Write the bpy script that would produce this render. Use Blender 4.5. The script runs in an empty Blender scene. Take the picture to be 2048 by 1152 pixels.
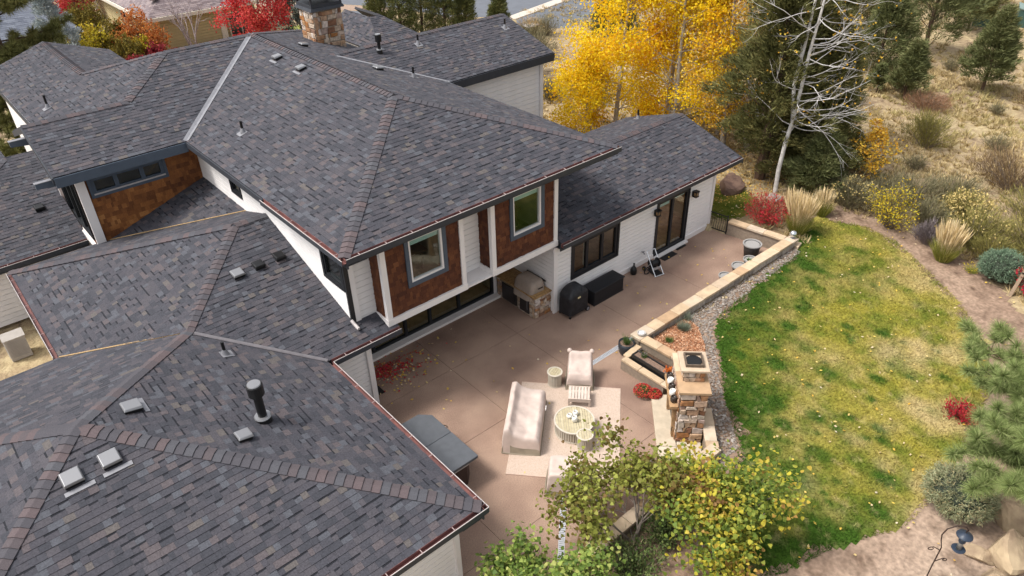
import bpy, math, random
import numpy as np
from mathutils import Vector, Matrix
rnd = random.Random(7)
nr = np.random.default_rng(11)
D = bpy.data
SC = bpy.context.scene
COL = SC.collection
rad = math.radians

# ------------------------------------------------------------------ camera
PITCH, ROLL, YAW, FPX, CAMH = rad(33.84), rad(-1.55), rad(49.74), 1470.0, 16.0
cp, sp = math.cos(PITCH), math.sin(PITCH)
fwd = Vector((math.cos(YAW)*cp, math.sin(YAW)*cp, -sp))
rgt = Vector((math.sin(YAW), -math.cos(YAW), 0))
upv = rgt.cross(fwd)
r2 = rgt*math.cos(ROLL) + upv*math.sin(ROLL)
u2 = upv*math.cos(ROLL) - rgt*math.sin(ROLL)
cd = D.cameras.new('camera'); cam = D.objects.new('camera', cd); COL.objects.link(cam)
cam.matrix_world = Matrix(((r2.x, u2.x, -fwd.x, 0), (r2.y, u2.y, -fwd.y, 0), (r2.z, u2.z, -fwd.z, CAMH), (0, 0, 0, 1)))
cd.sensor_width = 36; cd.lens = FPX/2048*36; cd.clip_end = 2000; cd.clip_start = 0.1
SC.camera = cam

# ------------------------------------------------------------------ light: bright overcast
SUN_EL, SUN_AZ = rad(58), rad(150)          # azimuth counter-clockwise from +x
w = D.worlds.new('World'); SC.world = w; w.use_nodes = True
nt = w.node_tree; bg = nt.nodes['Background']
sky = nt.nodes.new('ShaderNodeTexSky'); sky.sky_type = 'NISHITA'; sky.sun_disc = False
sky.sun_elevation = SUN_EL; sky.sun_rotation = math.pi/2 - SUN_AZ
sky.dust_density = 4.0; sky.air_density = 1.2; sky.ozone_density = 1.0
hs = nt.nodes.new('ShaderNodeHueSaturation'); hs.inputs['Saturation'].default_value = 0.24
nt.links.new(sky.outputs[0], hs.inputs['Color']); nt.links.new(hs.outputs[0], bg.inputs['Color'])
bg.inputs['Strength'].default_value = 0.13
sd = D.lights.new('sun', 'SUN'); sun = D.objects.new('sun', sd); COL.objects.link(sun)
sd.energy = 1.7; sd.angle = rad(14); sd.color = (1.0, 0.95, 0.88)
sdir = Vector((math.cos(SUN_AZ)*math.cos(SUN_EL), math.sin(SUN_AZ)*math.cos(SUN_EL), math.sin(SUN_EL)))
sun.rotation_euler = sdir.to_track_quat('Z', 'Y').to_euler()
sun.location = (0, 0, 60)
SC.view_settings.view_transform = 'Standard'; SC.view_settings.look = 'None'
SC.view_settings.exposure = 0.95; SC.view_settings.gamma = 1.0; SC.view_settings.use_curve_mapping = False
SC.cycles.use_denoising = True
SC.cycles.max_bounces = 6; SC.cycles.diffuse_bounces = 3; SC.cycles.glossy_bounces = 2; SC.cycles.transparent_max_bounces = 8
SC.cycles.caustics_reflective = False; SC.cycles.caustics_refractive = False

# ------------------------------------------------------------------ object helpers
def worldm(o):
    m = o.matrix_basis.copy()
    return worldm(o.parent) @ o.matrix_parent_inverse @ m if o.parent else m
def link(name, data, parent=None, local=False):
    o = D.objects.new(name, data); COL.objects.link(o)
    if parent is not None:
        o.parent = parent
        if not local: o.matrix_parent_inverse = worldm(parent).inverted()
    return o
def tag(o, label=None, cat=None, group=None, kind=None):
    if label: o['label'] = label
    if cat: o['category'] = cat
    if group: o['group'] = group
    if kind: o['kind'] = kind
    return o
def thing(name, label, cat, loc=(0, 0, 0), rz=0, group=None):
    o = D.objects.new(name, None); COL.objects.link(o)
    o.empty_display_size = .2
    o.location = loc; o.rotation_euler = (0, 0, rz)
    return tag(o, label, cat, group, 'thing')
def dup(root, loc, rz, label=None, scale=None):
    r = root.copy(); COL.objects.link(r); r.location = loc; r.rotation_euler = (0, 0, rz)
    if scale: r.scale = (scale,)*3
    if label: r['label'] = label
    for ch in root.children:
        c = ch.copy(); COL.objects.link(c); c.parent = r
        for g in ch.children:
            d = g.copy(); COL.objects.link(d); d.parent = c
    return r
def npmesh(name, V, idx, counts, smooth=False):
    me = D.meshes.new(name)
    V = np.asarray(V, np.float32); idx = np.asarray(idx, np.int32); counts = np.asarray(counts, np.int32)
    me.vertices.add(len(V)); me.vertices.foreach_set('co', V.ravel())
    me.loops.add(len(idx)); me.loops.foreach_set('vertex_index', idx)
    me.polygons.add(len(counts))
    st = np.zeros(len(counts), np.int32); st[1:] = np.cumsum(counts)[:-1]
    me.polygons.foreach_set('loop_start', st)
    me.polygons.foreach_set('use_smooth', np.full(len(counts), bool(smooth)))
    me.update(calc_edges=True); me.validate()
    return me
class MB:
    def __init__(s): s.v = []; s.f = []; s.m = []; s.cur = 0
    def add(s, vs, fs):
        n = len(s.v); s.v += [tuple(p) for p in vs]
        for f in fs: s.f.append([n+i for i in f]); s.m.append(s.cur)
        return s
    def hexa(s, p): return s.add(p, [(3, 2, 1, 0), (4, 5, 6, 7), (0, 1, 5, 4), (1, 2, 6, 5), (2, 3, 7, 6), (3, 0, 4, 7)])
    def box(s, x0, y0, z0, x1, y1, z1):
        return s.hexa([(x0, y0, z0), (x1, y0, z0), (x1, y1, z0), (x0, y1, z0), (x0, y0, z1), (x1, y0, z1), (x1, y1, z1), (x0, y1, z1)])
    def obox(s, c, hx, hy, hz, rz=0, M=None):
        M = M or Matrix.Rotation(rz, 3, 'Z'); c = Vector(c)
        return s.hexa([c + M @ Vector((a*hx, b*hy, d*hz)) for d in (-1, 1) for a, b in ((-1, -1), (1, -1), (1, 1), (-1, 1))])
    def beam(s, p, q, wd, hh, up=(0, 0, 1)):
        p, q = Vector(p), Vector(q); d = (q-p).normalized(); u = Vector(up)
        sd_ = d.cross(u)
        if sd_.length < 1e-4: sd_ = d.cross(Vector((1, 0, 0)))
        sd_.normalize(); u = sd_.cross(d); a = sd_*wd/2; b = u*hh/2
        return s.hexa([p-a-b, p+a-b, q+a-b, q-a-b, p-a+b, p+a+b, q+a+b, q-a+b])
    def prism(s, poly, z0, z1):
        n = len(poly)
        return s.add([(x, y, z0) for x, y in poly] + [(x, y, z1) for x, y in poly],
                     [tuple(range(n))[::-1], tuple(range(n, 2*n))] + [(i, (i+1) % n, n+(i+1) % n, n+i) for i in range(n)])
    def poly(s, pts): return s.add(pts, [tuple(range(len(pts)))])
    def tube(s, pts, rs, n=6, cap=True):
        pts = [Vector(p) for p in pts]
        if not hasattr(rs, '__len__'): rs = [rs]*len(pts)
        vs = []; a = None
        for i, p in enumerate(pts):
            d = (pts[min(i+1, len(pts)-1)] - pts[max(i-1, 0)])
            d = d.normalized() if d.length > 1e-9 else Vector((0, 0, 1))
            if a is None: a = d.cross(Vector((.31, .2, .93)) if abs(d.z) < .9 else Vector((1, 0, 0)))
            a = (a - d*a.dot(d)).normalized(); b = d.cross(a)
            for k in range(n):
                t = 2*math.pi*k/n; vs.append(p + (a*math.cos(t) + b*math.sin(t))*rs[i])
        fs = [(i*n+k, i*n+(k+1) % n, (i+1)*n+(k+1) % n, (i+1)*n+k) for i in range(len(pts)-1) for k in range(n)]
        if cap: fs += [tuple(range(n))[::-1], tuple(range((len(pts)-1)*n, len(pts)*n))]
        return s.add(vs, fs)
    def lathe(s, prof, c=(0, 0, 0), n=20, sx=1, sy=1):
        vs = []; fs = []
        for r, z in prof:
            for k in range(n):
                t = 2*math.pi*k/n; vs.append((c[0]+r*sx*math.cos(t), c[1]+r*sy*math.sin(t), c[2]+z))
        m = len(prof)
        fs = [(i*n+k, i*n+(k+1) % n, (i+1)*n+(k+1) % n, (i+1)*n+k) for i in range(m-1) for k in range(n)]
        if prof[0][0] > 1e-3: fs.append(tuple(range(n))[::-1])
        if prof[-1][0] > 1e-3: fs.append(tuple(range((m-1)*n, m*n)))
        return s.add(vs, fs)
    def mesh(s, name, mats, smooth=False):
        me = D.meshes.new(name); me.from_pydata(s.v, [], s.f)
        for m in (mats if isinstance(mats, (list, tuple)) else [mats]): me.materials.append(m)
        if any(s.m): me.polygons.foreach_set('material_index', s.m)
        if smooth: me.polygons.foreach_set('use_smooth', [True]*len(s.f))
        me.update(); return me
    def build(s, name, mats, parent=None, local=False, smooth=False, bevel=0, sub=0):
        o = link(name, s.mesh(name, mats, smooth), parent, local)
        if bevel:
            b = o.modifiers.new('b', 'BEVEL'); b.width = bevel; b.segments = 2; b.limit_method = 'ANGLE'
        if sub:
            b = o.modifiers.new('s', 'SUBSURF'); b.levels = sub; b.render_levels = sub
        return o
def px(p):
    d = Vector(p) - Vector((0, 0, CAMH)); z = d.dot(fwd)
    return (1024 + FPX*d.dot(r2)/z, 576 - FPX*d.dot(u2)/z, z) if z > .1 else (-9e9, -9e9, z)

# ------------------------------------------------------------------ materials
def ramp(n, nodes, stops, interp='LINEAR'):
    r = nodes.new('ShaderNodeValToRGB'); r.color_ramp.interpolation = interp
    e = r.color_ramp.elements
    while len(e) < len(stops): e.new(0.5)
    for i, (p, c) in enumerate(stops): e[i].position = p; e[i].color = (*c, 1)
    return r
MATS = {}
def mat(name, col, rough=.8, spec=.3, metal=0, noise=None, scale=20, amt=.25, bump=0, bscale=None, emit=0, trans=0, detail=4):
    """plain procedural: base colour shifted by noise in object space, optional bump"""
    if name in MATS: return MATS[name]
    m = D.materials.new(name); m.use_nodes = True; n = m.node_tree; N = n.nodes; L = n.links
    b = N['Principled BSDF']; b.inputs['Roughness'].default_value = rough; b.inputs['Specular IOR Level'].default_value = spec
    b.inputs['Metallic'].default_value = metal
    tc = N.new('ShaderNodeTexCoord')
    if amt or bump:
        nz = N.new('ShaderNodeTexNoise'); nz.inputs['Scale'].default_value = scale; nz.inputs['Detail'].default_value = detail
        L.new(tc.outputs['Object'], nz.inputs['Vector'])
        c2 = noise or tuple(x*.55 for x in col)
        lo = tuple(a+(q-a)*min(1, amt*2) for a, q in zip(col, c2))
        r = ramp(n, N, [(.32, lo), (.62, col)]); L.new(nz.outputs[0], r.inputs[0]); L.new(r.outputs[0], b.inputs['Base Color'])
        if bump:
            nb = N.new('ShaderNodeTexNoise'); nb.inputs['Scale'].default_value = bscale or scale*2; nb.inputs['Detail'].default_value = 5
            L.new(tc.outputs['Object'], nb.inputs['Vector'])
            bp = N.new('ShaderNodeBump'); bp.inputs['Strength'].default_value = bump; bp.inputs['Distance'].default_value = .02
            L.new(nb.outputs[0], bp.inputs['Height']); L.new(bp.outputs[0], b.inputs['Normal'])
    else: b.inputs['Base Color'].default_value = (*col, 1)
    if emit: b.inputs['Emission Color'].default_value = (*col, 1); b.inputs['Emission Strength'].default_value = emit
    if trans:
        b.inputs['Subsurface Weight'].default_value = 0
    MATS[name] = m; return m
def rmat(name, stops, rough=.85, spec=.25, grain=.25, gscale=60, bump=0, interp='LINEAR', leaf=0, pos=None, streak=None):
    """colour picked per piece: random per island + random per object; grain from noise; pos=(scale,amount) adds a wide drift"""
    if name in MATS: return MATS[name]
    m = D.materials.new(name); m.use_nodes = True; n = m.node_tree; N = n.nodes; L = n.links
    b = N['Principled BSDF']; b.inputs['Roughness'].default_value = rough; b.inputs['Specular IOR Level'].default_value = spec
    g = N.new('ShaderNodeNewGeometry'); oi = N.new('ShaderNodeObjectInfo'); tc = N.new('ShaderNodeTexCoord')
    ad = N.new('ShaderNodeMath'); ad.operation = 'ADD'; L.new(g.outputs['Random Per Island'], ad.inputs[0]); L.new(oi.outputs['Random'], ad.inputs[1])
    last = ad
    if pos:
        nz = N.new('ShaderNodeTexNoise'); nz.inputs['Scale'].default_value = pos[0]; L.new(g.outputs['Position'], nz.inputs['Vector'])
        fr = N.new('ShaderNodeMath'); fr.operation = 'FRACT'; L.new(ad.outputs[0], fr.inputs[0])
        mx = N.new('ShaderNodeMix'); mx.inputs[0].default_value = pos[1]
        mr = N.new('ShaderNodeMapRange'); mr.inputs[1].default_value = .3; mr.inputs[2].default_value = .7; L.new(nz.outputs[0], mr.inputs[0])
        L.new(fr.outputs[0], mx.inputs[2]); L.new(mr.outputs[0], mx.inputs[3]); src = mx.outputs[0]
    else:
        fr = N.new('ShaderNodeMath'); fr.operation = 'FRACT'; L.new(ad.outputs[0], fr.inputs[0]); src = fr.outputs[0]
    r = ramp(n, N, stops, interp); L.new(src, r.inputs[0]); colout = r.outputs[0]
    if grain:
        nz = N.new('ShaderNodeTexNoise'); nz.inputs['Scale'].default_value = gscale; nz.inputs['Detail'].default_value = 3
        L.new(g.outputs['Position'], nz.inputs['Vector'])
        if streak:
            mp = N.new('ShaderNodeMapping'); mp.inputs['Scale'].default_value = streak; L.new(g.outputs['Position'], mp.inputs[0]); L.new(mp.outputs[0], nz.inputs['Vector'])
        mr = N.new('ShaderNodeMapRange'); mr.inputs[1].default_value = .25; mr.inputs[2].default_value = .75; mr.inputs[3].default_value = 1-grain; mr.inputs[4].default_value = 1+grain
        L.new(nz.outputs[0], mr.inputs[0])
        ml = N.new('ShaderNodeVectorMath'); ml.operation = 'MULTIPLY'; L.new(colout, ml.inputs[0])
        cb = N.new('ShaderNodeCombineXYZ')
        for i in range(3): L.new(mr.outputs[0], cb.inputs[i])
        L.new(cb.outputs[0], ml.inputs[1]); colout = ml.outputs[0]
        if bump:
            bp = N.new('ShaderNodeBump'); bp.inputs['Strength'].default_value = bump; bp.inputs['Distance'].default_value = .02
            L.new(nz.outputs[0], bp.inputs['Height']); L.new(bp.outputs[0], b.inputs['Normal'])
    L.new(colout, b.inputs['Base Color'])
    if leaf:                                  # thin leaves let part of the light through
        out = N['Material Output']; tr = N.new('ShaderNodeBsdfTranslucent'); L.new(colout, tr.inputs[0])
        ms = N.new('ShaderNodeMixShader'); ms.inputs[0].default_value = leaf
        L.new(b.outputs[0], ms.inputs[1]); L.new(tr.outputs[0], ms.inputs[2]); L.new(ms.outputs[0], out.inputs[0])
    MATS[name] = m; return m

SHING = [(0, (.043, .044, .053)), (.18, (.051, .051, .061)), (.36, (.056, .054, .064)), (.54, (.061, .058, .067)), (.68, (.067, .063, .072)),
         (.79, (.074, .077, .090)), (.89, (.085, .073, .078)), (.965, (.094, .084, .081))]
M_shd = mat('shingle_shadow_band', (.018, .019, .024), rough=.9, spec=.2, amt=.2, scale=40)  # dark granule band that also paints in shade under the course above
M_sh = rmat('asphalt_shingle', SHING, rough=.9, spec=.22, grain=.30, gscale=30, interp='CONSTANT')
M_cap = rmat('ridge_cap_shingle', [(0, (.066, .063, .072)), (.35, (.082, .069, .074)), (.65, (.098, .076, .079)), (.85, (.074, .074, .084))], rough=.9, spec=.22, grain=.2, gscale=50, interp='CONSTANT')
M_deck = mat('roof_felt', (.03, .03, .035), amt=.1)
M_white = mat('white_siding_paint', (.82, .79, .775), rough=.6, amt=.06, scale=3)
M_trim = mat('white_trim_paint', (.78, .74, .72), rough=.55, amt=.05, scale=3)
M_dark = mat('dark_fascia_paint', (.040, .044, .054), rough=.5, amt=.15, scale=4)
M_blue = mat('slate_blue_trim', (.072, .092, .122), rough=.5, amt=.1, scale=5)
M_black = mat('black_frame', (.018, .019, .022), rough=.4, amt=0)
M_cedar = rmat('dark_cedar_shake', [(0, (.050, .017, .010)), (.4, (.085, .028, .014)), (.75, (.120, .042, .018)), (1, (.165, .062, .026))], rough=.75, grain=.35, gscale=9, streak=(14, 14, 1.5), pos=(.9, .3))
M_cedar2 = rmat('weathered_cedar_shake', [(0, (.085, .030, .013)), (.4, (.165, .060, .020)), (.75, (.270, .105, .032)), (1, (.40, .18, .06))], rough=.7, grain=.35, gscale=9, streak=(14, 14, 1.5), pos=(.8, .45))
M_gut = mat('copper_gutter', (.20, .085, .075), rough=.5, amt=.4, scale=3, noise=(.10, .05, .05))
M_lip = mat('gutter_lip_paint', (.46, .42, .41), rough=.5, amt=.1)
M_metal = mat('galvanised_flashing', (.24, .24, .26), rough=.5, metal=.3, amt=.2, scale=6)
M_vdark = mat('black_vent_metal', (.012, .012, .013), rough=.35, amt=0)
M_vtop = mat('brushed_vent_top', (.25, .25, .26), rough=.28, metal=.5, amt=.0)
M_stone = rmat('stone_veneer', [(0, (.46, .38, .30)), (.25, (.30, .13, .045)), (.42, (.52, .45, .38)), (.6, (.36, .20, .09)), (.75, (.56, .50, .46)), (.9, (.20, .10, .06))], rough=.9, grain=.35, gscale=8, bump=.6)
M_mortar = mat('mortar', (.30, .24, .18), amt=.3, scale=15)
M_capst = rmat('sandstone_cap', [(0, (.46, .335, .215)), (.4, (.51, .39, .265)), (.7, (.49, .40, .305)), (1, (.40, .26, .15))], rough=.85, grain=.16, gscale=4, bump=.15)
M_stucco = mat('grey_stucco', (.27, .215, .165), amt=.2, scale=12, bump=.3, bscale=80)
def glass_mat():
    m = D.materials.new('window_glass'); m.use_nodes = True; n = m.node_tree; N = n.nodes; L = n.links
    N.remove(N['Principled BSDF']); out = N['Material Output']
    gl = N.new('ShaderNodeBsdfGlossy'); gl.inputs['Roughness'].default_value = .03; gl.inputs['Color'].default_value = (.9, .95, .97, 1)
    tr = N.new('ShaderNodeBsdfTransparent'); tr.inputs['Color'].default_value = (.88, .92, .89, 1)
    lw = N.new('ShaderNodeLayerWeight'); pw_ = N.new('ShaderNodeMath'); pw_.operation = 'POWER'; pw_.inputs[1].default_value = 4.0; L.new(lw.outputs['Facing'], pw_.inputs[0])
    mr = N.new('ShaderNodeMapRange'); mr.inputs[3].default_value = .05; mr.inputs[4].default_value = .9; L.new(pw_.outputs[0], mr.inputs[0])
    ms = N.new('ShaderNodeMixShader'); L.new(mr.outputs[0], ms.inputs[0]); L.new(tr.outputs[0], ms.inputs[1]); L.new(gl.outputs[0], ms.inputs[2])
    L.new(ms.outputs[0], out.inputs[0]); return m
M_glass = glass_mat()
# ------------------------------------------------------------------ tiled surfaces (shingles, shakes)
def clip_rect(poly, s0, s1, t0, t1):
    for ax, lim, sg in ((0, s0, 1), (0, s1, -1), (1, t0, 1), (1, t1, -1)):
        out = []; n = len(poly)
        for i in range(n):
            a, b = poly[i], poly[(i+1) % n]
            da, db = sg*(a[ax]-lim), sg*(b[ax]-lim)
            if da >= 0: out.append(a)
            if (da >= 0) != (db >= 0):
                k = da/(da-db); out.append((a[0]+(b[0]-a[0])*k, a[1]+(b[1]-a[1])*k))
        poly = out
        if len(poly) < 3: return []
    return poly
def area(p): return abs(sum(p[i][0]*p[(i+1) % len(p)][1]-p[(i+1) % len(p)][0]*p[i][1] for i in range(len(p))))/2
class Frame:
    """O + s*S + t*T + h*N"""
    def __init__(f, O, S, T): f.O = Vector(O); f.S = Vector(S).normalized(); f.T = Vector(T).normalized(); f.N = f.S.cross(f.T)
    def p(f, s, t, h=0): return f.O + f.S*s + f.T*t + f.N*h
    def st(f, P): d = Vector(P)-f.O; return (d.dot(f.S), d.dot(f.T))
    def m(f, s, t, a, b, c): return Matrix(((f.S.x*a, f.T.x*b, f.N.x*c, 0), (f.S.y*a, f.T.y*b, f.N.y*c, 0), (f.S.z*a, f.T.z*b, f.N.z*c, 0), (0, 0, 0, 1))), f.p(s, t)
def cells(poly, expo, wr, ths, seed, holes=()):
    """courses of random-width pieces clipped to the outline: (poly2d, s0, s1, t0, thickness, whole)"""
    r = random.Random(seed); out = []
    ss = [p[0] for p in poly]; ts = [p[1] for p in poly]
    t = min(ts)
    while t < max(ts)-.01:
        s = min(ss) - r.random()*wr[1]
        while s < max(ss):
            w_ = r.uniform(*wr); s1 = s+w_; th = r.choice(ths)
            if any(h[0]-.02 < s1 and s < h[1]+.02 and h[2] < t+expo*.7 and t+expo*.3 < h[3] for h in holes):
                s = s1; continue
            q = clip_rect(poly, s, s1, t, t+expo); a = area(q) if q else 0
            if a > 2e-4: out.append((q, s, s1, t, th, a > w_*expo*.995))
            s = s1
        t += expo
    return out
def tile_mesh(name, fr, cs, expo, material, gap=.001, band=0):
    V = []; I = []; C = []; MI = []
    for q, s0, s1, t0, th, whole in cs:
        if whole: q = [(s0+gap, t0), (s1-gap, t0), (s1-gap, t0+expo), (s0+gap, t0+expo)]
        n = len(q); b = len(V)
        for s, t in q: V.append(fr.p(s, t, .003 + th*(1-.85*(t-t0)/expo)))
        for s, t in q: V.append(fr.p(s, t, -.012))
        I += range(b, b+n); C.append(n)
        for i in range(n):
            j = (i+1) % n
            if abs(q[i][1]-(t0+expo)) < 1e-4 and abs(q[j][1]-(t0+expo)) < 1e-4: continue
            I += [b+j, b+i, b+n+i, b+n+j]; C.append(4)
        MI += [0]*(len(C)-len(MI))
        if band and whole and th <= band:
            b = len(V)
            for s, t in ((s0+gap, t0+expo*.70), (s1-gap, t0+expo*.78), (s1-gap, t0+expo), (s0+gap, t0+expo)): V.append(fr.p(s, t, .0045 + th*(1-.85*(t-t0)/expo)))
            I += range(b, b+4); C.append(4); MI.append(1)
    me = npmesh(name, [tuple(v) for v in V], I, C); me.materials.append(material)
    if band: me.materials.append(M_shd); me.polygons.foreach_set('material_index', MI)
    return me
def wedge(name, material, band=False):
    b = MB(); b.hexa([(0, 0, -1), (1, 0, -1), (1, 1, -1), (0, 1, -1), (0, 0, 1), (1, 0, 1), (1, 1, .15), (0, 1, .15)])
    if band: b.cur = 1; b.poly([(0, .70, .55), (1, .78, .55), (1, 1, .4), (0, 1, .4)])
    return b.mesh(name, [material, M_shd] if band else material)
def put_tile(me, name, fr, c, expo, parent, gap=.001):
    q, s0, s1, t0, th, _ = c
    m, loc = fr.m(s0+gap, t0, s1-s0-2*gap, expo, th+.003)
    o = link(name, me, parent); m.translation = loc; o.matrix_basis = m
    return o

# ------------------------------------------------------------------ the house
HOUSE = thing('house', 'large two-storey white house with dark shingle hip roofs and brown shake bays', 'house', (10, 20, 0))
K = 1/3; ZE, ZU = 2.85, 6.0
ROOFS = []
def roof(name, pts, down):
    """pts: 3D outline; down: plan direction the slope falls to"""
    P = np.array(pts, float); A = np.c_[P[:, 0], P[:, 1], np.ones(len(P))]
    a, b, c = np.linalg.lstsq(A, P[:, 2], rcond=None)[0]
    N = Vector((-a, -b, 1)).normalized()
    S = Vector((-down[1], down[0], 0)).normalized(); T = N.cross(S)
    if T.z < 0: S = -S; T = N.cross(S)
    O = Vector(min(pts, key=lambda p: p[2])); O.z = a*O.x+b*O.y+c
    fr = Frame(O, S, T); poly = [fr.st((p[0], p[1], a*p[0]+b*p[1]+c)) for p in pts]
    if sum(poly[i][0]*poly[(i+1) % len(poly)][1]-poly[(i+1) % len(poly)][0]*poly[i][1] for i in range(len(poly))) < 0: poly.reverse()
    d = MB(); n = len(poly)
    d.add([fr.p(s, t, -.014) for s, t in poly]+[fr.p(s, t, -.12) for s, t in poly],
          [tuple(range(n)), tuple(range(n, 2*n))[::-1]]+[(i, n+i, n+(i+1) % n, (i+1) % n) for i in range(n)])
    o = d.build('roof_slope', M_deck, HOUSE)
    ROOFS.append((o, fr, poly, name)); return o
# garage pyramid
xE, yS, GX, GY = 6.42, 8.85, .27, 15.0
AP = (GX, GY, ZE+K*6.15); yN = 21.15; V0 = (3.705, 18.435, ZE+K*2.715)
roof('gE', [(xE, yS, ZE), (xE, 15.72, ZE), V0, AP], (1, 0))
roof('gS', [(xE, yS, ZE), AP, (-5.88, yS, ZE)], (0, -1))
roof('gW', [(-5.88, yS, ZE), AP, (-5.88, yN, ZE)], (-1, 0))
roof('gN', [AP, V0, (.78, yN, ZE), (-5.88, yN, ZE)], (0, 1))
# lower middle hip
LW0, LPX, LY = .76, 6.70, 21.55; LP = (LPX, LY, ZE+K*5.83); LR = (7.8, LY, ZE+K*5.83)
roof('lS', [(6.42, 15.72, ZE), (8.85, 15.72, ZE), (8.85, 16.5, ZE+K*.78), (7.78, 16.5, ZE+K*.78), (7.78, LY, LP[2]), LP, V0], (0, -1))
roof('lW', [(LW0, yN, ZE), V0, LP, (LW0, 27.4, ZE)], (-1, 0))
VT = (7.8, 23.35, ZE+K*4.05)
roof('lN', [(LW0, 27.4, ZE), LP, LR, VT, (3.75, 27.4, ZE)], (0, 1))
roof('lD', [(3.75, 27.38, ZE), VT, (7.8, 27.25, ZE+K*4.05), (3.78, 27.25, ZE)], (-1, 0))
# upper main hip
ux0, ux1, uy0 = 7.32, 17.93, 15.45; UX = 12.625; UZ = ZU+K*5.305; UA = (UX, uy0+5.305, UZ); UB = (UX, 31.7, UZ)
roof('uW', [(ux0, uy0, ZU), UA, UB, (ux0, 26.4, ZU)], (-1, 0))
roof('uS', [(ux0, uy0, ZU), (ux1, uy0, ZU), UA], (0, -1))
FR = (14.42, 28.4, ZU+K*3.5)
roof('uE', [(ux1, uy0, ZU), (ux1, 24.9, ZU), FR, (ux1, 31.9, ZU), (ux1, 37.0, ZU), UB, UA], (1, 0))
# far wing F
roof('fS', [(ux1, 24.9, ZU), (24.0, 24.9, ZU), (24.0, 28.4, FR[2]), FR], (0, -1))
roof('fN', [FR, (24.0, 28.4, FR[2]), (24.0, 31.9, ZU), (ux1, 31.9, ZU)], (0, 1))
# left wing and north part
LWp = (8.92, 31.7, UZ); KN = (6.45, 29.25, ZU+.95)
roof('wS', [(ux0, 26.4, ZU), UB, LWp, KN, (2.95, 29.25, ZU+.95), (2.95, 26.4, ZU)], (0, -1))
roof('wG', [KN, (2.95, 29.25, ZU+.95), (2.95, 32.1, ZU), (3.6, 32.1, ZU)], (0, 1))
NW = (6.3, 34.32, ZU+.9)
roof('wW', [LWp, KN, (3.6, 32.1, ZU), (3.6, 41, ZU), (6.3, 41, ZU+.9), NW], (-1, 0))
roof('nE', [NW, (6.3, 41, ZU+.9), (9, 41, ZU), (9, 37.02, ZU)], (1, 0))
roof('nN', [LWp, NW, (9, 37.0, ZU), (ux1, 37.0, ZU), UB], (0, 1))
# right single-storey wing
RZ, RY = 3.05, 18.85; RR = RZ+K*(RY-15.62)
roof('rS', [(15.56, 15.62, RZ), (26.1, 15.62, RZ), (26.1, RY, RR), (15.56, RY, RR)], (0, -1))
roof('rN', [(15.56, RY, RR), (26.1, RY, RR), (26.1, 22.0, RR-K*3.15), (15.56, 22.0, RR-K*3.15)], (0, 1))
# far-left low roof
roof('qS', [(-3, 28.7, 2.55), (3.55, 28.7, 2.55), (3.55, 34.2, 2.55+K*5.5), (2.5, 34.2, 2.55+K*5.5)], (0, -1))
roof('qW', [(-3, 28.7, 2.55), (2.5, 34.2, 2.55+K*5.5), (2.5, 39, 2.55+K*5.5), (-3, 39, 2.55)], (-1, 0))
# small gable far behind
roof('tS', [(19.6, 32.6, 5.2), (22.9, 32.6, 5.2), (21.6, 35.9, 6.3), (20.9, 35.9, 6.3)], (0, -1)); roof('tE', [(22.9, 32.6, 5.2), (22.9, 38.5, 5.2), (21.6, 38.5, 6.3), (21.6, 35.9, 6.3)], (1, 0)); roof('tW', [(19.6, 32.6, 5.2), (20.9, 35.9, 6.3), (20.9, 38.5, 6.3), (19.6, 38.5, 5.2)], (-1, 0))
EX = .165
allc = []
for i, (o, fr, poly, nm) in enumerate(ROOFS):
    for c in cells(poly, EX, (.10, .30), (.004, .011, .011, .014), 100+i): allc.append([i, c, 0])
for a in allc:
    fr = ROOFS[a[0]][1]; q, s0, s1, t0, th, whole = a[1]
    if not whole: continue
    u, v, z = px(fr.p((s0+s1)/2, t0+EX/2))
    if 8 < u < 2040 and 8 < v < 1144:
        d = (Vector((0, 0, CAMH))-fr.p(s0, t0)); a[2] = (s1-s0)*abs(d.normalized().dot(fr.N))/(z*z)
big = set(id(a) for a in sorted(allc, key=lambda a: -a[2])[:300])
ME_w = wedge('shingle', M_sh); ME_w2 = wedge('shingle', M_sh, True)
for i, (o, fr, poly, nm) in enumerate(ROOFS):
    rest = []
    for a in allc:
        if a[0] != i: continue
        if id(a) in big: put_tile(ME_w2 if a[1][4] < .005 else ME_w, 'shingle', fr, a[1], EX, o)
        else: rest.append(a[1])
    if rest:
        tag(link('shingle_courses', tile_mesh('shingle_courses', fr, rest, EX, M_sh, band=.005), o), kind='stuff')

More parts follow.
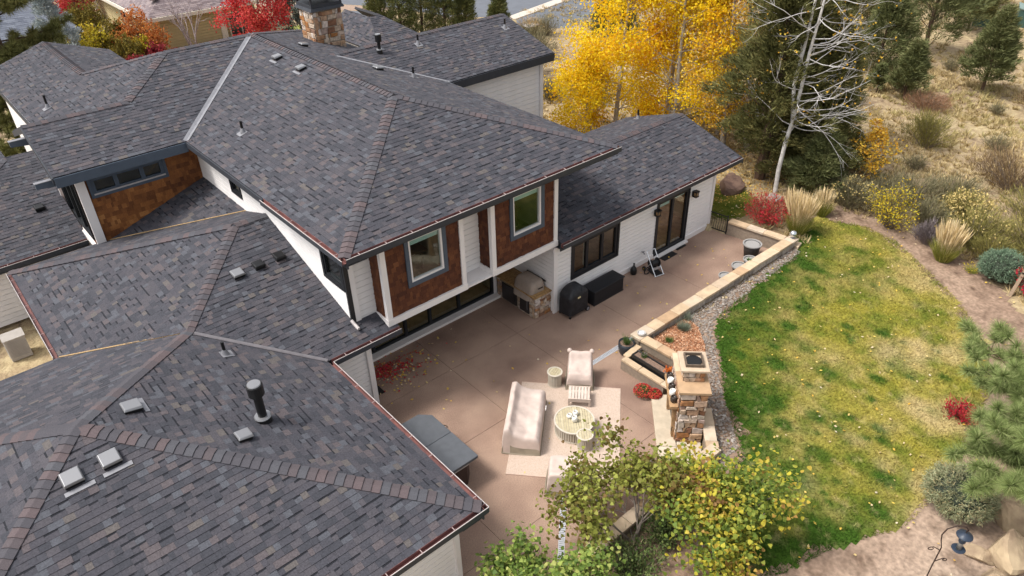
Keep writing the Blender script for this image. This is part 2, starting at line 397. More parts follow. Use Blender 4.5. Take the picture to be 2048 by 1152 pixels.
# ------------------------------------------------------------------ ridge and hip caps
NCAP = [0]
def caps(P, Q, d1, d2, single=True, expo=.205, half=.17):
    """P low end, Q high end; d1, d2: plan directions the two slopes fall to"""
    P, Q = Vector(P), Vector(Q); d = (Q-P).normalized(); n = int((Q-P).length/expo)
    def side(dn):
        dn = Vector((dn[0], dn[1], 0)); N = (dn*K+Vector((0, 0, 1))).normalized()
        s = N.cross(d).normalized()
        return (s if s.dot(dn) > 0 else -s), N
    (a, Na), (b, Nb) = side(d1), side(d2); up = (Na+Nb).normalized()
    m = MB(); L = expo*1.25
    vs = []
    for t, h in ((0, .045), (L, .018)):
        e = d*t
        vs += [e+a*half+Na*h, e+up*(h+.008), e+b*half+Nb*h, e+a*half+Na*(h-.03), e+up*(h-.025), e+b*half+Nb*(h-.03)]
    m.add(vs, [(0, 1, 7, 6), (1, 2, 8, 7), (3, 4, 1, 0), (4, 5, 2, 1), (3, 0, 6, 9), (2, 5, 11, 8)])
    me = m.mesh('ridge_cap', M_cap)
    par = min(ROOFS, key=lambda r: (r[1].O-P).length)[0]
    if single:
        for i in range(n):
            o = link('ridge_cap', me, HOUSE); o.location = P + d*expo*i
    else:
        big_ = MB()
        for i in range(n):
            off = P+d*expo*i; big_.add([Vector(v)+off for v in vs], m.f[:6])
        tag(big_.build('ridge_cap_row', M_cap, HOUSE), kind='stuff')
caps((xE, yS, ZE), AP, (1, 0), (0, -1))
caps((-2.0, 8.85+3.88, ZE+K*3.88), AP, (-1, 0), (0, -1))
caps(V0, AP, (1, 0), (0, 1))
caps((-2.5, 17.77, AP[2]-K*2.77), AP, (-1, 0), (0, 1))
caps(V0, LP, (-1, 0), (0, -1))
caps((LW0, 27.4, ZE), LP, (-1, 0), (0, 1), False)
caps(LP, LR, (0, -1), (0, 1), False)
caps((ux0, uy0, ZU), UA, (-1, 0), (0, -1))
caps((ux1, uy0, ZU), UA, (1, 0), (0, -1))
caps(UA, UB, (-1, 0), (1, 0))
caps(KN, LWp, (-1, 0), (0, -1), True)
caps((2.95, 29.25, ZU+.95), KN, (0, -1), (0, 1), True)
caps(LWp, UB, (0, -1), (0, 1), False); caps((ux1, 37.0, ZU), UB, (1, 0), (0, 1), False)
caps(NW, LWp, (-1, 0), (0, 1), False); caps(NW, (6.3, 41, NW[2]), (-1, 0), (1, 0), False)
caps(FR, (24.0, 28.4, FR[2]), (0, -1), (0, 1), False)
caps((15.56, RY, RR), (26.1, RY, RR), (0, -1), (0, 1), False)
caps((-3, 28.7, 2.55), (2.5, 34.2, 2.55+K*5.5), (-1, 0), (0, -1), False)

# ------------------------------------------------------------------ valleys, eaves, gutters
def valley(P, Q, n1, n2, wd=.1, h=.03, m=M_metal, name='valley_flashing'):
    P, Q = Vector(P), Vector(Q); d = (Q-P).normalized(); b = MB()
    for dn in (n1, n2):
        N = (Vector((dn[0]*K, dn[1]*K, 1))).normalized(); s = N.cross(d).normalized()
        if s.z < 0: s = -s
        o = N*h; b.add([P+o*.6, P+s*wd+o, Q+s*wd+o, Q+o*.6, P-N*.01, P+s*wd+o-N*.01, Q+s*wd+o-N*.01, Q-N*.01], [(0, 1, 2, 3), (4, 7, 6, 5), (0, 4, 5, 1), (3, 2, 6, 7), (1, 5, 6, 2)])
    b.build(name, m, HOUSE)
valley((ux0, 26.4, ZU), UB, (-1, 0), (0, -1), .12)
valley((6.42, 15.72, ZE), V0, (1, 0), (0, -1), .07, m=mat('dull_valley_metal', (.135, .125, .135), rough=.6, amt=.2, scale=6))
M_ndl = mat('needle_litter_tan', (.44, .30, .15), amt=.5, scale=30)
valley((.78, yN, ZE), V0, (0, 1), (-1, 0), .03, .03, M_ndl, 'needle_filled_valley')
valley((3.75, 27.4, ZE), VT, (0, 1), (-1, 0), .03, .03, M_ndl, 'needle_filled_valley')
valley((ux1, 24.9, ZU), FR, (1, 0), (0, -1), .07)
ME_h = MB().box(-.008, -.01, -.012, .008, .13, .004).mesh('gutter_hanger', mat('hanger_pink', (.34, .25, .24), amt=.1))
def gutter(P, Q, out, step=.85, wd=.125, dp=.11, hang=True):
    """trough hung on the eave; P->Q along the eave, out = outward plan direction"""
    P, Q = Vector(P), Vector(Q); o = Vector((out[0], out[1], 0)); b = MB(); d = (Q-P).normalized()
    def bar(o0, z0, o1, z1, mb): mb.hexa([P+o*o0+Vector((0, 0, z0)), P+o*o1+Vector((0, 0, z0)), Q+o*o1+Vector((0, 0, z0)), Q+o*o0+Vector((0, 0, z0)),
                                        P+o*o0+Vector((0, 0, z1)), P+o*o1+Vector((0, 0, z1)), Q+o*o1+Vector((0, 0, z1)), Q+o*o0+Vector((0, 0, z1))])
    bar(0, -dp, .008, .015, b); bar(.009, -dp, wd, -dp+.012, b); bar(wd-.008, -dp+.013, wd, -.012, b)
    g = b.build('gutter', M_gut, HOUSE)
    c = MB(); bar(wd-.008, -.011, wd+.008, .004, c); c.build('gutter_lip', M_lip, g)
    e = MB(); bar(wd+.001, -dp-.06, wd+.008, -.014, e); e.build('gutter_face', M_dark, g)
    f = MB(); bar(-.05, -.30, -.012, -.02, f); f.build('fascia', M_dark, HOUSE)
    s = MB(); bar(-.62, -.22, -.051, -.20, s); s.build('soffit', M_dark, HOUSE)
    if hang:
        n = int((Q-P).length/step)
        for i in range(n):
            h = link('gutter_hanger', ME_h, g); p = P+d*(step*(i+.5)); h.location = p+Vector((0, 0, .004))
            h.rotation_euler = (0, 0, math.atan2(o.y, o.x)-math.pi/2)
gutter((xE, yS-.12, ZE), (xE, 15.60, ZE), (1, 0)); gutter((-5.88, yS, ZE), (xE+.12, yS, ZE), (0, -1))
gutter((6.54, 15.72, ZE), (8.85, 15.72, ZE), (0, -1)); gutter((LW0, yN+.1, ZE), (LW0, 27.4, ZE), (-1, 0), 1.0)
gutter((ux0, uy0, ZU), (ux1+.1, uy0, ZU), (0, -1)); gutter((ux0, uy0-.12, ZU), (ux0, 20.2, ZU), (-1, 0))
gutter((15.5, 15.62, RZ), (26.1, 15.62, RZ), (0, -1)); gutter((-3, 28.7, 2.55), (3.5, 28.7, 2.55), (0, -1))
def fascia(P, Q, out, h=.3, top=0, m=M_dark, th=.05, name='fascia'):
    P, Q = Vector(P), Vector(Q); o = Vector((out[0], out[1], 0))*th; z0, z1 = Vector((0, 0, top-h)), Vector((0, 0, top)); b = MB()
    b.hexa([P+z0, P+o+z0, Q+o+z0, Q+z0, P+z1, P+o+z1, Q+o+z1, Q+z1]); return b.build(name, m, HOUSE)
fascia((19.6, 32.6, 5.2), (22.9, 32.6, 5.2), (0, -1), .2, -.02)
fascia((ux0, 20.2, ZU), (ux0, 26.45, ZU), (-1, 0), .2, -.02)
fascia((2.95, 26.4, ZU), (7.3, 26.4, ZU), (0, -1), .34, -.03, M_blue)
fascia((ux1, uy0, ZU), (ux1, 24.8, ZU), (1, 0), .2, -.02)
fascia((18.0, 24.9, ZU), (24.0, 24.9, ZU), (0, -1), .34, -.03)
fascia((2.95, 26.4, ZU), (2.95, 29.25, ZU+.95), (-1, 0), .22, -.02, M_dark); fascia((2.95, 32.1, ZU), (2.95, 29.25, ZU+.95), (-1, 0), .22, -.02, M_dark)
fascia((24.0, 24.86, ZU), (24.0, 28.4, FR[2]), (1, 0), .22, -.02); fascia((26.1, 15.5, RZ), (26.1, RY, RR), (1, 0), .22, -.02); fascia((26.1, 22, RR-K*3.15), (26.1, RY, RR), (1, 0), .22, -.02)
fascia((3.6, 32.1, ZU), (3.6, 41, ZU), (-1, 0), .2, -.02); fascia((LW0, yN, ZE), (-5.88, yN, ZE), (0, 1), .2, -.02); fascia((LW0, 27.4, ZE), (3.75, 27.4, ZE), (0, 1), .2, -.02)
MB().box(2.98, 26.45, ZU-.36, 7.3, 27.2, ZU-.33).build('soffit', M_dark, HOUSE)
for y_, z_ in ((26.75, 5.72), (29.2, 6.45)):                     # gable outriggers
    MB().hexa([(2.42, y_, z_-.10), (3.6, y_, z_-.22), (3.6, y_+.16, z_-.22), (2.42, y_+.16, z_-.10), (2.42, y_, z_+.08), (3.6, y_, z_+.08), (3.6, y_+.16, z_+.08), (2.42, y_+.16, z_+.08)]).build('gable_beam', M_blue, HOUSE)
    MB().box(2.40, y_-.01, z_+.082, 2.94, y_+.17, z_+.10).build('beam_cap', M_metal, HOUSE)

# ------------------------------------------------------------------ walls
def wall(P0, P1, z0, z1, nrm, openings=(), board=.17, m=M_white, mb=None, siding=True, th=.12):
    """wall face from plan point P0 to P1; nrm outward; openings (s0,s1,z0,z1) along the wall"""
    P0, P1 = Vector((*P0, 0)), Vector((*P1, 0)); d = (P1-P0).normalized(); L = (P1-P0).length; n = Vector((*nrm, 0))
    def blk(b, s0, s1, a, c, h0, h1, tilt=0):
        if s1-s0 < .01 or c-a < .01: return
        e = lambda s, h, z: P0+d*s+n*h+Vector((0, 0, z))
        b.hexa([e(s0, h0, a), e(s1, h0, a), e(s1, h1, a), e(s0, h1, a), e(s0, h0, c), e(s1, h0, c), e(s1, h1-tilt, c), e(s0, h1-tilt, c)])
    b = MB(); s = 0
    for o in sorted(openings):
        blk(b, s, o[0], z0, z1, -th, 0); blk(b, o[0], o[1], z0, o[2], -th, 0); blk(b, o[0], o[1], o[3], z1, -th, 0); s = o[1]
    blk(b, s, L, z0, z1, -th, 0)
    wo = b.build('wall', mb or m, HOUSE)
    if siding:
        z = z0; made = {}
        while z < z1-.03:
            zt = min(z+board+.012, z1); segs = [(0.0, L)]
            for o in openings:
                if o[2] < z+board*.8 and z+board*.2 < o[3]:
                    ns = []
                    for a, c in segs:
                        if o[1] <= a or o[0] >= c: ns.append((a, c)); continue
                        if o[0] > a: ns.append((a, o[0]))
                        if o[1] < c: ns.append((o[1], c))
                    segs = ns
            for a, c in segs:
                if c-a < .02: continue
                k = (round(a, 3), round(c, 3), round(zt-z, 3))
                if k not in made:
                    q = MB(); blk(q, a, c, .019, zt-z-.012, .001, .025, .005); made[k] = q.mesh('siding_board', m)
                ob = link('siding_board', made[k], wo); ob.location = (0, 0, z)
            z += board
    return wo
def window(P0, d, nrm, s0, s1, z0, z1, bars=(), fr=.06, trim=.1, mf=M_black, mt=M_black, sill=None, depth=.06, name='window'):
    P0 = Vector((*P0, 0)); d = Vector((*d, 0)); n = Vector((*nrm, 0))
    e = lambda s, h, z: P0+d*s+n*h+Vector((0, 0, z))
    def blk(b, a, c, za, zb, h0, h1): b.hexa([e(a, h0, za), e(c, h0, za), e(c, h1, za), e(a, h1, za), e(a, h0, zb), e(c, h0, zb), e(c, h1, zb), e(a, h1, zb)])
    b = MB()
    blk(b, s0, s0+fr, z0, z1, -.08, .03); blk(b, s1-fr, s1, z0, z1, -.08, .03)
    xs = [s0+fr]
    for k in bars: blk(b, k-fr*.6, k+fr*.6, z0+fr, z1-fr, -.08, .025); xs += [k-fr*.6, k+fr*.6]
    xs.append(s1-fr)
    blk(b, s0+fr, s1-fr, z0, z0+fr, -.08, .028); blk(b, s0+fr, s1-fr, z1-fr, z1, -.08, .028)
    w_ = b.build(name, mf, HOUSE)
    for i in range(0, len(xs), 2):
        g = MB(); blk(g, xs[i], xs[i+1], z0+fr, z1-fr, -.045, -.035); g.build('pane', M_glass, w_)
    if trim:
        t = MB(); blk(t, s0-trim, s0, z0-trim, z1+trim, -.02, depth); blk(t, s1, s1+trim, z0-trim, z1+trim, -.02, depth)
        blk(t, s0, s1, z0-trim, z0, -.02, depth+.004); blk(t, s0, s1, z1, z1+trim, -.02, depth+.004); t.build('window_trim', mt, w_)
    if sill:
        q = MB(); blk(q, s0, s1, z0-.02, z0+.05, .031, .06); q.build('sill', sill, w_)
    return w_
M_room = mat('interior_wall', (.48, .36, .22), amt=.2, scale=2); M_floor = mat('interior_wood', (.46, .28, .12), amt=.4, scale=4)
M_glow = mat('under_cabinet_light', (1.0, .50, .14), emit=4, amt=0)
M_cab = mat('interior_cabinet', (.24, .115, .05), amt=.3, scale=5)
def room(x0, y0, z0, x1, y1, z1, front='y0'):
    b = MB(); t = .05
    b.box(x0, y0, z0-t, x1, y1, z0); b.box(x0, y1, z0, x1, y1+t, z1); b.box(x0-t, y0, z0, x0, y1, z1); b.box(x1, y0, z0, x1+t, y1, z1); b.box(x0, y0, z1, x1, y1, z1+t)
    b.m[0:6] = [1]*6
    return b.build('room', [M_room, M_floor], HOUSE)
# garage and lower walls
wall((-5.4, 9.35), (5.95, 9.35), 0, ZE-.22, (0, -1)); wall((5.95, 9.35), (5.95, 16.1), 0, ZE-.22, (1, 0), siding=False)
MB().box(5.9, 9.25, 0, 6.03, 9.34, ZE-.24).build('corner_board', M_trim, HOUSE)
wall((5.95, 16.2), (7.95, 16.2), 0, ZE-.22, (0, -1)); MB().box(7.83, 16.10, 0, 8.0, 16.19, ZE-.24).build('corner_board', M_trim, HOUSE)
wall((7.95, 16.2), (7.95, 18.3), 0, ZE-.1, (1, 0), siding=False)
wall((1.4, 20.9), (1.4, 27.0), -.05, ZE-.22, (-1, 0)); wall((-5.4, 20.6), (1.4, 20.6), -.05, ZE-.22, (0, 1), siding=False); wall((-5.4, 9.35), (-5.4, 20.6), 0, ZE-.2, (-1, 0), siding=False)
wall((1.4, 27.0), (3.7, 27.0), 0, ZE-.2, (0, 1), siding=False)
M_beige = mat('beige_stucco', (.46, .36, .27), amt=.12, scale=8)
wall((-2.4, 29.2), (3.6, 29.2), 0, 2.35, (0, -1), board=.2); wall((-2.4, 29.2), (-2.4, 39), 0, 2.35, (-1, 0), siding=False)
# glass wall under the bays
w3 = wall((8.0, 18.3), (14.75, 18.3), 0, 2.78, (0, -1), [(.35, 6.55, .12, 2.62)], siding=False, m=M_white)
window((8.0, 18.3), (1, 0), (0, -1), .35, 6.55, .12, 2.62, (1.2, 2.55, 3.6, 4.9), fr=.09, trim=0, name='glass_wall')
MB().box(8.0, 18.02, 0, 14.75, 18.25, .10).build('door_threshold', M_trim, HOUSE)
room(8.1, 18.45, .08, 14.7, 23, 2.7)
for x_, y_ in ((9.6, 19.6), (11.4, 20.2), (13.2, 19.8)):            # dining chairs seen through the glass
    b = MB(); b.box(x_-.25, y_-.25, .5, x_+.25, y_+.25, .56); b.box(x_-.25, y_+.2, .56, x_+.25, y_+.25, 1.05)
    for a in (-.22, .22):
        for c in (-.22, .22): b.beam((x_+a, y_+c, .08), (x_+a, y_+c, .5), .04, .04, (1, 0, 0))
    b.build('dining_chair', M_cab, HOUSE)
# right wing
wR = wall((15.5, 15.95), (24.85, 15.95), 0, RZ-.23, (0, -1), [(.92, 3.32, 1.15, 2.5), (5.68, 7.62, .08, 2.5)])
window((15.5, 15.95), (1, 0), (0, -1), .92, 3.32, 1.15, 2.5, (1.68, 2.50), fr=.10, trim=.09)
window((15.5, 15.95), (1, 0), (0, -1), 5.68, 7.62, .08, 2.5, (6.65,), fr=.10, trim=.07, name='sliding_door')
MB().box(21.1, 15.72, .0, 23.2, 15.90, .075).build('door_threshold', M_trim, HOUSE)
wall((15.5, 18.3), (15.5, 15.95), 0, 3.0, (-1, 0)); wall((24.85, 15.95), (24.85, 22), 0, RZ-.2, (1, 0), siding=False)
MB().box(15.42, 15.86, 0, 15.60, 15.93, RZ-.25).build('corner_board', M_trim, HOUSE); MB().box(24.76, 15.86, 0, 24.88, 15.93, RZ-.25).build('corner_board', M_trim, HOUSE)
MB().box(15.6, 15.885, 0, 21.1, 15.922, .2).build('base_board', M_trim, HOUSE); MB().box(23.2, 15.885, 0, 24.75, 15.922, .2).build('base_board', M_trim, HOUSE)
room(15.7, 16.1, .08, 20.6, 20, 2.6); room(20.7, 16.1, .08, 24.6, 20, 2.6)
MB().box(21.0, 19.4, .08, 24.3, 19.95, 1.0).box(21.0, 19.6, 1.55, 24.3, 19.95, 2.3).build('kitchen_cabinet', M_cab, HOUSE)
MB().box(21.1, 19.5, 1.50, 24.2, 19.58, 1.545).build('under_cabinet_light', M_glow, HOUSE)
MB().box(16.4, 18.6, 1.7, 17.0, 18.7, 1.8).build('reading_light', M_glow, HOUSE)
MB().box(17.35, 16.2, 1.12, 17.5, 16.3, 2.5).build('curtain', M_trim, HOUSE)
M_blind = mat('pale_blind', (.45, .62, .62), amt=.05)
MB().box(21.3, 16.02, 2.2, 22.0, 16.05, 2.42).box(22.2, 16.02, 2.28, 22.95, 16.05, 2.42).build('blind', M_blind, HOUSE)
# upper storey
wall((7.85, 16.55), (8.62, 16.55), 2.95, ZU-.22, (0, -1), board=.2)
wall((11.5, 16.55), (12.68, 16.55), 2.95, ZU-.22, (0, -1), board=.2)
wall((7.8, 27.2), (7.8, 16.55), 3.0, ZU-.2, (-1, 0), [(3.0, 3.75, 4.7, 5.2), (9.45, 10.45, 4.25, 5.3)], board=.2)
window((7.8, 27.2), (0, -1), (-1, 0), 9.45, 10.45, 4.25, 5.3, fr=.07, trim=.12)
window((7.8, 27.2), (0, -1), (-1, 0), 3.0, 3.75, 4.7, 5.2, fr=.06, trim=.06)
MB().box(7.72, 16.46, 3.02, 7.86, 16.54, ZU-.22).build('corner_post', M_black, HOUSE)
MB().box(7.86, 16.47, 3.02, 8.04, 16.54, ZU-.22).build('corner_board', M_trim, HOUSE)
ME_sk = wedge('wall_shake', M_cedar); ME_sk2 = wedge('wall_shake', M_cedar2)
def shakes(P0, P1, z0, z1, nrm, holes=(), m=M_cedar, me=ME_sk, seed=1, single=0, expo=.15, under=None):
    P0, P1 = Vector((*P0, z0)), Vector((*P1, z0)); d = (P1-P0); L = d.length
    fr = Frame(P0, d, (0, 0, 1))
    if fr.N.dot(Vector((*nrm, 0))) < 0: fr = Frame(P1, -d, (0, 0, 1)); holes = [(L-h[1], L-h[0], h[2], h[3]) for h in holes]
    b = MB(); hs = sorted(holes); s = 0
    def q(a, c, e, g):
        if c-a > .01 and g-e > .01: b.hexa([fr.p(a, e, -.1), fr.p(c, e, -.1), fr.p(c, e, 0), fr.p(a, e, 0), fr.p(a, g, -.1), fr.p(c, g, -.1), fr.p(c, g, 0), fr.p(a, g, 0)])
    H = z1-z0
    for h in hs: q(s, h[0], 0, H); q(h[0], h[1], 0, h[2]); q(h[0], h[1], h[3], H); s = h[1]
    q(s, L, 0, H)
    wo = b.build('shake_wall', m, HOUSE)
    cs = cells(under or [(0, 0), (L, 0), (L, H), (0, H)], expo, (.07, .2), (.008, .014, .022), seed, holes)
    whole = [c for c in cs if c[5]]; random.Random(seed).shuffle(whole); pick = set(id(c) for c in whole[:single])
    for c in cs:
        if id(c) in pick: put_tile(me, 'wall_shake', fr, c, expo, wo)
    rest = [c for c in cs if id(c) not in pick]
    if rest: tag(link('shake_courses', tile_mesh('shake_courses', fr, rest, expo, m), wo), kind='stuff')
    return wo
for bx0, bx1, wa, wb, sd_ in ((8.62, 11.52, 9.55, 10.76, 5), (12.66, 15.52, 13.56, 14.80, 6)):
    zb, zt = 3.12, ZU-.32
    shakes((bx0+.12, 15.9), (bx1-.12, 15.9), zb, zt, (0, -1), [(wa-bx0-.12, wb-bx0-.12, 4.02-zb, 5.48-zb)], seed=sd_, single=95)
    shakes((bx0, 16.55), (bx0, 15.9), zb, zt, (-1, 0), seed=sd_+10, single=12)
    wall((bx1, 15.9), (bx1, 16.55), zb, zt, (1, 0), siding=False)
    window((bx0, 15.9), (1, 0), (0, -1), wa-bx0, wb-bx0, 4.02, 5.48, fr=.07, trim=.13, mf=M_trim, mt=M_blue)
    MB().box(bx0-.04, 15.84, zb, bx0+.13, 15.98, zt).build('corner_board', M_trim, HOUSE)
    MB().box(bx1-.13, 15.84, zb, bx1+.03, 15.98, zt).build('corner_board', M_trim, HOUSE)
    MB().box(bx0-.06, 15.82, 2.90, bx1+.05, 15.99, 3.118).build('band_board', M_trim, HOUSE)
    MB().box(bx0-.06, 15.992, 2.92, bx0+.06, 16.6, 3.118).build('band_board', M_trim, HOUSE)
    MB().box(wa+.08, 15.985, 5.20, wb-.08, 16.02, 5.42).build('blind', mat('pale_blind', (.45, .62, .62), amt=.05), HOUSE)
    room(bx0+.15, 16.05, 3.3, bx1-.15, 19, 5.6)
    MB().box(wa-.2, 17.2, 3.95, wb+.3, 18.2, 4.02).box(wa-.1, 17.3, 3.3, wa, 17.4, 3.95).box(wb+.1, 17.3, 3.3, wb+.2, 17.4, 3.95).build('desk', M_cab, HOUSE)
MB().box(wa+.25, 17.35, 4.021, wa+.85, 17.8, 4.2).build('storage_tray', M_trim, HOUSE)
MB().box(7.9, 15.99, 2.86, 15.45, 18.2, 2.915).build('soffit', M_trim, HOUSE)
MB().box(11.5, 16.0, 2.917, 12.62, 16.54, 2.96).box(11.58, 15.86, 2.90, 12.6, 15.985, 2.96).build('ledge', M_trim, HOUSE)
# left wing bay
shakes((3.75, 27.2), (7.78, 27.2), 2.75, ZU-.36, (0, -1), [(.18, 2.85, 4.62-2.75, 5.42-2.75)], M_cedar2, ME_sk2, 31, 95, .17)
window((3.75, 27.2), (1, 0), (0, -1), .18+.1, 2.75, 4.72, 5.34, (1.1, 2.0), fr=.12, trim=.10, mf=M_blue, mt=M_blue, sill=M_lip)
room(3.9, 27.35, 3.6, 7.6, 30, 5.6)
MB().box(3.56, 27.08, 2.6, 3.86, 27.18, ZU-.34).build('corner_board', M_trim, HOUSE)
wall((3.62, 31.2), (3.62, 27.2), 2.4, ZU-.3, (-1, 0), [(.5, 3.5, 2.95, 5.4)], siding=False, m=M_cedar2)
window((3.62, 31.2), (0, -1), (-1, 0), .5, 3.5, 2.95, 5.4, (1.5, 2.5), fr=.08, trim=.05)
MB().box(3.50, 27.2, 2.55, 3.60, 31.3, 2.72).build('band_board', M_trim, HOUSE); MB().box(3.52, 31.2, 2.4, 3.62, 31.32, ZU-.3).build('corner_board', M_trim, HOUSE)
wall((3.95, 32), (3.95, 41), 0, ZU-.2, (-1, 0), siding=False)
# far wing wall
wall((20.1, 33.1), (22.5, 33.1), 0, 5.0, (0, -1)); wall((20.1, 33.1), (20.1, 38.5), 0, 5.0, (-1, 0), siding=False); wall((22.5, 33.1), (22.5, 38.5), 0, 5.0, (1, 0), siding=False)
wall((17.5, 25.4), (17.5, 36.6), 0, ZU-.2, (1, 0), siding=False)
wall((17.5, 25.3), (23.55, 25.3), 0, ZU-.32, (0, -1), board=.22); MB().box(23.44, 25.19, 0, 23.62, 25.27, ZU-.34).build('corner_board', M_trim, HOUSE)
wall((23.55, 25.3), (23.55, 31), 0, ZU-.3, (1, 0), siding=False); wall((15.55, 16.6), (15.55, 25.3), 2.9, ZU-.2, (1, 0), siding=False)

# ------------------------------------------------------------------ roof vents, pipes, flues, chimney
def onroof(nm, x, y):
    fr = [r for r in ROOFS if r[3] == nm][0][1]; N = fr.N
    z = fr.O.z - (N.x*(x-fr.O.x)+N.y*(y-fr.O.y))/N.z
    return fr, Vector((x, y, z+.015))
def vent(nm, x, y, wv=.36, bright=True, flange=True):
    fr, p = onroof(nm, x, y); S, T, N = fr.S, fr.T, fr.N
    e = lambda s, t, h: p+S*s+T*t+N*h
    b = MB(); a = wv/2
    b.hexa([e(-a, -a, 0), e(a, -a, 0), e(a, a, 0), e(-a, a, 0), e(-a, -a, .10), e(a, -a, .10), e(a, a, .06), e(-a, a, .06)])
    v = b.build('roof_vent', M_vdark, HOUSE)
    c = MB(); a2 = a+.025
    c.hexa([e(-a2, -a2, .102), e(a2, -a2, .102), e(a2, a2, .062), e(-a2, a2, .062), e(-a2+.03, -a2+.03, .165), e(a2-.03, -a2+.03, .165), e(a2-.03, a2-.02, .11), e(-a2+.03, a2-.02, .11)])
    c.build('vent_hood', M_vtop if bright else M_vdark, v, bevel=.012)
    if flange:
        f = MB(); f.hexa([e(-a-.06, -a-.16, .003), e(a+.16, -a-.16, .003), e(a+.16, -a-.06, .003), e(-a-.06, -a-.06, .003), e(-a-.06, -a-.16, .02), e(a+.16, -a-.16, .02), e(a+.16, -a-.06, .02), e(-a-.06, -a-.06, .02)])
        f.build('vent_flange', M_metal, v)
for a in (('gE', 1.41, 15.26), ('gE', 3.08, 13.25, .30, True, False), ('gS', -.19, 13.89), ('gS', .56, 13.91), ('lS', 5.82, 19.65, .32, True, False), ('lS', 6.5, 19.67, .3, False, False), ('lS', 7.2, 19.7, .3, False, False),
          ('uW', 12.05, 28.13, .3), ('uW', 12.05, 26.17, .3), ('uE', 15.21, 25.96, .32, True, False), ('uE', 14.08, 30.0, .3, True, False), ('qS', 2.63, 30.88, .3, False, False)): vent(*a)
def pipe(nm, x, y, h=.42, r=.045, cone=True):
    fr, p = onroof(nm, x, y); b = MB(); b.tube([p-Vector((0, 0, .05)), p+Vector((0, 0, h))], r, 10); o = b.build('vent_pipe', M_vdark, HOUSE)
    c = MB(); c.lathe([(r*2.4, .0), (r*1.15, .16)], p, 12)
    e = lambda s, t, k: p+fr.S*s+fr.T*t+fr.N*k
    c.hexa([e(-.16, -.2, 0), e(.16, -.2, 0), e(.16, .12, 0), e(-.16, .12, 0), e(-.16, -.2, .012), e(.16, -.2, .012), e(.16, .12, .012), e(-.16, .12, .012)])
    c.build('pipe_boot', M_metal, o)
for a in (('gE', 4.15, 16.96), ('uW', 8.72, 24.52), ('uE', 16.34, 25.14), ('fS', 18.42, 27.72), ('fS', 23.18, 27.38), ('wW', 4.43, 32.9, .5), ('rN', 25.6, 20.9)): pipe(*a)
def flue(nm, x, y, h=.95, r=.105, top=.19, white=False):
    fr, p = onroof(nm, x, y); b = MB(); b.lathe([(r*1.9, -.08), (r*1.7, .10), (r, .16), (r, h-.3), (top, h-.28), (top, h), (top*.9, h+.02), (.001, h+.02)], p, 18)
    o = b.build('flue_pipe', M_vdark, HOUSE, smooth=False)
    c = MB(); c.lathe([(top*.86, h+.021), (top*.8, h+.04), (.001, h+.045)], p, 18); c.lathe([(r*1.75, .11), (r*1.95, .13), (r*1.75, .16)], p, 18)
    c.build('flue_cap', M_vtop, o)
flue('gE', 3.76, 13.73, 1.1); flue('fS', 16.46, 27.77, .75, .07, .14)
# chimney on the far slope
CH = link('chimney', MB().box(15.72, 31.95, 6.0, 17.16, 33.25, 8.1).mesh('chimney', M_mortar), HOUSE)
def stones(fr, W_, H_, parent, seed, mn=.16, mx=.42, proud=(.02, .05), name='stone', m=None):
    """irregular veneer: courses of random stones, corners jittered, joints left open"""
    r = random.Random(seed); t = 0
    while t < H_-.03:
        h = min(r.uniform(mn*.7, mx*.62), H_-t)
        if H_-t-h < .06: h = H_-t
        s = 0
        while s < W_-.02:
            wd = min(r.uniform(mn, mx), W_-s)
            if W_-s-wd < .08: wd = W_-s
            j = lambda v: v + r.uniform(-.034, .034); g = .012; p = r.uniform(*proud); k = .022
            hs_ = [(s+g, t+g), (s+wd-g, t+g), (s+wd-g, t+h-g), (s+g, t+h-g)]
            if r.random() < .35 and h > .14 and wd > .2:        # split one stone in two on a slant
                f = r.uniform(.35, .65); c1, c2 = s+wd*f+r.uniform(-.05, .05), s+wd*f+r.uniform(-.05, .05)
                qs = [[hs_[0], (c1-g, t+g), (c2-g, t+h-g), hs_[3]], [(c1+g, t+g), hs_[1], hs_[2], (c2+g, t+h-g)]]
            else: qs = [hs_]
            for q in qs:
                cx = sum(a for a, _ in q)/4; cy = sum(b_ for _, b_ in q)/4; b = MB()
                q = [(min(max(j(a), 0.0), W_), min(max(j(b_), .003), H_)) for a, b_ in q]
                q2 = [(a+(cx-a)*.13, b_+(cy-b_)*.16) for a, b_ in q]
                b.add([fr.p(a, b_, -.01) for a, b_ in q]+[fr.p(a, b_, p*.7) for a, b_ in q]+[fr.p(a, b_, p+r.uniform(-.006, .006)) for a, b_ in q2],
                      [(0, 1, 5, 4), (1, 2, 6, 5), (2, 3, 7, 6), (3, 0, 4, 7), (4, 5, 9, 8), (5, 6, 10, 9), (6, 7, 11, 10), (7, 4, 8, 11), (8, 9, 10, 11)])
                b.build(name, m or M_stone, parent)
            s += wd
        t += h
stones(Frame((15.72, 31.95, 6.2), (1, 0, 0), (0, 0, 1)), 1.44, 1.85, CH, 3, .25, .5)
stones(Frame((15.72, 33.25, 6.2), (0, -1, 0), (0, 0, 1)), 1.3, 1.85, CH, 4, .25, .5)
def frust(b, x0, y0, x1, y1, z0, z1, i): b.hexa([(x0, y0, z0), (x1, y0, z0), (x1, y1, z0), (x0, y1, z0), (x0+i, y0+i, z1), (x1-i, y0+i, z1), (x1-i, y1-i, z1), (x0+i, y1-i, z1)])
b = MB(); frust(b, 15.58, 31.81, 17.30, 33.39, 8.1, 8.22, .05); frust(b, 15.66, 31.89, 17.22, 33.31, 8.221, 8.36, 0)
for x_ in (15.66, 17.14):
    for y_ in (31.89, 33.23): b.box(x_, y_, 8.361, x_+.08, y_+.08, 8.64)
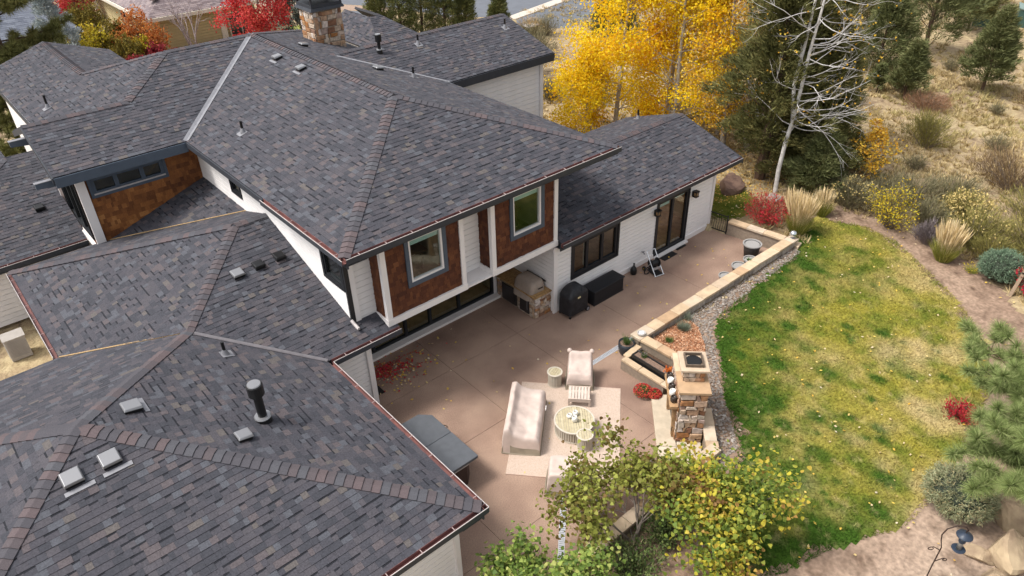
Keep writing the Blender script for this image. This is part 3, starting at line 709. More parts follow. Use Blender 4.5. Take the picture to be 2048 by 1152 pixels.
frust(b, 15.56, 31.79, 17.32, 33.41, 8.641, 9.12, .26); b.build('chimney_cap', M_dark, CH)
MB().lathe([(.22, 9.121), (.22, 9.25), (.18, 9.25), (.18, 9.13)], (16.44, 32.6, 0), 16).build('chimney_flue', M_vdark, CH)
# wall lanterns and spigot
M_lamp = mat('lantern_glow', (.10, .06, .03), emit=.3, amt=0)
for x_ in (21.0, 23.42):
    b = MB(); b.box(x_-.06, 15.86, 2.05, x_+.06, 15.919, 2.3); b.box(x_-.10, 15.68, 2.06, x_+.10, 15.86, 2.10); b.box(x_-.11, 15.67, 2.28, x_+.11, 15.861, 2.33)
    for a in (-.09, .07):
        for c in (15.69, 15.83): b.box(x_+a, c, 2.101, x_+a+.02, c+.02, 2.279)
    l_ = b.build('wall_lantern', M_vdark, HOUSE); MB().box(x_-.06, 15.71, 2.11, x_+.06, 15.82, 2.27).build('lantern_glass', M_lamp, l_)
MB().tube([(20.38, 15.93, .62), (20.38, 15.80, .60), (20.38, 15.78, .54)], .025, 8).tube([(20.34, 15.82, .66), (20.42, 15.82, .66)], .02, 6).build('hose_spigot', M_metal, HOUSE)
# down pipe at the upper corner, downspout end at the lower roof
MB().tube([(7.70, 16.45, 3.25), (7.72, 16.30, 3.16), (7.72, 16.1, 3.12)], .05, 8).build('downspout', M_lip, HOUSE)
MB().tube([(7.82, 21.3, 5.3), (7.7, 19.0, 5.72)], .04, 8).build('downspout_elbow', M_dark, HOUSE)
MB().hexa([(24.9, 15.6, 2.75), (25.0, 15.6, 2.75), (25.0, 15.7, 2.75), (24.9, 15.7, 2.75), (25.9, 15.6, 2.85), (26.0, 15.6, 2.85), (26.0, 15.7, 2.85), (25.9, 15.7, 2.85)]).build('eave_brace', M_vdark, HOUSE)
# ------------------------------------------------------------------ ground
GZ = .30                                   # garden level; the patio is at 0
def inpoly(x, y, poly):
    x = np.asarray(x); y = np.asarray(y); r = np.zeros(x.shape, bool); n = len(poly)
    for i in range(n):
        (x0, y0), (x1, y1) = poly[i], poly[(i+1) % n]
        if y0 == y1: continue
        c = ((y0 > y) != (y1 > y)) & (x < (x1-x0)*(y-y0)/(y1-y0)+x0); r ^= c
    return r
def vnoise(x, y, seed=0):
    """smooth value noise in plan, 0..1"""
    g = np.random.default_rng(seed).random((64, 64)); xi = np.floor(x).astype(int); yi = np.floor(y).astype(int); fx = x-xi; fy = y-yi
    fx = fx*fx*(3-2*fx); fy = fy*fy*(3-2*fy); a = lambda i, j: g[(xi+i) % 64, (yi+j) % 64]
    return (a(0, 0)*(1-fx)+a(1, 0)*fx)*(1-fy)+(a(0, 1)*(1-fx)+a(1, 1)*fx)*fy
def fbm(x, y, seed=0): return vnoise(x, y, seed)*.5+vnoise(x*2.1, y*2.1, seed+1)*.3+vnoise(x*4.3, y*4.3, seed+2)*.2
PATIO = [(5.9, 7.62), (13.45, 7.62), (14.4, 8.55), (15.3, 9.6), (15.98, 10.8), (15.98, 12.35), (25.35, 12.35), (25.0, 15.0), (24.85, 15.95), (24.85, 18.5), (5.9, 18.5)]
SUNK = [(-60, -60), (5.9, -60), (5.9, 7.5), (13.55, 7.5), (14.5, 8.45), (16.05, 10.8), (16.05, 12.35), (25.4, 12.35), (25.1, 15.0), (24.6, 16.2), (24.6, 40), (-60, 40)]
def gh(x, y):
    x = np.asarray(x, float); y = np.asarray(y, float)
    z = np.full(x.shape, GZ)
    far = np.clip((np.hypot(x-18, y-12)-18)/14, 0, 1)*np.clip((40-y)/8, 0, 1)
    z = z + far*(fbm(x*.12, y*.12, 3)-.5)*.9
    z = np.where(inpoly(x, y, SUNK), -.12, z)
    return z
def axis(a, b, st, lo, hi):
    v = list(np.arange(a, b+.01, st)); s = st
    while v[-1] < hi: s *= 1.25; v.append(v[-1]+s)
    s = st
    while v[0] > lo: s *= 1.25; v.insert(0, v[0]-s)
    return np.array(v)
ax_, ay_ = axis(-4, 60, .3, -400, 600), axis(-6, 44, .3, -400, 700)
GXm, GYm = np.meshgrid(ax_, ay_); V = np.c_[GXm.ravel(), GYm.ravel(), gh(GXm, GYm).ravel()]
nx, ny = len(ax_), len(ay_); ii = (np.arange(ny-1)[:, None]*nx+np.arange(nx-1)[None]).ravel()
F = np.c_[ii, ii+1, ii+nx+1, ii+nx].ravel()
def field_mat():
    m = D.materials.new('dry_field_soil'); m.use_nodes = True; n = m.node_tree; N = n.nodes; L = n.links; b = N['Principled BSDF']
    b.inputs['Roughness'].default_value = .95; b.inputs['Specular IOR Level'].default_value = .1
    g = N.new('ShaderNodeNewGeometry')
    def nz(s, d=4):
        q = N.new('ShaderNodeTexNoise'); q.inputs['Scale'].default_value = s; q.inputs['Detail'].default_value = d; L.new(g.outputs['Position'], q.inputs['Vector']); return q
    a = ramp(n, N, [(.35, (.19, .13, .09)), (.5, (.31, .23, .14)), (.65, (.40, .32, .18))]); L.new(nz(.35).outputs[0], a.inputs[0])
    c = ramp(n, N, [(.3, (.13, .09, .065)), (.5, (.32, .245, .145)), (.7, (.50, .41, .25))]); L.new(nz(3.2, 6).outputs[0], c.inputs[0])
    mx = N.new('ShaderNodeMix'); mx.data_type = 'RGBA'; mx.inputs[0].default_value = .5; L.new(a.outputs[0], mx.inputs[6]); L.new(c.outputs[0], mx.inputs[7]); L.new(mx.outputs[2], b.inputs['Base Color'])
    bp = N.new('ShaderNodeBump'); bp.inputs['Strength'].default_value = .8; bp.inputs['Distance'].default_value = .15; L.new(nz(5, 6).outputs[0], bp.inputs['Height']); L.new(bp.outputs[0], b.inputs['Normal'])
    return m
me = npmesh('ground', V, F, np.full(len(ii), 4), True); me.materials.append(field_mat())
tag(link('ground', me), kind='structure')

def vcol_mat(name, rough=.9, grain=.25, gs=14, leaf=0, bump=.4):
    m = D.materials.new(name); m.use_nodes = True; n = m.node_tree; N = n.nodes; L = n.links; b = N['Principled BSDF']
    b.inputs['Roughness'].default_value = rough; b.inputs['Specular IOR Level'].default_value = .1
    at_ = N.new('ShaderNodeAttribute'); at_.attribute_name = 'tint'; g = N.new('ShaderNodeNewGeometry')
    q = N.new('ShaderNodeTexNoise'); q.inputs['Scale'].default_value = gs; q.inputs['Detail'].default_value = 5; L.new(g.outputs['Position'], q.inputs['Vector'])
    mr = N.new('ShaderNodeMapRange'); mr.inputs[1].default_value = .25; mr.inputs[2].default_value = .75; mr.inputs[3].default_value = 1-grain; mr.inputs[4].default_value = 1+grain; L.new(q.outputs[0], mr.inputs[0])
    ml = N.new('ShaderNodeVectorMath'); ml.operation = 'SCALE'; L.new(at_.outputs['Color'], ml.inputs[0]); L.new(mr.outputs[0], ml.inputs['Scale']); L.new(ml.outputs[0], b.inputs['Base Color'])
    if bump:
        bp = N.new('ShaderNodeBump'); bp.inputs['Strength'].default_value = bump; bp.inputs['Distance'].default_value = .04; L.new(q.outputs[0], bp.inputs['Height']); L.new(bp.outputs[0], b.inputs['Normal'])
    return m
def tint(me, C):
    a = me.attributes.new('tint', 'FLOAT_COLOR', 'POINT'); a.data.foreach_set('color', np.c_[C, np.ones(len(C))].astype(np.float32).ravel())
def sheet(name, poly, z, st, material, colf, kind='structure', edge=.12):
    xs = np.arange(min(p[0] for p in poly)-.3, max(p[0] for p in poly)+.3, st); ys = np.arange(min(p[1] for p in poly)-.3, max(p[1] for p in poly)+.3, st)
    X, Y = np.meshgrid(xs, ys); nx_, ny_ = len(xs), len(ys)
    jx = (vnoise(X*2.3, Y*2.3, 41)-.5)*edge*4; jy = (vnoise(X*2.3+9, Y*2.3, 42)-.5)*edge*4
    keep = inpoly(X+jx, Y+jy, poly)
    idx = (np.arange(ny_-1)[:, None]*nx_+np.arange(nx_-1)[None])
    kq = keep[:-1, :-1] & keep[1:, :-1] & keep[:-1, 1:] & keep[1:, 1:]
    ii = idx[kq]; Fq = np.c_[ii, ii+1, ii+nx_+1, ii+nx_]
    used = np.unique(Fq); mp = np.full(nx_*ny_, -1); mp[used] = np.arange(len(used))
    V_ = np.c_[X.ravel(), Y.ravel(), np.full(X.size, z)][used]
    me = npmesh(name, V_, mp[Fq].ravel(), np.full(len(Fq), 4), True); me.materials.append(material); tint(me, colf(V_[:, 0], V_[:, 1]))
    return tag(link(name, me), kind=kind)
LAWN = [(25.2, 11.85), (25.95, 12.25), (27.0, 13.1), (28.6, 12.7), (29.3, 11.0), (29.0, 9.6), (27.7, 7.7), (26.4, 6.0), (24.6, 4.4), (22.2, 3.4), (19.4, 2.9), (17.0, 2.7), (15.2, 2.8), (13.3, 3.7), (11.8, 4.1), (10.4, 5.1), (11.5, 6.2), (13.2, 6.7), (14.5, 7.2), (15.4, 8.2), (16.5, 9.3), (17.5, 10.1), (18.4, 10.9), (19.4, 11.45), (22, 11.65)]
LAWN2 = [(25.5, 15.2), (27.2, 15.0), (28.4, 15.8), (28.7, 17.0), (27.6, 18.8), (25.0, 19.6), (25.0, 16.2)]
SOIL = [(24.9, 14.9), (25.5, 12.1), (30.6, 13.0), (30.5, 9.6), (29.5, 6.5), (26.5, 3.0), (22.5, 1.2), (18.5, -1.5), (12, -4), (7, -1), (6.2, 4.5), (6.2, 7.3), (13.2, 7.25), (16.3, 10.5), (16.3, 12.1), (25.1, 12.1), (25.0, 14.8)]
def mixc(a, b, t): return a+(b-a)*np.clip(t, 0, 1)[:, None]
def soilcol(x, y):
    n = fbm(x*.9, y*.9, 5); k = fbm(x*3.1, y*3.1, 6)
    c = mixc(np.array([.21, .14, .10]), np.array([.31, .22, .16]), n*1.6-.3)
    c = mixc(c, np.array([.36, .27, .205]), np.clip((4.2-y)/2.5, 0, 1)*np.clip((18.5-x)/2.5, 0, 1))
    return mixc(c, np.array([.12, .078, .055]), (k-.52)*3.2)
LEFT = np.array([(25.2, 11.85), (22, 11.65), (19.4, 11.45), (17.5, 10.1), (15.4, 8.2), (14.5, 7.2), (12, 6.3), (10.4, 5.1), (11.8, 4.1), (13.5, 3.7)])
def dleft(x, y):
    d = np.full(x.shape, 9e9)
    for (a, b), (c, e) in zip(LEFT[:-1], LEFT[1:]):
        t = np.clip(((x-a)*(c-a)+(y-b)*(e-b))/((c-a)**2+(e-b)**2), 0, 1); d = np.minimum(d, np.hypot(x-a-t*(c-a), y-b-t*(e-b)))
    return d
SPOTS = [(20.6, 9.4, .5), (19.9, 10.2, .45), (21.9, 9.7, .4), (18.5, 8.6, .7), (16.9, 8.5, .8), (19.3, 7.2, .5), (17.2, 6.4, .45), (16.2, 6.9, .5), (15.9, 5.6, .55), (14.6, 5.6, .9), (13.2, 5.4, 1.0), (12.4, 4.6, .8), (16.4, 3.9, .6), (15.2, 3.5, .6), (18.1, 4.9, .35), (20.2, 6.0, .4), (22.6, 7.0, .4), (27.2, 12.3, .6), (18.0, 9.7, .6)]
_sr = random.Random(4)
SPOTS += [(_sr.uniform(13, 23), _sr.uniform(4, 11), _sr.uniform(.14, .34)) for _ in range(46)]
def lawncol(x, y):
    n = fbm(x*.5, y*.5, 8); f = fbm(x*1.7, y*1.7, 9); ff = fbm(x*5, y*5, 14); g2 = fbm(x*.9+5, y*.9, 23)
    c = mixc(np.array([.265, .235, .038]), np.array([.35, .275, .095]), (n-.36)*3.0)
    c = mixc(c, np.array([.135, .155, .022]), (f-.40)*3.0)
    dl = dleft(x, y); g = np.exp(-dl/1.15)*1.35*(.3+1.4*f)+np.clip(g2-.52, 0, 1)*4.5*np.exp(-dl/3.2)*(.4+1.1*f)
    for sx, sy, r in SPOTS: g = np.maximum(g, np.clip(1.55*np.exp(-((x-sx)**2*1.6+(y-sy)**2*.8)/(r*r)*(.35+2.6*ff*ff+f))-.25, 0, 1)*(.6+.7*ff))
    c = mixc(c, np.array([.040, .085, .010]), g*1.05)
    c = mixc(c, np.array([.46, .36, .20]), (n-.50)*3.0*np.clip((dl-1.6)/1.5, 0, 1)*np.clip((9.0-y)/4, 0, 1))
    return mixc(c, np.array([.42, .33, .16]), (ff-.62)*2.2*np.clip((11-y)/5, .15, 1))
M_soil = vcol_mat('garden_soil', grain=.35, gs=9, bump=.8); M_lawn = vcol_mat('lawn_sod', grain=.3, gs=16)
sheet('soil_bed', SOIL, GZ+.006, .2, M_soil, soilcol)
sheet('lawn', LAWN, GZ+.016, .12, M_lawn, lawncol, edge=.16); sheet('side_lawn', LAWN2, GZ+.016, .15, M_lawn, lambda x, y: lawncol(x, y)*np.array([.62, .72, .7]), edge=.2)
def blades(P, h, wd, lean, C, name, material, label, cat=None):
    """one triangle per blade, all in one mesh (nobody could count them)"""
    n = len(P); a = nr.random(n)*2*np.pi; s = np.c_[np.cos(a), np.sin(a), np.zeros(n)]*wd[:, None]; b = nr.random(n)*2*np.pi
    tip = P+np.c_[np.cos(b)*lean*h, np.sin(b)*lean*h, h]
    Vv = np.stack([P-s, P+s, tip], 1).reshape(-1, 3)
    me = npmesh(name, Vv, np.arange(3*n), np.full(n, 3)); me.materials.append(material)
    if C is not None: tint(me, np.repeat(C, 3, 0))
    return tag(link(name, me), label, cat, kind='stuff')
def scatter(poly, n):
    x0, x1 = min(p[0] for p in poly), max(p[0] for p in poly); y0, y1 = min(p[1] for p in poly), max(p[1] for p in poly)
    x = nr.uniform(x0, x1, n*3); y = nr.uniform(y0, y1, n*3); k = inpoly(x, y, poly); return x[k][:n], y[k][:n]
M_blade = vcol_mat('grass_blade', grain=.15, gs=30, bump=0)
x, y = scatter(LAWN, 75000); n = len(x); C = lawncol(x, y)*nr.uniform(.62, 1.4, (n, 1))
blades(np.c_[x, y, np.full(n, GZ+.01)], nr.uniform(.04, .11, n), nr.uniform(.008, .018, n), 1.2, C, 'lawn_grass', M_blade, 'patchy yellow green autumn lawn grass beside the patio wall', 'grass')
x, y = scatter(LAWN2, 8000); n = len(x)
blades(np.c_[x, y, np.full(n, GZ+.01)], nr.uniform(.03, .08, n), nr.uniform(.006, .014, n), 1.0, lawncol(x, y)*np.array([.62, .72, .7])*nr.uniform(.6, 1.5, (n, 1)), 'side_lawn_grass', M_blade, 'dim green grass strewn with leaves beyond the iron gate', 'grass')

# ------------------------------------------------------------------ patio slabs
M_patio = mat('exposed_aggregate', (.325, .222, .165), rough=.85, noise=(.19, .12, .092), scale=.6, amt=.45, bump=.25, bscale=90, detail=12)
def patio_grain(m):
    n = m.node_tree; N = n.nodes; L = n.links; b = N['Principled BSDF']; src = b.inputs['Base Color'].links[0].from_socket
    g = N.new('ShaderNodeNewGeometry'); q = N.new('ShaderNodeTexNoise'); q.inputs['Scale'].default_value = 38; q.inputs['Detail'].default_value = 3; L.new(g.outputs['Position'], q.inputs['Vector'])
    mr = N.new('ShaderNodeMapRange'); mr.inputs[1].default_value = .3; mr.inputs[2].default_value = .7; mr.inputs[3].default_value = .72; mr.inputs[4].default_value = 1.28; L.new(q.outputs[0], mr.inputs[0])
    ml = N.new('ShaderNodeVectorMath'); ml.operation = 'SCALE'; L.new(src, ml.inputs[0]); L.new(mr.outputs[0], ml.inputs['Scale']); L.new(ml.outputs[0], b.inputs['Base Color'])
patio_grain(M_patio)
pat = MB().prism(PATIO, -.1, -.022).build('patio', mat('patio_joint', (.15, .095, .08), amt=.2)); tag(pat, kind='structure')
xs = [5.0, 7.5, 10.7, 13.65, 17.2, 20.75, 26]; ys = [7.0, 9.42, 12.91, 15.9, 19]
for i in range(len(xs)-1):
    for j in range(len(ys)-1):
        q = clip_rect(PATIO, xs[i]+.006, xs[i+1]-.006, ys[j]+.006, ys[j+1]-.006)
        if q and area(q) > .05: MB().prism(q, -.05, 0).build('slab', M_patio, pat)
M_drain = mat('galvanised_drain', (.46, .47, .50), rough=.5, amt=.2, scale=9)
def drain(pts, wd=.17):
    for a, c in zip(pts[:-1], pts[1:]):
        b = MB(); b.beam((*a, .002), (*c, .002), wd, .008); dr = b.build('drain_channel', M_drain, pat)
        d = Vector((c[0]-a[0], c[1]-a[1], 0)); L_ = d.length; d.normalize(); s = Vector((-d.y, d.x, 0)); e = MB(); k = 0
        while k < L_: p = Vector((*a, .0075))+d*k; e.beam(p-s*wd*.36, p+s*wd*.36, .012, .003); k += .06
        tag(e.build('drain_slots', M_black, dr), kind='stuff')
drain([(16.6, 12.915), (13.4, 12.915)]); drain([(13.3, 12.9), (7.9, 7.8)])

# ------------------------------------------------------------------ patio walls
def caprow(poly, z0, z1, wd, parent, seed, lo=.55, hi=.95):
    r = random.Random(seed)
    for k in range(len(poly)-1):
        a, c = Vector((*poly[k], 0)), Vector((*poly[k+1], 0)); d = (c-a); L_ = d.length; d.normalize(); s = Vector((-d.y, d.x, 0)); t = 0
        while t < L_-.02:
            l_ = min(r.uniform(lo, hi), L_-t); l_ = L_-t if L_-t-l_ < .25 else l_
            j = lambda: r.uniform(-.012, .012); dz = Vector((0, 0, r.uniform(-.006, .006)))
            e = [a+d*(t+.006)-s*(wd/2+j()), a+d*(t+l_-.006)-s*(wd/2+j()), a+d*(t+l_-.006)+s*(wd/2+j()), a+d*(t+.006)+s*(wd/2+j())]
            b = MB(); b.hexa([p+Vector((0, 0, z0)) for p in e]+[p+Vector((0, 0, z1))+dz for p in e]); b.build('cap_stone', M_capst, parent, bevel=.012)
            t += l_
M_wallst = rmat('grey_wall_stone', [(0, (.26, .22, .19)), (.5, (.36, .31, .26)), (1, (.44, .38, .32))], grain=.3, gscale=10, bump=.4)
rw = thing('retaining_wall', 'long low stucco patio wall with sandstone caps running beside the lawn', 'wall', (16, 12.35, 0))
MB().box(15.9, 12.22, -.1, 25.6, 12.5, .57).build('wall_body', M_stucco, rw); caprow([(15.86, 12.36), (25.75, 12.36)], .572, .67, .42, rw, 5)
stones(Frame((16.6, 12.22, .05), (1, 0, 0), (0, 0, 1)), 9.0, .5, rw, 8, .3, .6, (.02, .04), 'face_stone', M_wallst)
MB().hexa([(25.5, 12.0, .3), (25.95, 12.1, .3), (25.9, 12.4, .3), (25.6, 12.4, .3), (25.5, 12.0, .42), (25.95, 12.1, .42), (25.9, 12.4, .42), (25.6, 12.4, .42)]).build('end_stone', M_capst, rw)
ew = thing('end_wall', 'short stucco patio wall with tan caps ending at the iron railing', 'wall', (25.2, 13.7, 0))
MB().hexa([(25.28, 12.51, -.1), (25.55, 12.51, -.1), (25.22, 15.0, -.1), (24.95, 15.0, -.1), (25.28, 12.51, .57), (25.55, 12.51, .57), (25.22, 15.0, .57), (24.95, 15.0, .57)]).build('wall_body', M_stucco, ew)
caprow([(25.40, 12.585), (25.07, 15.02)], .572, .665, .38, ew, 6)
pw = thing('planter_wall', 'stepped stucco planter wall with sandstone caps left of the fireplace', 'planter', (15.5, 11.2, 0))
MB().box(15.95, 10.55, -.1, 16.2, 12.21, .57).build('wall_body', M_stucco, pw); MB().box(14.88, 10.3, -.05, 15.05, 11.92, .36).build('planter_front', M_stucco, pw)
MB().hexa([(14.88, 11.925, -.05), (15.9, 12.05, -.05), (15.9, 12.21, -.05), (14.88, 12.08, -.05), (14.88, 11.925, .36), (15.9, 12.05, .36), (15.9, 12.21, .36), (14.88, 12.08, .36)]).build('planter_side', M_stucco, pw)
caprow([(16.06, 12.14), (16.1, 10.5), (15.1, 9.75)], .572, .67, .36, pw, 7); caprow([(14.97, 12.06), (14.97, 10.15)], .362, .45, .24, pw, 9); caprow([(15.1, 12.06), (15.85, 12.14)], .362, .452, .22, pw, 10)
MB().box(15.06, 10.2, -.05, 15.94, 12.0, .28).build('planting_soil', M_soil2 if 'M_soil2' in globals() else mat('dark_soil', (.10, .06, .04), amt=.4, scale=12), pw)
sw = thing('seat_wall', 'tan capped seat wall curving round the fireplace and under the leafy tree', 'wall', (11, 7.5, 0))
for a, c in (((14.75, 8.62), (13.58, 7.52)), ((13.6, 7.5), (7.7, 7.5))):
    b = MB(); b.beam((*a, .235), (*c, .235), .26, .67); b.build('wall_body', M_stucco, sw)
caprow([(14.78, 8.66), (13.62, 7.55)], .572, .67, .34, sw, 11); caprow([(13.72, 7.5), (7.6, 7.5)], .573, .672, .36, sw, 12)
# railing gate
rl = thing('iron_railing', 'small black iron railing with wavy bars between the house and end wall', 'railing', (24.9, 15.5, 0))
MB().beam((24.95, 15.04, .83), (24.86, 15.9, .83), .04, .03).build('top_rail', M_black, rl); MB().beam((24.95, 15.04, .08), (24.86, 15.9, .08), .03, .03).build('bottom_rail', M_black, rl)
for yy in (15.05, 15.89): MB().box(24.95-(yy-15.04)*.1-.02, yy-.02, 0, 24.95-(yy-15.04)*.1+.02, yy+.02, .9).build('post', M_black, rl)
for i in range(7):
    yy = 15.14+i*.105; xx = 24.95-(yy-15.04)*.1
    MB().tube([(xx, yy+math.sin(z_*9)*.018, z_) for z_ in np.linspace(.09, .82, 9)], .010, 5).build('baluster', M_black, rl)

# ------------------------------------------------------------------ loose stuff: river rock, mulch, fallen leaves
OCT = np.array([(1, 0, 0), (-1, 0, 0), (0, 1, 0), (0, -1, 0), (0, 0, 1), (0, 0, -1)], float)
OCF = np.array([(0, 2, 4), (2, 1, 4), (1, 3, 4), (3, 0, 4), (2, 0, 5), (1, 2, 5), (3, 1, 5), (0, 3, 5)])
def pebbles(x, y, z, r, name, material, label, cat, flat=.6):
    n = len(x); S_ = np.c_[r*nr.uniform(.7, 1.4, n), r*nr.uniform(.7, 1.4, n), r*nr.uniform(.4, .9, n)*flat/.6]; a = nr.random(n)*6.28
    Vb = OCT[None]*S_[:, None]*nr.uniform(.75, 1.2, (n, 6, 1)); c, s = np.cos(a)[:, None], np.sin(a)[:, None]
    Vb = np.stack([Vb[..., 0]*c-Vb[..., 1]*s+x[:, None], Vb[..., 0]*s+Vb[..., 1]*c+y[:, None], Vb[..., 2]+np.asarray(z)[..., None] if np.ndim(z) else Vb[..., 2]+z], -1)
    Fb = (OCF[None]+6*np.arange(n)[:, None, None]).ravel()
    me = npmesh(name, Vb.reshape(-1, 3), Fb, np.full(8*n, 3)); me.materials.append(material); return tag(link(name, me), label, cat, kind='stuff')
M_peb = rmat('river_rock', [(0, (.13, .105, .09)), (.3, (.22, .19, .165)), (.6, (.29, .25, .215)), (.8, (.20, .145, .105)), (1, (.38, .35, .32))], grain=.2)
ROCK = [(16.6, 12.15), (25.5, 12.15), (25.4, 11.8), (22, 11.6), (19.3, 11.5), (18.35, 10.95), (17.4, 10.1), (16.4, 9.25), (15.4, 8.25), (14.5, 7.25), (13.5, 7.0), (13.6, 7.3), (14.9, 8.4), (16.4, 10.4), (17.0, 10.3), (18.2, 11.5)]
MULCH = [(16.25, 12.12), (18.4, 12.12), (18.2, 11.5), (17.6, 10.75), (17.05, 10.3), (16.35, 10.6)]
x, y = scatter(ROCK, 5200); k = ~inpoly(x, y, MULCH); x, y = x[k], y[k]
pebbles(x, y, GZ+.02+nr.random(len(x))*.02, nr.uniform(.025, .06, len(x)), 'river_rock', M_peb, 'grey river pebbles in the strip between patio wall and lawn', 'gravel')
M_chip = rmat('cedar_mulch', [(0, (.20, .075, .035)), (.4, (.34, .15, .075)), (.75, (.46, .24, .13)), (1, (.60, .40, .27))], grain=.2)
x, y = scatter(MULCH, 5000); n = len(x)
def chips(P, ln, wd, name, material, label, cat, tilt=.35):
    n = len(P); a = nr.random(n)*6.28; d = np.c_[np.cos(a), np.sin(a), nr.normal(0, tilt, n)]*ln[:, None]; s = np.c_[-np.sin(a), np.cos(a), nr.normal(0, tilt, n)]*wd[:, None]
    Vv = np.stack([P-d, P+s, P+d, P-s], 1).reshape(-1, 3); me = npmesh(name, Vv, np.arange(4*n), np.full(n, 4)); me.materials.append(material)
    return tag(link(name, me), label, cat, kind='stuff')
tag(MB().prism(MULCH, GZ+.008, GZ+.05).build('mulch_bed', mat('mulch_base', (.20, .09, .05), amt=.4, scale=20)), kind='structure')
chips(np.c_[x, y, GZ+.06+nr.random(n)*.03], nr.uniform(.03, .07, n), nr.uniform(.012, .028, n), 'bark_mulch', M_chip, 'reddish cedar bark mulch in the triangular bed behind the wall', 'mulch')
M_yleaf = rmat('fallen_yellow_leaf', [(0, (.62, .36, .06)), (.4, (.68, .50, .10)), (.7, (.60, .46, .26)), (1, (.66, .58, .44))], leaf=.2, grain=0)
M_rleaf = rmat('fallen_red_leaf', [(0, (.40, .02, .035)), (.5, (.55, .035, .06)), (1, (.42, .12, .05))], leaf=.2, grain=0)
def gauss(cx, cy, sx, sy, n): return nr.normal(cx, sx, n), nr.normal(cy, sy, n)
x, y = gauss(8.95, 17.35, .28, .22, 420); x[:130] += nr.normal(.45, .5, 130); y[:130] += nr.normal(-.2, .3, 130); chips(np.c_[x, y, .012+nr.random(420)*.03], nr.uniform(.03, .055, 420), nr.uniform(.02, .04, 420), 'fallen_red_leaves', M_rleaf, 'drift of fallen crimson leaves on the patio by the glass wall', 'leaves', .25)
x, y = gauss(9.35, 17.0, .75, .5, 150); x2, y2 = scatter([(8.2, 8.2), (12.5, 8.2), (14.5, 12), (16.5, 13), (24, 13), (24, 15.6), (13.6, 15.8), (13.6, 17.9), (8.4, 17.9)], 70); x = np.r_[x, x2]; y = np.r_[y, y2]; n = len(x)
chips(np.c_[x, y, .015+nr.random(n)*.02], nr.uniform(.03, .06, n), nr.uniform(.025, .045, n), 'fallen_patio_leaves', M_yleaf, 'scattered yellow and tan leaves fallen across the patio', 'leaves', .25)
x, y = scatter(LAWN, 75); x2, y2 = scatter(LAWN2, 170); x3, y3 = scatter(SOIL, 260); x = np.r_[x, x2, x3]; y = np.r_[y, y2, y3]; n = len(x)
chips(np.c_[x, y, GZ+.06+nr.random(n)*.03], nr.uniform(.03, .06, n), nr.uniform(.025, .04, n), 'fallen_garden_leaves', M_yleaf, 'scattered yellow leaves fallen over the lawn and garden beds', 'leaves', .3)
x, y = scatter([(26, 17), (29, 15.6), (33, 16), (34, 20), (29, 22), (26, 20)], 1500); n = len(x)
chips(np.c_[x, y, gh(x, y)+.03], nr.uniform(.04, .07, n), nr.uniform(.03, .05, n), 'aspen_leaf_litter', rmat('aspen_litter', [(0, (.30, .16, .05)), (.5, (.48, .28, .07)), (1, (.60, .42, .12))], grain=0), 'golden leaf litter under the big dark juniper', 'leaves', .3)
# ------------------------------------------------------------------ outdoor fireplace (local x = width, +y = front)
HZ = .12
fp = thing('outdoor_fireplace', 'tall stone veneer outdoor fireplace with sandstone shoulders beside the lawn', 'fireplace', (13.50, 8.74, HZ), rad(45))
MB().box(.02, -.77, -.1, 1.64, -.02, 1.84).build('core', M_mortar, fp, True)
stones(Frame((.0, -.02, 0), (0, -1, 0), (0, 0, 1)), .75, 1.84, fp, 21, .15, .46, (.02, .06))
for o in list(fp.children):                       # veneer was built in local space
    o.matrix_parent_inverse = Matrix()
def lstones(fr, W_, H_, parent, seed, *a):
    old = set(parent.children); stones(fr, W_, H_, parent, seed, *a)
    for o in set(parent.children)-old: o.matrix_parent_inverse = Matrix()
lstones(Frame((1.64, .0, 0), (-1, 0, 0), (0, 0, 1)), .40, 1.84, fp, 22, .13, .34, (.0, .03))
lstones(Frame((.42, .0, 0), (-1, 0, 0), (0, 0, 1)), .40, 1.84, fp, 23, .13, .34, (.0, .03))
lstones(Frame((1.24, .0, 1.0), (-1, 0, 0), (0, 0, 1)), .82, .84, fp, 24, .13, .34, (.0, .03))
MB().box(.46, -.018, .05, 1.2, .0, .95).build('firebox', M_vdark, fp, True)
MB().box(-.07, -.84, 1.842, .86, .06, 1.93).build('shoulder_stone', M_capst, fp, True, bevel=.012); MB().box(.868, -.84, 1.842, 1.72, .06, 1.928).build('shoulder_stone', M_capst, fp, True, bevel=.012)
MB().box(.44, -.70, 1.932, 1.14, -.10, 2.30).build('chimney_core', M_mortar, fp, True)
lstones(Frame((.44, -.10, 1.932), (0, -1, 0), (0, 0, 1)), .60, .36, fp, 25, .16, .34, (.015, .04)); lstones(Frame((1.14, -.10, 1.932), (-1, 0, 0), (0, 0, 1)), .70, .36, fp, 26, .16, .34, (.01, .03))
MB().box(.34, -.80, 2.302, 1.24, .0, 2.38).build('chimney_cap_stone', M_capst, fp, True, bevel=.012)
b = MB()
for a in ((.50, -.66, .54, -.14), (1.04, -.66, 1.08, -.14), (.541, -.66, 1.039, -.62), (.541, -.18, 1.039, -.14)): b.box(a[0], a[1], 2.382, a[2], a[3], 2.47)
M_bronze = mat('weathered_bronze', (.13, .095, .07), rough=.6, amt=.3, scale=9)
b.build('spark_frame', M_bronze, fp, True); MB().lathe([(.23, 2.384), (.23, 2.41), (.001, 2.412)], (.79, -.40, 0), 20).build('flue_cover', M_vdark, fp, True)
M_mantel = mat('mantel_wood', (.40, .25, .13), amt=.35, scale=6)
MB().box(.05, .005, 1.18, 1.5, .24, 1.29).build('mantel_shelf', M_mantel, fp, True, bevel=.01)
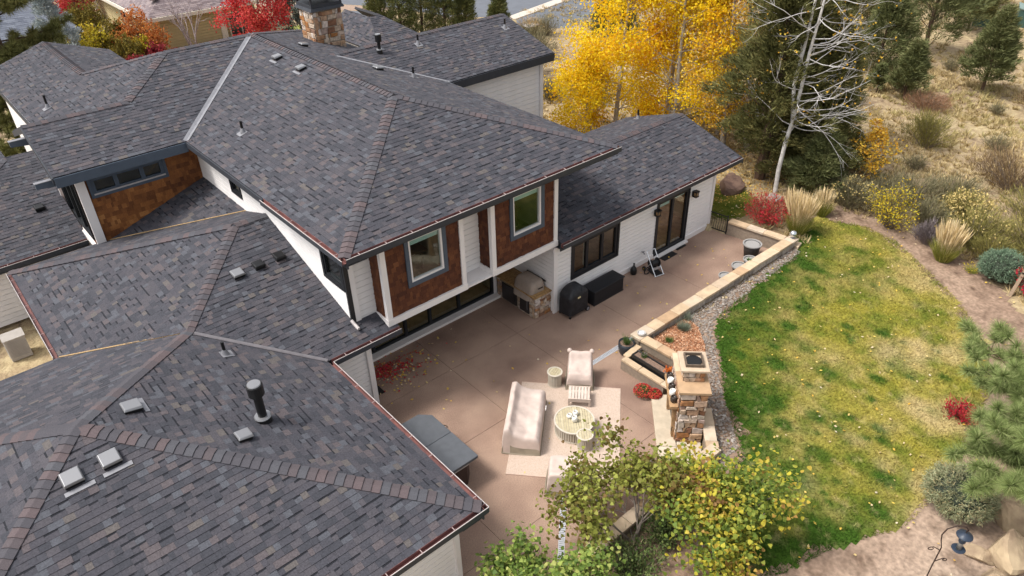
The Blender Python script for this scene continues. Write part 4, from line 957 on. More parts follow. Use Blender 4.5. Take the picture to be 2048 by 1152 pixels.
for x_ in (.14, 1.3): MB().hexa([(x_, .005, .02), (x_+.12, .005, .02), (x_+.12, .09, .02), (x_, .09, .02), (x_, .005, 1.178), (x_+.12, .005, 1.178), (x_+.12, .15, 1.178), (x_, .15, 1.178)]).build('mantel_post', M_mantel, fp, True)
MB().tube([(.05, .10, .5), (-.02, .14, .52), (-.05, .14, .46), (-.03, .14, .42)], .012, 6).build('gas_key', M_vdark, fp, True)
he = thing('hearth', 'pale flagstone hearth slab spread round the foot of the fireplace', 'hearth', (13.3, 8.9, 0))
for q in ([(12.95, 8.95), (13.36, 8.55), (14.95, 10.15), (14.55, 10.5)], [(12.95, 8.95), (12.6, 8.55), (12.95, 8.2), (13.36, 8.55)], [(12.95, 8.2), (13.42, 7.64), (14.6, 8.72), (14.2, 9.2), (13.36, 8.55)]):
    c = (sum(p[0] for p in q)/len(q), sum(p[1] for p in q)/len(q)); MB().prism([(x_+(c[0]-x_)*.01, y_+(c[1]-y_)*.01) for x_, y_ in q], .0, HZ-.005).build('flagstone', rmat('pale_flagstone', [(0, (.44, .36, .26)), (1, (.49, .42, .33))], grain=.15, gscale=4, bump=.1), he, bevel=.01)
# candle jars on the mantel
M_wax = mat('white_candle_glass', (.78, .77, .74), rough=.3, amt=.04); M_dkj = mat('dark_candle_glass', (.045, .035, .03), rough=.2, amt=.1); M_in = mat('jar_inside', (.35, .32, .28), amt=.1)
R45 = Matrix.Rotation(rad(45), 3, 'Z')
for i, (lx, dark, lab) in enumerate(((1.28, 1, 'dark glass candle jar farthest along the fireplace mantel'), (1.06, 0, 'white candle jar on the mantel, farther of the two white ones'), (.80, 1, 'dark candle jar between the two white ones on the mantel'), (.55, 0, 'white candle jar on the mantel, nearer of the two white ones'), (.27, 1, 'dark glass candle jar at the near end of the mantel'))):
    p = Vector((13.50, 8.74, HZ)) + R45 @ Vector((lx, .125, 1.293)); t_ = thing('candle_jar', lab, 'candle', p, 0, 'candle jars on the mantel')
    MB().lathe([(.065, 0), (.095, .03), (.10, .13), (.085, .19), (.07, .20), (.066, .185), (.064, .15)], (0, 0, 0), 16).build('jar', M_dkj if dark else M_wax, t_, True, True)
    MB().lathe([(.062, .148), (.001, .15)], (0, 0, 0), 16).build('wax', M_in if not dark else M_vdark, t_, True)

# ------------------------------------------------------------------ rug and lounge group, turned 42 degrees like the fireplace
def rot(a): return Matrix.Rotation(a, 3, 'Z')
RA = rad(41.4); rc = Vector((math.cos(RA)*16.17-math.sin(RA)*.81, math.sin(RA)*16.17+math.cos(RA)*.81, 0))
M_rug = mat('woven_rug', (.53, .42, .345), rough=.95, noise=(.41, .315, .25), scale=45, amt=.5, bump=.4, bscale=70)
rg = thing('area_rug', 'pinkish beige woven rug under the round slatted coffee table', 'rug', (rc.x, rc.y, .004), RA)
MB().box(-1.97, -1.6, 0, 1.97, 1.6, .012).build('rug_field', M_rug, rg, True)
for k in (-1, 1): MB().box(k*1.975-.012, -1.6, .001, k*1.975+.012, 1.6, .016).build('bound_edge', mat('rug_binding', (.50, .36, .29), amt=.2), rg, True)
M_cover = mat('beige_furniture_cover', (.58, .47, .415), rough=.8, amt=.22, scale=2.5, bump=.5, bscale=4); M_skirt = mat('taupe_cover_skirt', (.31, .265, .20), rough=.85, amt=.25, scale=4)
def cloth(name, label, loc, rz, L_, prof, skirt=.14, nl=30, wr=.042, seed=1, cat='furniture cover', group='covered patio seats'):
    """draped cover: prof = list of (y,z) from back foot over the top to front foot; ends close in; wrinkles by noise"""
    t_ = thing(name, label, cat, loc, rz, group); r = np.random.default_rng(seed)
    P = [Vector((0, y_, z_)) for y_, z_ in prof]; pts = []
    for a, c in zip(P[:-1], P[1:]):
        n_ = max(2, int((c-a).length/.07))
        pts += [a+(c-a)*(k/n_) for k in range(n_)]
    pts.append(P[-1]); ym = sum(p.y for p in pts)/len(pts); m = len(pts)
    V = []; F = []
    ends = [(-1.0, .0, 0), (-1.0, .45, .0), (-1.0, .93, .0), (-.965, 1, 0)]
    cols = [(-L_/2-.05, 0), (-L_/2-.02, .35), (-L_/2, .8), (-L_/2+.03, .97)]+[(x_, 1.0) for x_ in np.linspace(-L_/2+.1, L_/2-.1, nl)]+[(L_/2-.03, .97), (L_/2, .8), (L_/2+.02, .35), (L_/2+.05, 0)]
    for i, (x_, hf) in enumerate(cols):
        for j, p in enumerate(pts):
            sag = 1-.06*(1-(2*x_/L_)**2)*(1 if abs(p.y) < .35 else .3) if hf == 1 else 1
            n_ = float(fbm(np.array([x_*4+seed*7]), np.array([j*.33]), seed)[0]-.5); fold = math.sin(x_*11+j*.45+seed)*.35+math.sin(x_*23-j*.8+seed*2)*.2
            z_ = p.z*hf*sag; up = min(1, p.z*3)
            V.append((x_*(1+.03*(1-p.z)), p.y*(1 if hf == 1 else 1.02-.02*hf)+n_*wr*(1.2-up), max(.015, z_+(n_+fold*.3)*wr*2.2*up)))
    for i in range(len(cols)-1):
        for j in range(m-1): F.append((i*m+j, i*m+j+1, (i+1)*m+j+1, (i+1)*m+j))
    b = MB(); b.add(V, F)
    for q, f in enumerate(b.f):
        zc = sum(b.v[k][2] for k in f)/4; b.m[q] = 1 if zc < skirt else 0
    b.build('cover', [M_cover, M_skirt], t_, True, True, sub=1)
    h = MB(); y0, y1 = prof[0][0], prof[-1][0]; x_ = L_/2+.06
    h.tube([(-x_, y0, .02), (x_, y0, .02), (x_+.02, ym, .02), (x_, y1, .02), (-x_, y1, .02), (-x_-.02, ym, .02), (-x_, y0, .02)], .018, 6); h.build('hem_cord', M_skirt, t_, True)
    return t_
s_ = cloth('covered_sofa', 'long beige draped cover over a sofa at the left of the rug', (10.72, 12.22, .016), rad(42), 2.2, [(.56, .0), (.55, .45), (.50, .86), (.36, .90), (.22, .70), (-.1, .60), (-.42, .62), (-.54, .5), (-.56, 0)], .16, seed=3)
MB().beam((.3, -.60, .45), (.52, -.60, .40), .02, .05).build('strap', M_trim, s_, True)
c_ = cloth('covered_armchair', 'beige draped cover over an armchair behind the slatted ottoman', (13.45, 12.58, .016), rad(-47), .78, [(.46, .0), (.46, .5), (.42, .92), (.30, .95), (.18, .78), (-.15, .64), (-.38, .62), (-.46, .45), (-.47, 0)], .2, nl=12, seed=5)
for x_ in (-.36, .36): MB().lathe([(.001, 0), (.07, .01), (.085, .07), (.05, .13), (.001, .14)], (x_, .40, .86), 12).build('cover_corner', M_cover, c_, True, True)
cloth('covered_lounge_chair', 'beige draped cover over a chair half hidden by the leafy tree', (10.05, 9.75, .016), rad(133), 1.0, [(.46, .0), (.46, .5), (.42, .82), (.30, .85), (.18, .80), (-.15, .78), (-.38, .76), (-.46, .55), (-.47, 0)], .2, nl=14, seed=8)
M_teak = rmat('pale_teak_slat', [(0, (.42, .36, .235)), (1, (.50, .44, .305))], grain=.15, gscale=12); M_ltw = mat('pale_table_frame', (.53, .48, .40), rough=.6, amt=.1, scale=6)
def drum(name, label, loc, r_, h, cat, rz, slat=.075, ring=.045, n=44, bars=28, group=None):
    t_ = thing(name, label, cat, loc, rz, group)
    MB().lathe([(r_-ring, h-.035), (r_, h-.035), (r_, h), (r_-ring, h), (r_-ring, h-.034)], (0, 0, 0), n).build('rim', M_ltw, t_, True)
    y_ = -(r_-ring)+.004
    while y_ < r_-ring-.01:
        y2 = min(y_+slat-.010, r_-ring-.003); f = lambda y: math.sqrt(max(0, (r_-ring-.002)**2-y*y)); a, c = f(y_), f(y2)
        MB().hexa([(-a, y_, h-.03), (a, y_, h-.03), (c, y2, h-.03), (-c, y2, h-.03), (-a, y_, h-.006), (a, y_, h-.006), (c, y2, h-.006), (-c, y2, h-.006)]).build('slat', M_teak, t_, True); y_ += slat
    MB().lathe([(r_-.06, 0), (r_-.02, 0), (r_-.02, .04), (r_-.06, .04)], (0, 0, 0), n).build('base_ring', M_ltw, t_, True)
    me = MB().box(-.006, -.018, .041, .006, .018, h-.036).mesh('stave', M_ltw)
    for k in range(bars):
        a = 2*math.pi*k/bars; o = link('stave', me, t_, True); o.location = ((r_-.035)*math.cos(a), (r_-.035)*math.sin(a), 0); o.rotation_euler = (0, 0, a)
    MB().lathe([(r_-.07, .03), (r_-.07, h-.04)], (0, 0, 0), n).build('liner', mat('table_liner', (.36, .31, .24), amt=.1), t_, True)
    return t_
drum('coffee_table', 'large round slatted coffee table with staved side on the rug', (11.70, 11.10, .018), .61, .44, 'table', rad(50), bars=48)
drum('side_table', 'small staved drum side table between the covered sofa and armchair', (12.74, 13.02, .002), .25, .53, 'table', rad(20), bars=26)
drum('drum_stool', 'small round slatted stool standing against the coffee table', (11.45, 10.42, .018), .25, .5, 'stool', rad(50), bars=26)
ot = thing('slatted_ottoman', 'low square wooden ottoman with open slats before the covered armchair', 'ottoman', (12.76, 11.92, .018), rad(-47))
M_otw = rmat('whitewashed_wood', [(0, (.50, .41, .345)), (1, (.57, .49, .43))], grain=.12, gscale=10)
for k in range(7): MB().box(-.33+k*.096, -.28, .30, -.33+k*.096+.075, .28, .325).build('slat', M_otw, ot, True)
for a in ((-.35, -.31, .35, -.282), (-.35, .282, .35, .31)): MB().box(a[0], a[1], .2, a[2], a[3], .33).build('apron', M_otw, ot, True)
for x_ in (-.35, .29):
    MB().box(x_, -.28, .2, x_+.03, .28, .298).build('side_rail', M_otw, ot, True)
    for y_ in (-.30, .24): MB().box(x_, y_, 0, x_+.06, y_+.06, .198).build('leg', M_otw, ot, True)
for i, (x_, y_, h, lab) in enumerate(((11.66, 11.27, .12, 'short white ceramic jar at the left of the coffee table trio'), (11.86, 11.22, .15, 'white ceramic jar at the back of the coffee table trio'), (11.66, 11.05, .19, 'tallest white ceramic jar at the front of the coffee table trio'))):
    t_ = thing('ceramic_jar', lab, 'jar', (x_, y_, .46), 0, 'white jars on the coffee table')
    MB().lathe([(.06, 0), (.082, .02), (.085, h*.7), (.065, h), (.058, h), (.06, h*.8), (.055, h*.75)], (0, 0, 0), 16).build('body', M_wax, t_, True, True); MB().lathe([(.056, h*.76), (.001, h*.77)], (0, 0, 0), 16).build('wax', M_in, t_, True)

# ------------------------------------------------------------------ hot tub
ht = thing('hot_tub', 'square hot tub with grey cover tucked under the garage eave', 'hot tub', (7.35, 12.75, 0))
def oct_(x0, y0, x1, y1, c): return [(x0+c, y0), (x1-c, y0), (x1, y0+c), (x1, y1-c), (x1-c, y1), (x0+c, y1), (x0, y1-c), (x0, y0+c)]
M_tub = mat('tub_cover_vinyl', (.095, .102, .115), rough=.6, amt=.15, scale=5, bump=.1)
MB().prism(oct_(6.42, 11.62, 8.30, 13.9, .26), .02, .80).build('skirt', mat('tub_skirt', (.06, .035, .03), amt=.2), ht); MB().prism(oct_(6.36, 11.56, 8.36, 13.96, .28), .802, .87).build('shell_lip', M_lip, ht)
MB().prism(oct_(6.33, 11.53, 8.39, 12.745, .02)[:3]+[(8.39, 12.745), (6.33, 12.745)], .872, .97).build('cover_half', M_tub, ht, bevel=.02)
MB().prism([(6.33, 12.755), (8.39, 12.755), (8.39, 13.68), (8.1, 13.98), (6.6, 13.98), (6.33, 13.7)], .872, .97).build('cover_half', M_tub, ht, bevel=.02)
MB().tube([(8.40, 13.0, .93), (8.46, 13.02, .90), (8.46, 13.12, .90), (8.40, 13.14, .93)], .012, 6).build('cover_handle', M_black, ht)
# ------------------------------------------------------------------ grill island in the alcove
bi = thing('grill_island', 'stone grill island with golden granite top in the alcove under the bay', 'grill island', (15.05, 17.1, 0))
MB().box(14.69, 16.10, 0, 15.47, 18.2, .90).build('core', M_mortar, bi)
stones(Frame((14.67, 16.09, 0), (1, 0, 0), (0, 0, 1)), .80, .90, bi, 41, .15, .34, (.015, .04)); stones(Frame((14.69, 17.0, 0), (0, -1, 0), (0, 0, 1)), .9, .90, bi, 42, .15, .34, (.015, .04)); stones(Frame((14.69, 18.2, 0), (0, -1, 0), (0, 0, 1)), .3, .90, bi, 43, .12, .3, (.015, .04))
M_gran = mat('golden_granite', (.38, .235, .10), rough=.35, noise=(.20, .11, .045), amt=.5, scale=14, detail=8)
MB().box(14.62, 16.03, .902, 15.48, 18.22, .96).build('counter', M_gran, bi, bevel=.01)
M_steel = mat('dark_steel_door', (.055, .05, .05), rough=.35, metal=.4, amt=.1)
for a, c in ((17.05, 17.85), (16.35, 16.85)):
    d_ = MB().box(14.615, a, .12, 14.66, c, .82).build('door', M_steel, bi, bevel=.008); MB().tube([(14.60, a+.06, .3), (14.585, a+.06, .5), (14.60, a+.06, .7)], .010, 6).build('handle', M_vdark if a > 17 else M_metal, d_)
def blob(name, label, cat, loc, rz, prof, material, wr=.02, seed=1, nl=14, sub=1, group=None):
    """prof: list of rings (z, half x, half y, corner roundness, dx, dy)"""
    t_ = thing(name, label, cat, loc, rz, group); V = []; n = 28; r = random.Random(seed); ph = [r.uniform(0, 6) for _ in range(6)]
    for k, (z_, hx, hy, ro, dx, dy) in enumerate(prof):
        for i in range(n):
            a = 2*math.pi*i/n; c, s = math.cos(a), math.sin(a); e = 2/(2+6*(1-ro))
            f = 1+wr*(math.sin(5*a+ph[0]+z_*6)+.7*math.sin(9*a+ph[1]-z_*4)+.5*math.sin(14*a+ph[2]))
            V.append((dx+hx*math.copysign(abs(c)**e, c)*f, dy+hy*math.copysign(abs(s)**e, s)*f, z_+wr*.25*math.sin(4*a+ph[3]+k)*min(1, z_*3)))
    m = len(prof); F = [(k*n+i, k*n+(i+1) % n, (k+1)*n+(i+1) % n, (k+1)*n+i) for k in range(m-1) for i in range(n)]+[tuple(range((m-1)*n, m*n))]
    b = MB(); b.add(V, F); b.build('cover', material, t_, True, True, sub=sub); return t_
M_gcov = mat('taupe_grill_cover', (.34, .275, .225), rough=.75, amt=.2, scale=5, bump=.2, bscale=8)
t_ = blob('built_in_grill_cover', 'taupe fabric cover over the built-in grill on the stone island', 'grill cover', (15.02, 16.75, .962), 0, [(-.25, .42, .47, .4, -.06, 0), (-.05, .40, .50, .3, -.02, 0), (.0, .36, .52, .2, 0, 0), (.28, .33, .50, .25, .02, 0), (.40, .27, .46, .4, .04, 0), (.44, .16, .34, .5, .05, 0)], M_gcov, .02, 4)
MB().box(.33, -.5, .30, .36, .5, .36).build('hood_edge', M_steel, t_, True); MB().box(-.05, -.545, .15, .18, -.535, .19).build('vent_flap', M_vdark, t_, True)
M_bcov = mat('black_grill_cover', (.012, .012, .014), rough=.5, amt=.3, scale=6, noise=(.035, .035, .04), bump=.25, bscale=6)
t_ = blob('covered_grill', 'black fabric covered barbecue grill on castors next to the deck box', 'grill', (16.05, 15.47, 0), 0, [(.14, .50, .33, .25, 0, 0), (.5, .49, .33, .25, 0, 0), (.86, .50, .33, .25, 0, 0), (.93, .47, .32, .35, 0, 0), (1.08, .33, .27, .5, .02, .03), (1.18, .20, .20, .6, .03, .05), (1.21, .08, .08, .8, .03, .05)], M_bcov, .018, 6)
MB().hexa([(-.12, -.345, .80), (.02, -.345, .80), (.02, -.338, .80), (-.12, -.338, .80), (-.12, -.337, .86), (.02, -.337, .86), (.02, -.33, .86), (-.12, -.33, .86)]).build('cover_label', mat('cream_label', (.66, .55, .30), amt=.2), t_, True)
MB().tube([(.12, -.3, 1.0), (.2, -.2, 1.12), (.22, .1, 1.15)], .012, 5).build('cover_handle', M_bcov, t_, True)
for x_, y_ in ((-.42, -.26), (-.42, .26)):
    w_ = MB().tube([(x_, y_-.02, .05), (x_, y_+.02, .05)], .05, 12).build('castor', M_vdark, t_, True); MB().box(x_-.015, y_-.015, .09, x_+.015, y_+.015, .16).build('castor_stem', M_metal, w_, True)
for y_ in (-.33, .27):
    w_ = MB().tube([(.45, y_, .10), (.45, y_+.05, .10)], .10, 18).build('wheel', M_vdark, t_, True); MB().tube([(.45, y_-.004, .10), (.45, y_+.054, .10)], .07, 16).build('hub', M_metal, w_, True)
# deck box
db = thing('deck_box', 'long black ribbed storage box against the white wall', 'storage box', (17.66, 15.47, 0))
M_res = mat('black_resin', (.020, .020, .023), rough=.45, amt=.2, scale=8); x0, x1, y0, y1, h = -.82, .82, -.31, .31, .62
MB().box(x0+.02, y0+.02, .0, x1-.02, y1-.02, h-.03).build('body', M_res, db, True)
for (me_, n_, fx) in ((MB().box(-.026, -.012, .05, .026, 0, h-.07).mesh('rib', M_res), 24, 0),):
    for i in range(n_): o = link('rib', me_, db, True); o.location = (x0+.06+i*(x1-x0-.12)/(n_-1), y0+.019, 0)
me_ = MB().box(-.012, -.026, .05, 0, .026, h-.07).mesh('rib', M_res)
for i in range(9): o = link('rib', me_, db, True); o.location = (x0+.019, y0+.06+i*(y1-y0-.12)/8, 0)
for a in ((x0, y0, x1, y0+.019), (x0, y1-.019, x1, y1)): MB().box(a[0], a[1], .0, a[2], a[3], .048).build('plinth', M_res, db, True)
ld = MB().box(x0-.02, y0-.02, h-.028, x1+.02, y1+.01, h+.02).build('lid', M_res, db, True, bevel=.01)
me_ = MB().box(-.024, y0+.03, h+.021, .024, y1-.04, h+.031).mesh('lid_rib', M_res)
for i in range(25): o = link('lid_rib', me_, ld, True); o.location = (x0+.05+i*(x1-x0-.1)/24, 0, 0)
# sprayer bottle, hose reel, mats
bt = thing('black_bottle_vase', 'black bottle-shaped vase standing by the white wall left of the hose reel', 'vase', (19.63, 15.66, 0))
MB().lathe([(.10, 0), (.13, .05), (.135, .2), (.10, .30), (.05, .36), (.032, .42), (.035, .5), (.025, .5)], (0, 0, 0), 18).build('bottle', M_vdark, bt, True, True)
hr = thing('hose_reel', 'wheeled hose reel cart with silver tube frame on the patio', 'hose reel', (20.33, 15.2, 0), rad(-12))
M_alu = mat('aluminium_tube', (.62, .62, .63), rough=.3, metal=.7, amt=.05)
for x_ in (-.2, .2): MB().tube([(x_, -.36, .04), (x_, -.05, .42), (x_*1.02, .30, .88)], .020, 8).build('side_tube', M_alu, hr, True); MB().tube([(x_, .28, .08), (x_, .0, .44)], .018, 8).build('rear_strut', M_alu, hr, True)
MB().tube([(-.205, .30, .88), (.205, .30, .88)], .022, 8).build('push_bar', M_alu, hr, True); MB().tube([(-.24, -.36, .04), (.24, -.36, .04)], .018, 8).build('front_bar', M_alu, hr, True); MB().box(-.2, -.16, .20, .2, -.12, .30).build('cross_plate', M_alu, hr, True)
MB().tube([(-.16, .02, .42), (.16, .02, .42)], .12, 18).build('drum', M_vdark, hr, True)
for x_ in (-.18, .165): MB().tube([(x_, .02, .42), (x_+.015, .02, .42)], .19, 20).build('drum_flange', M_vdark, hr, True)
for x_ in (-.29, .24): w_ = MB().tube([(x_, .28, .10), (x_+.05, .28, .10)], .10, 16).build('wheel', M_vdark, hr, True); MB().tube([(x_-.004, .28, .10), (x_+.054, .28, .10)], .025, 10).build('hub', mat('yellow_hub', (.5, .38, .05), amt=0), w_, True)
MB().box(-.19, -.34, .05, .19, .22, .07).build('tray', M_vdark, hr, True)
MB().tube([(-.2, .0, .3)]+[(-.34+.12*math.cos(a), .02+.02*math.sin(a*2), .16+.15*math.sin(a)) for a in np.linspace(0, 5.6, 18)], .022, 7).build('hose', M_vdark, hr, True, True)
for nm, lab, q in (('door_mat', 'dark rubber mat in front of the sliding door', (21.3, 15.42, 22.13, 15.88)), ('entry_mat', 'dark mat by the white corner of the garage wall', (8.02, 16.45, 8.42, 17.15))):
    t_ = thing(nm, lab, 'door mat', ((q[0]+q[2])/2, (q[1]+q[3])/2, .002)); M_mat = mat('rubber_mat', (.022, .020, .020), rough=.8, amt=.3, scale=20)
    MB().box(q[0], q[1], .002, q[2], q[3], .014).build('pad', M_mat, t_)
    for i in range(7): yy = q[1]+.04+i*(q[3]-q[1]-.08)/6; MB().box(q[0]+.03, yy-.012, .0145, q[2]-.03, yy+.012, .02).build('ridge', M_mat, t_)
tag(MB().box(22.35, 15.60, .002, 22.95, 15.70, .03).box(22.38, 15.63, .0301, 22.92, 15.67, .04).build('boot_tray', M_vdark), 'small black boot scraper at the sliding door threshold', 'boot scraper')
# ------------------------------------------------------------------ pots
M_pot = mat('charcoal_pot', (.055, .052, .05), rough=.6, amt=.2, scale=6); M_rimp = mat('grey_pot_rim', (.30, .29, .28), rough=.6, amt=.1); M_psoil = mat('dry_potting_soil', (.23, .15, .11), amt=.5, scale=25, bump=.6)
def pot(label, loc, r_, h, group='plastic nursery pots by the patio wall'):
    t_ = thing('planter_pot', label, 'pot', loc, 0, group); MB().lathe([(r_*.72, 0), (r_*.95, h*.9), (r_*.95, h-.03), (r_*.80, h-.03), (r_*.78, h-.10)], (0, 0, 0), 26).build('pot', M_pot, t_, True, True)
    MB().lathe([(r_*.93, h-.05), (r_*1.06, h-.05), (r_*1.06, h), (r_*.90, h), (r_*.88, h-.03)], (0, 0, 0), 26).build('rim', M_rimp, t_, True); MB().lathe([(r_*.86, h-.09), (.001, h-.075)], (0, 0, 0), 20).build('soil', M_psoil, t_, True); return t_
pot('large black pot of dry soil standing in the patio corner', (24.15, 13.28, 0), .36, .62); pot('small black pot by the wall nearest the large pot', (23.45, 12.86, 0), .27, .36)
pot('small black pot by the wall, middle of the three small ones', (22.72, 12.88, 0), .29, .36); pot('small black pot by the wall, leftmost of the three small ones', (21.75, 12.84, 0), .25, .34)
gp = thing('ceramic_planter', 'dark glazed round planter with spiky plant at the wall corner', 'pot', (15.62, 12.50, 0)); MB().lathe([(.18, 0), (.25, .12), (.285, .34), (.28, .5), (.25, .5), (.24, .42)], (0, 0, 0), 28).build('pot', mat('blue_black_glaze', (.03, .034, .04), rough=.25, amt=.1), gp, True, True)
MB().lathe([(.245, .43), (.001, .45)], (0, 0, 0), 20).build('soil', M_psoil, gp, True)
tr_ = thing('planter_trough', 'long black planter trough in the raised bed beside the fireplace', 'planter', (15.28, 11.1, .28)); MB().box(-.14, -.72, 0, .14, .72, .30).build('trough', M_vdark, tr_, True)
for a in ((-.17, -.75, -.13, .75), (.13, -.75, .17, .75), (-.129, -.75, .129, -.71), (-.129, .71, .129, .75)): MB().box(a[0], a[1], .26, a[2], a[3], .36).build('rim', M_vdark, tr_, True)
MB().box(-.128, -.70, .301, .128, .70, .325).build('soil', M_psoil, tr_, True)
gd = thing('glass_globe', 'silver glass garden globe on a small foot at the wall end', 'globe', (25.6, 12.37, .672)); M_mir = mat('mirror_globe', (.62, .66, .68), rough=.12, metal=.85, amt=.2, scale=9)
MB().lathe([(.001, .04)]+[(.15*math.sin(a), .19-.15*math.cos(a)) for a in np.linspace(.25, math.pi-.02, 12)]+[(.001, .34)], (0, 0, 0), 22).build('globe', M_mir, gd, True, True); MB().lathe([(.09, 0), (.07, .05), (.05, .06)], (0, 0, 0), 16).build('foot', M_metal, gd, True)
cb_ = thing('candle_bowl', 'frosted glass candle bowl on the sandstone corner of the patio wall', 'bowl', (16.12, 12.30, .672)); MB().lathe([(.08, 0), (.135, .03), (.145, .10), (.125, .10), (.11, .05), (.001, .045)], (0, 0, 0), 22).build('bowl', mat('frosted_glass', (.46, .44, .42), rough=.3, amt=.1), cb_, True, True)
MB().lathe([(.09, .05), (.085, .085), (.001, .085)], (0, 0, 0), 16).build('candle', M_wax, cb_, True)
# air conditioner
ac = thing('air_conditioner', 'grey outdoor air conditioning unit by the side wall below the gutter', 'air conditioner', (0, 27.0, -.1)); M_ac = mat('ac_grey', (.36, .33, .30), rough=.6, amt=.15, scale=5)
MB().box(-.33, -.28, .0, .32, .26, .86).build('case', M_ac, ac, True, bevel=.02); MB().box(-.36, -.31, .862, .35, .29, .90).build('lid', M_ac, ac, True, bevel=.01)
me_ = MB().box(-.26, -.30, 0, .26, -.285, .02).mesh('louvre', M_ac)
for k in range(12): o = link('louvre', me_, ac, True); o.location = (0, 0, .15+k*.055)
me_ = MB().box(-.35, -.24, 0, -.335, .24, .02).mesh('louvre', M_ac)
for k in range(12): o = link('louvre', me_, ac, True); o.location = (0, 0, .15+k*.055)
# ------------------------------------------------------------------ bird feeder on a scrolled hook
M_iron = mat('rusty_iron', (.045, .026, .02), rough=.7, amt=.3, scale=12)
hk = thing('shepherd_hook', 'scrolled black iron shepherd hook standing in the bare soil', 'garden hook', (14.04, 1.78, .3))
CW = lambda u, v, z: (lambda d: Vector((0, 0, CAMH))+d*((z-CAMH)/d.z))(fwd+r2*((u-1024)/FPX)-u2*((v-576)/FPX))
S2 = lambda pts: [Vector(p) for p in pts]
hx = Vector((.72, -.69, 0)).normalized()
def hp(a, z_): return Vector((14.04, 1.78, 0))+hx*a+Vector((0, 0, z_))
MB().tube([hp(0, .3), hp(0, .9), hp(.01, 1.3), hp(.02, 1.6), hp(-.06, 1.85), hp(-.10, 2.05), hp(-.04, 2.25), hp(.14, 2.36), hp(.34, 2.33), hp(.43, 2.22), hp(.39, 2.16)], .014, 6).build('stem', M_iron, hk, smooth=True)
def curl(a, z_, sg, r_): return [hp(a, z_)]+[hp(a+sg*(.16+r_*math.sin(t)*(1-t/9)+t*.015), z_+.12-r_*(1-math.cos(t))*.6*(1-t/12)) for t in np.linspace(.1, 5.2, 14)]
MB().tube(curl(.02, 1.5, -1, .12), .011, 6).build('scroll', M_iron, hk, smooth=True); MB().tube(curl(.0, 1.1, 1, .10), .011, 6).build('scroll', M_iron, hk, smooth=True)
fd = thing('bird_feeder', 'dark blue tube bird feeder with round roof hanging from the iron hook', 'bird feeder', hp(.40, 1.50)); M_fb = mat('feeder_blue', (.030, .042, .065), rough=.4, amt=.15)
MB().lathe([(.001, .62), (.05, .60), (.17, .545), (.175, .53), (.16, .525)], (0, 0, 0), 22).build('roof', M_fb, fd, True, True); MB().lathe([(.055, .08), (.055, .527)], (0, 0, 0), 14).build('seed_tube', mat('feeder_tube', (.28, .27, .25), rough=.3, amt=.3), fd, True, True)
MB().lathe([(.001, .04), (.13, .05), (.15, .08), (.13, .085), (.056, .075)], (0, 0, 0), 22).build('tray', M_fb, fd, True, True); MB().lathe([(.06, .30), (.075, .33), (.075, .38), (.06, .4)], (0, 0, 0), 14).build('port_band', M_fb, fd, True); MB().tube([(0, 0, .6), (0, 0, .67)], .008, 5).build('hanger', M_iron, fd, True)
# ------------------------------------------------------------------ boulders
def rock(name, label, loc, sx, sy, sz, seed, group='boulders by the bird feeder', m=None):
    r = np.random.default_rng(seed); nu, nv = 30, 18; V = []; pl_ = r.normal(0, 1, (8, 3)); pl_ /= np.linalg.norm(pl_, axis=1)[:, None]; dd = r.uniform(.40, .62, 8)
    for j in range(nv):
        th = math.pi*j/(nv-1)
        for i in range(nu):
            a = 2*math.pi*i/nu; d = np.array([math.sin(th)*math.cos(a), math.sin(th)*math.sin(a), math.cos(th)]); q = pl_@d; k = 1.0
            for e, t in zip(q, dd):
                if e > 0: k = min(k, t/e)
            d = d*k*(1+.013*r.normal()); V.append((d[0]*sx, d[1]*sy, d[2]*sz))
    F = [(j*nu+i, (j+1)*nu+i, (j+1)*nu+(i+1) % nu, j*nu+(i+1) % nu) for j in range(nv-1) for i in range(nu)]
    b = MB(); b.add(V, F); o = b.build(name, m or M_boul, None); o.location = loc; o.rotation_euler = (0, 0, r.uniform(0, 6)); return tag(o, label, 'boulder', group)
M_boul = mat('sandy_boulder', (.44, .34, .22), rough=.95, noise=(.20, .14, .095), amt=.5, scale=1.6, bump=.5, bscale=12, detail=10)
rock('boulder', 'tall pale boulder directly behind the globe spruce at the right edge', (17.35, 1.15, .55), .75, .6, .85, 4); rock('boulder', 'largest tan boulder leaning at the right edge above the low rocks', (16.3, .70, .5), .95, .6, .8, 15)
rock('boulder', 'low rounded boulder at the bottom right corner', (15.3, .55, .36), .6, .45, .35, 6); rock('boulder', 'small brown boulder between the globe spruce and the leaning boulder', (15.75, 1.15, .35), .45, .35, .22, 7); rock('boulder', 'small boulder wedged on the right edge behind the tall pale one', (17.55, .35, .6), .7, .6, .7, 19, m=mat('ochre_boulder', (.40, .27, .13), rough=.95, noise=(.19, .12, .07), amt=.5, scale=3, bump=1.0, bscale=9, detail=10))
M_boul2 = mat('reddish_boulder', (.19, .12, .09), rough=.95, noise=(.10, .06, .05), amt=.45, scale=3, bump=.8, bscale=7)
rock('boulder', 'dark reddish boulder behind the house corner under the juniper', (28.2, 17.3, .45), .9, .75, .75, 33, 'boulders behind the red shrub', M_boul2); rock('boulder', 'grey boulder behind the red shrub', (28.6, 15.2, .4), .7, .5, .35, 11, 'boulders behind the red shrub', mat('grey_boulder', (.34, .30, .28), amt=.3, scale=4, bump=.5))
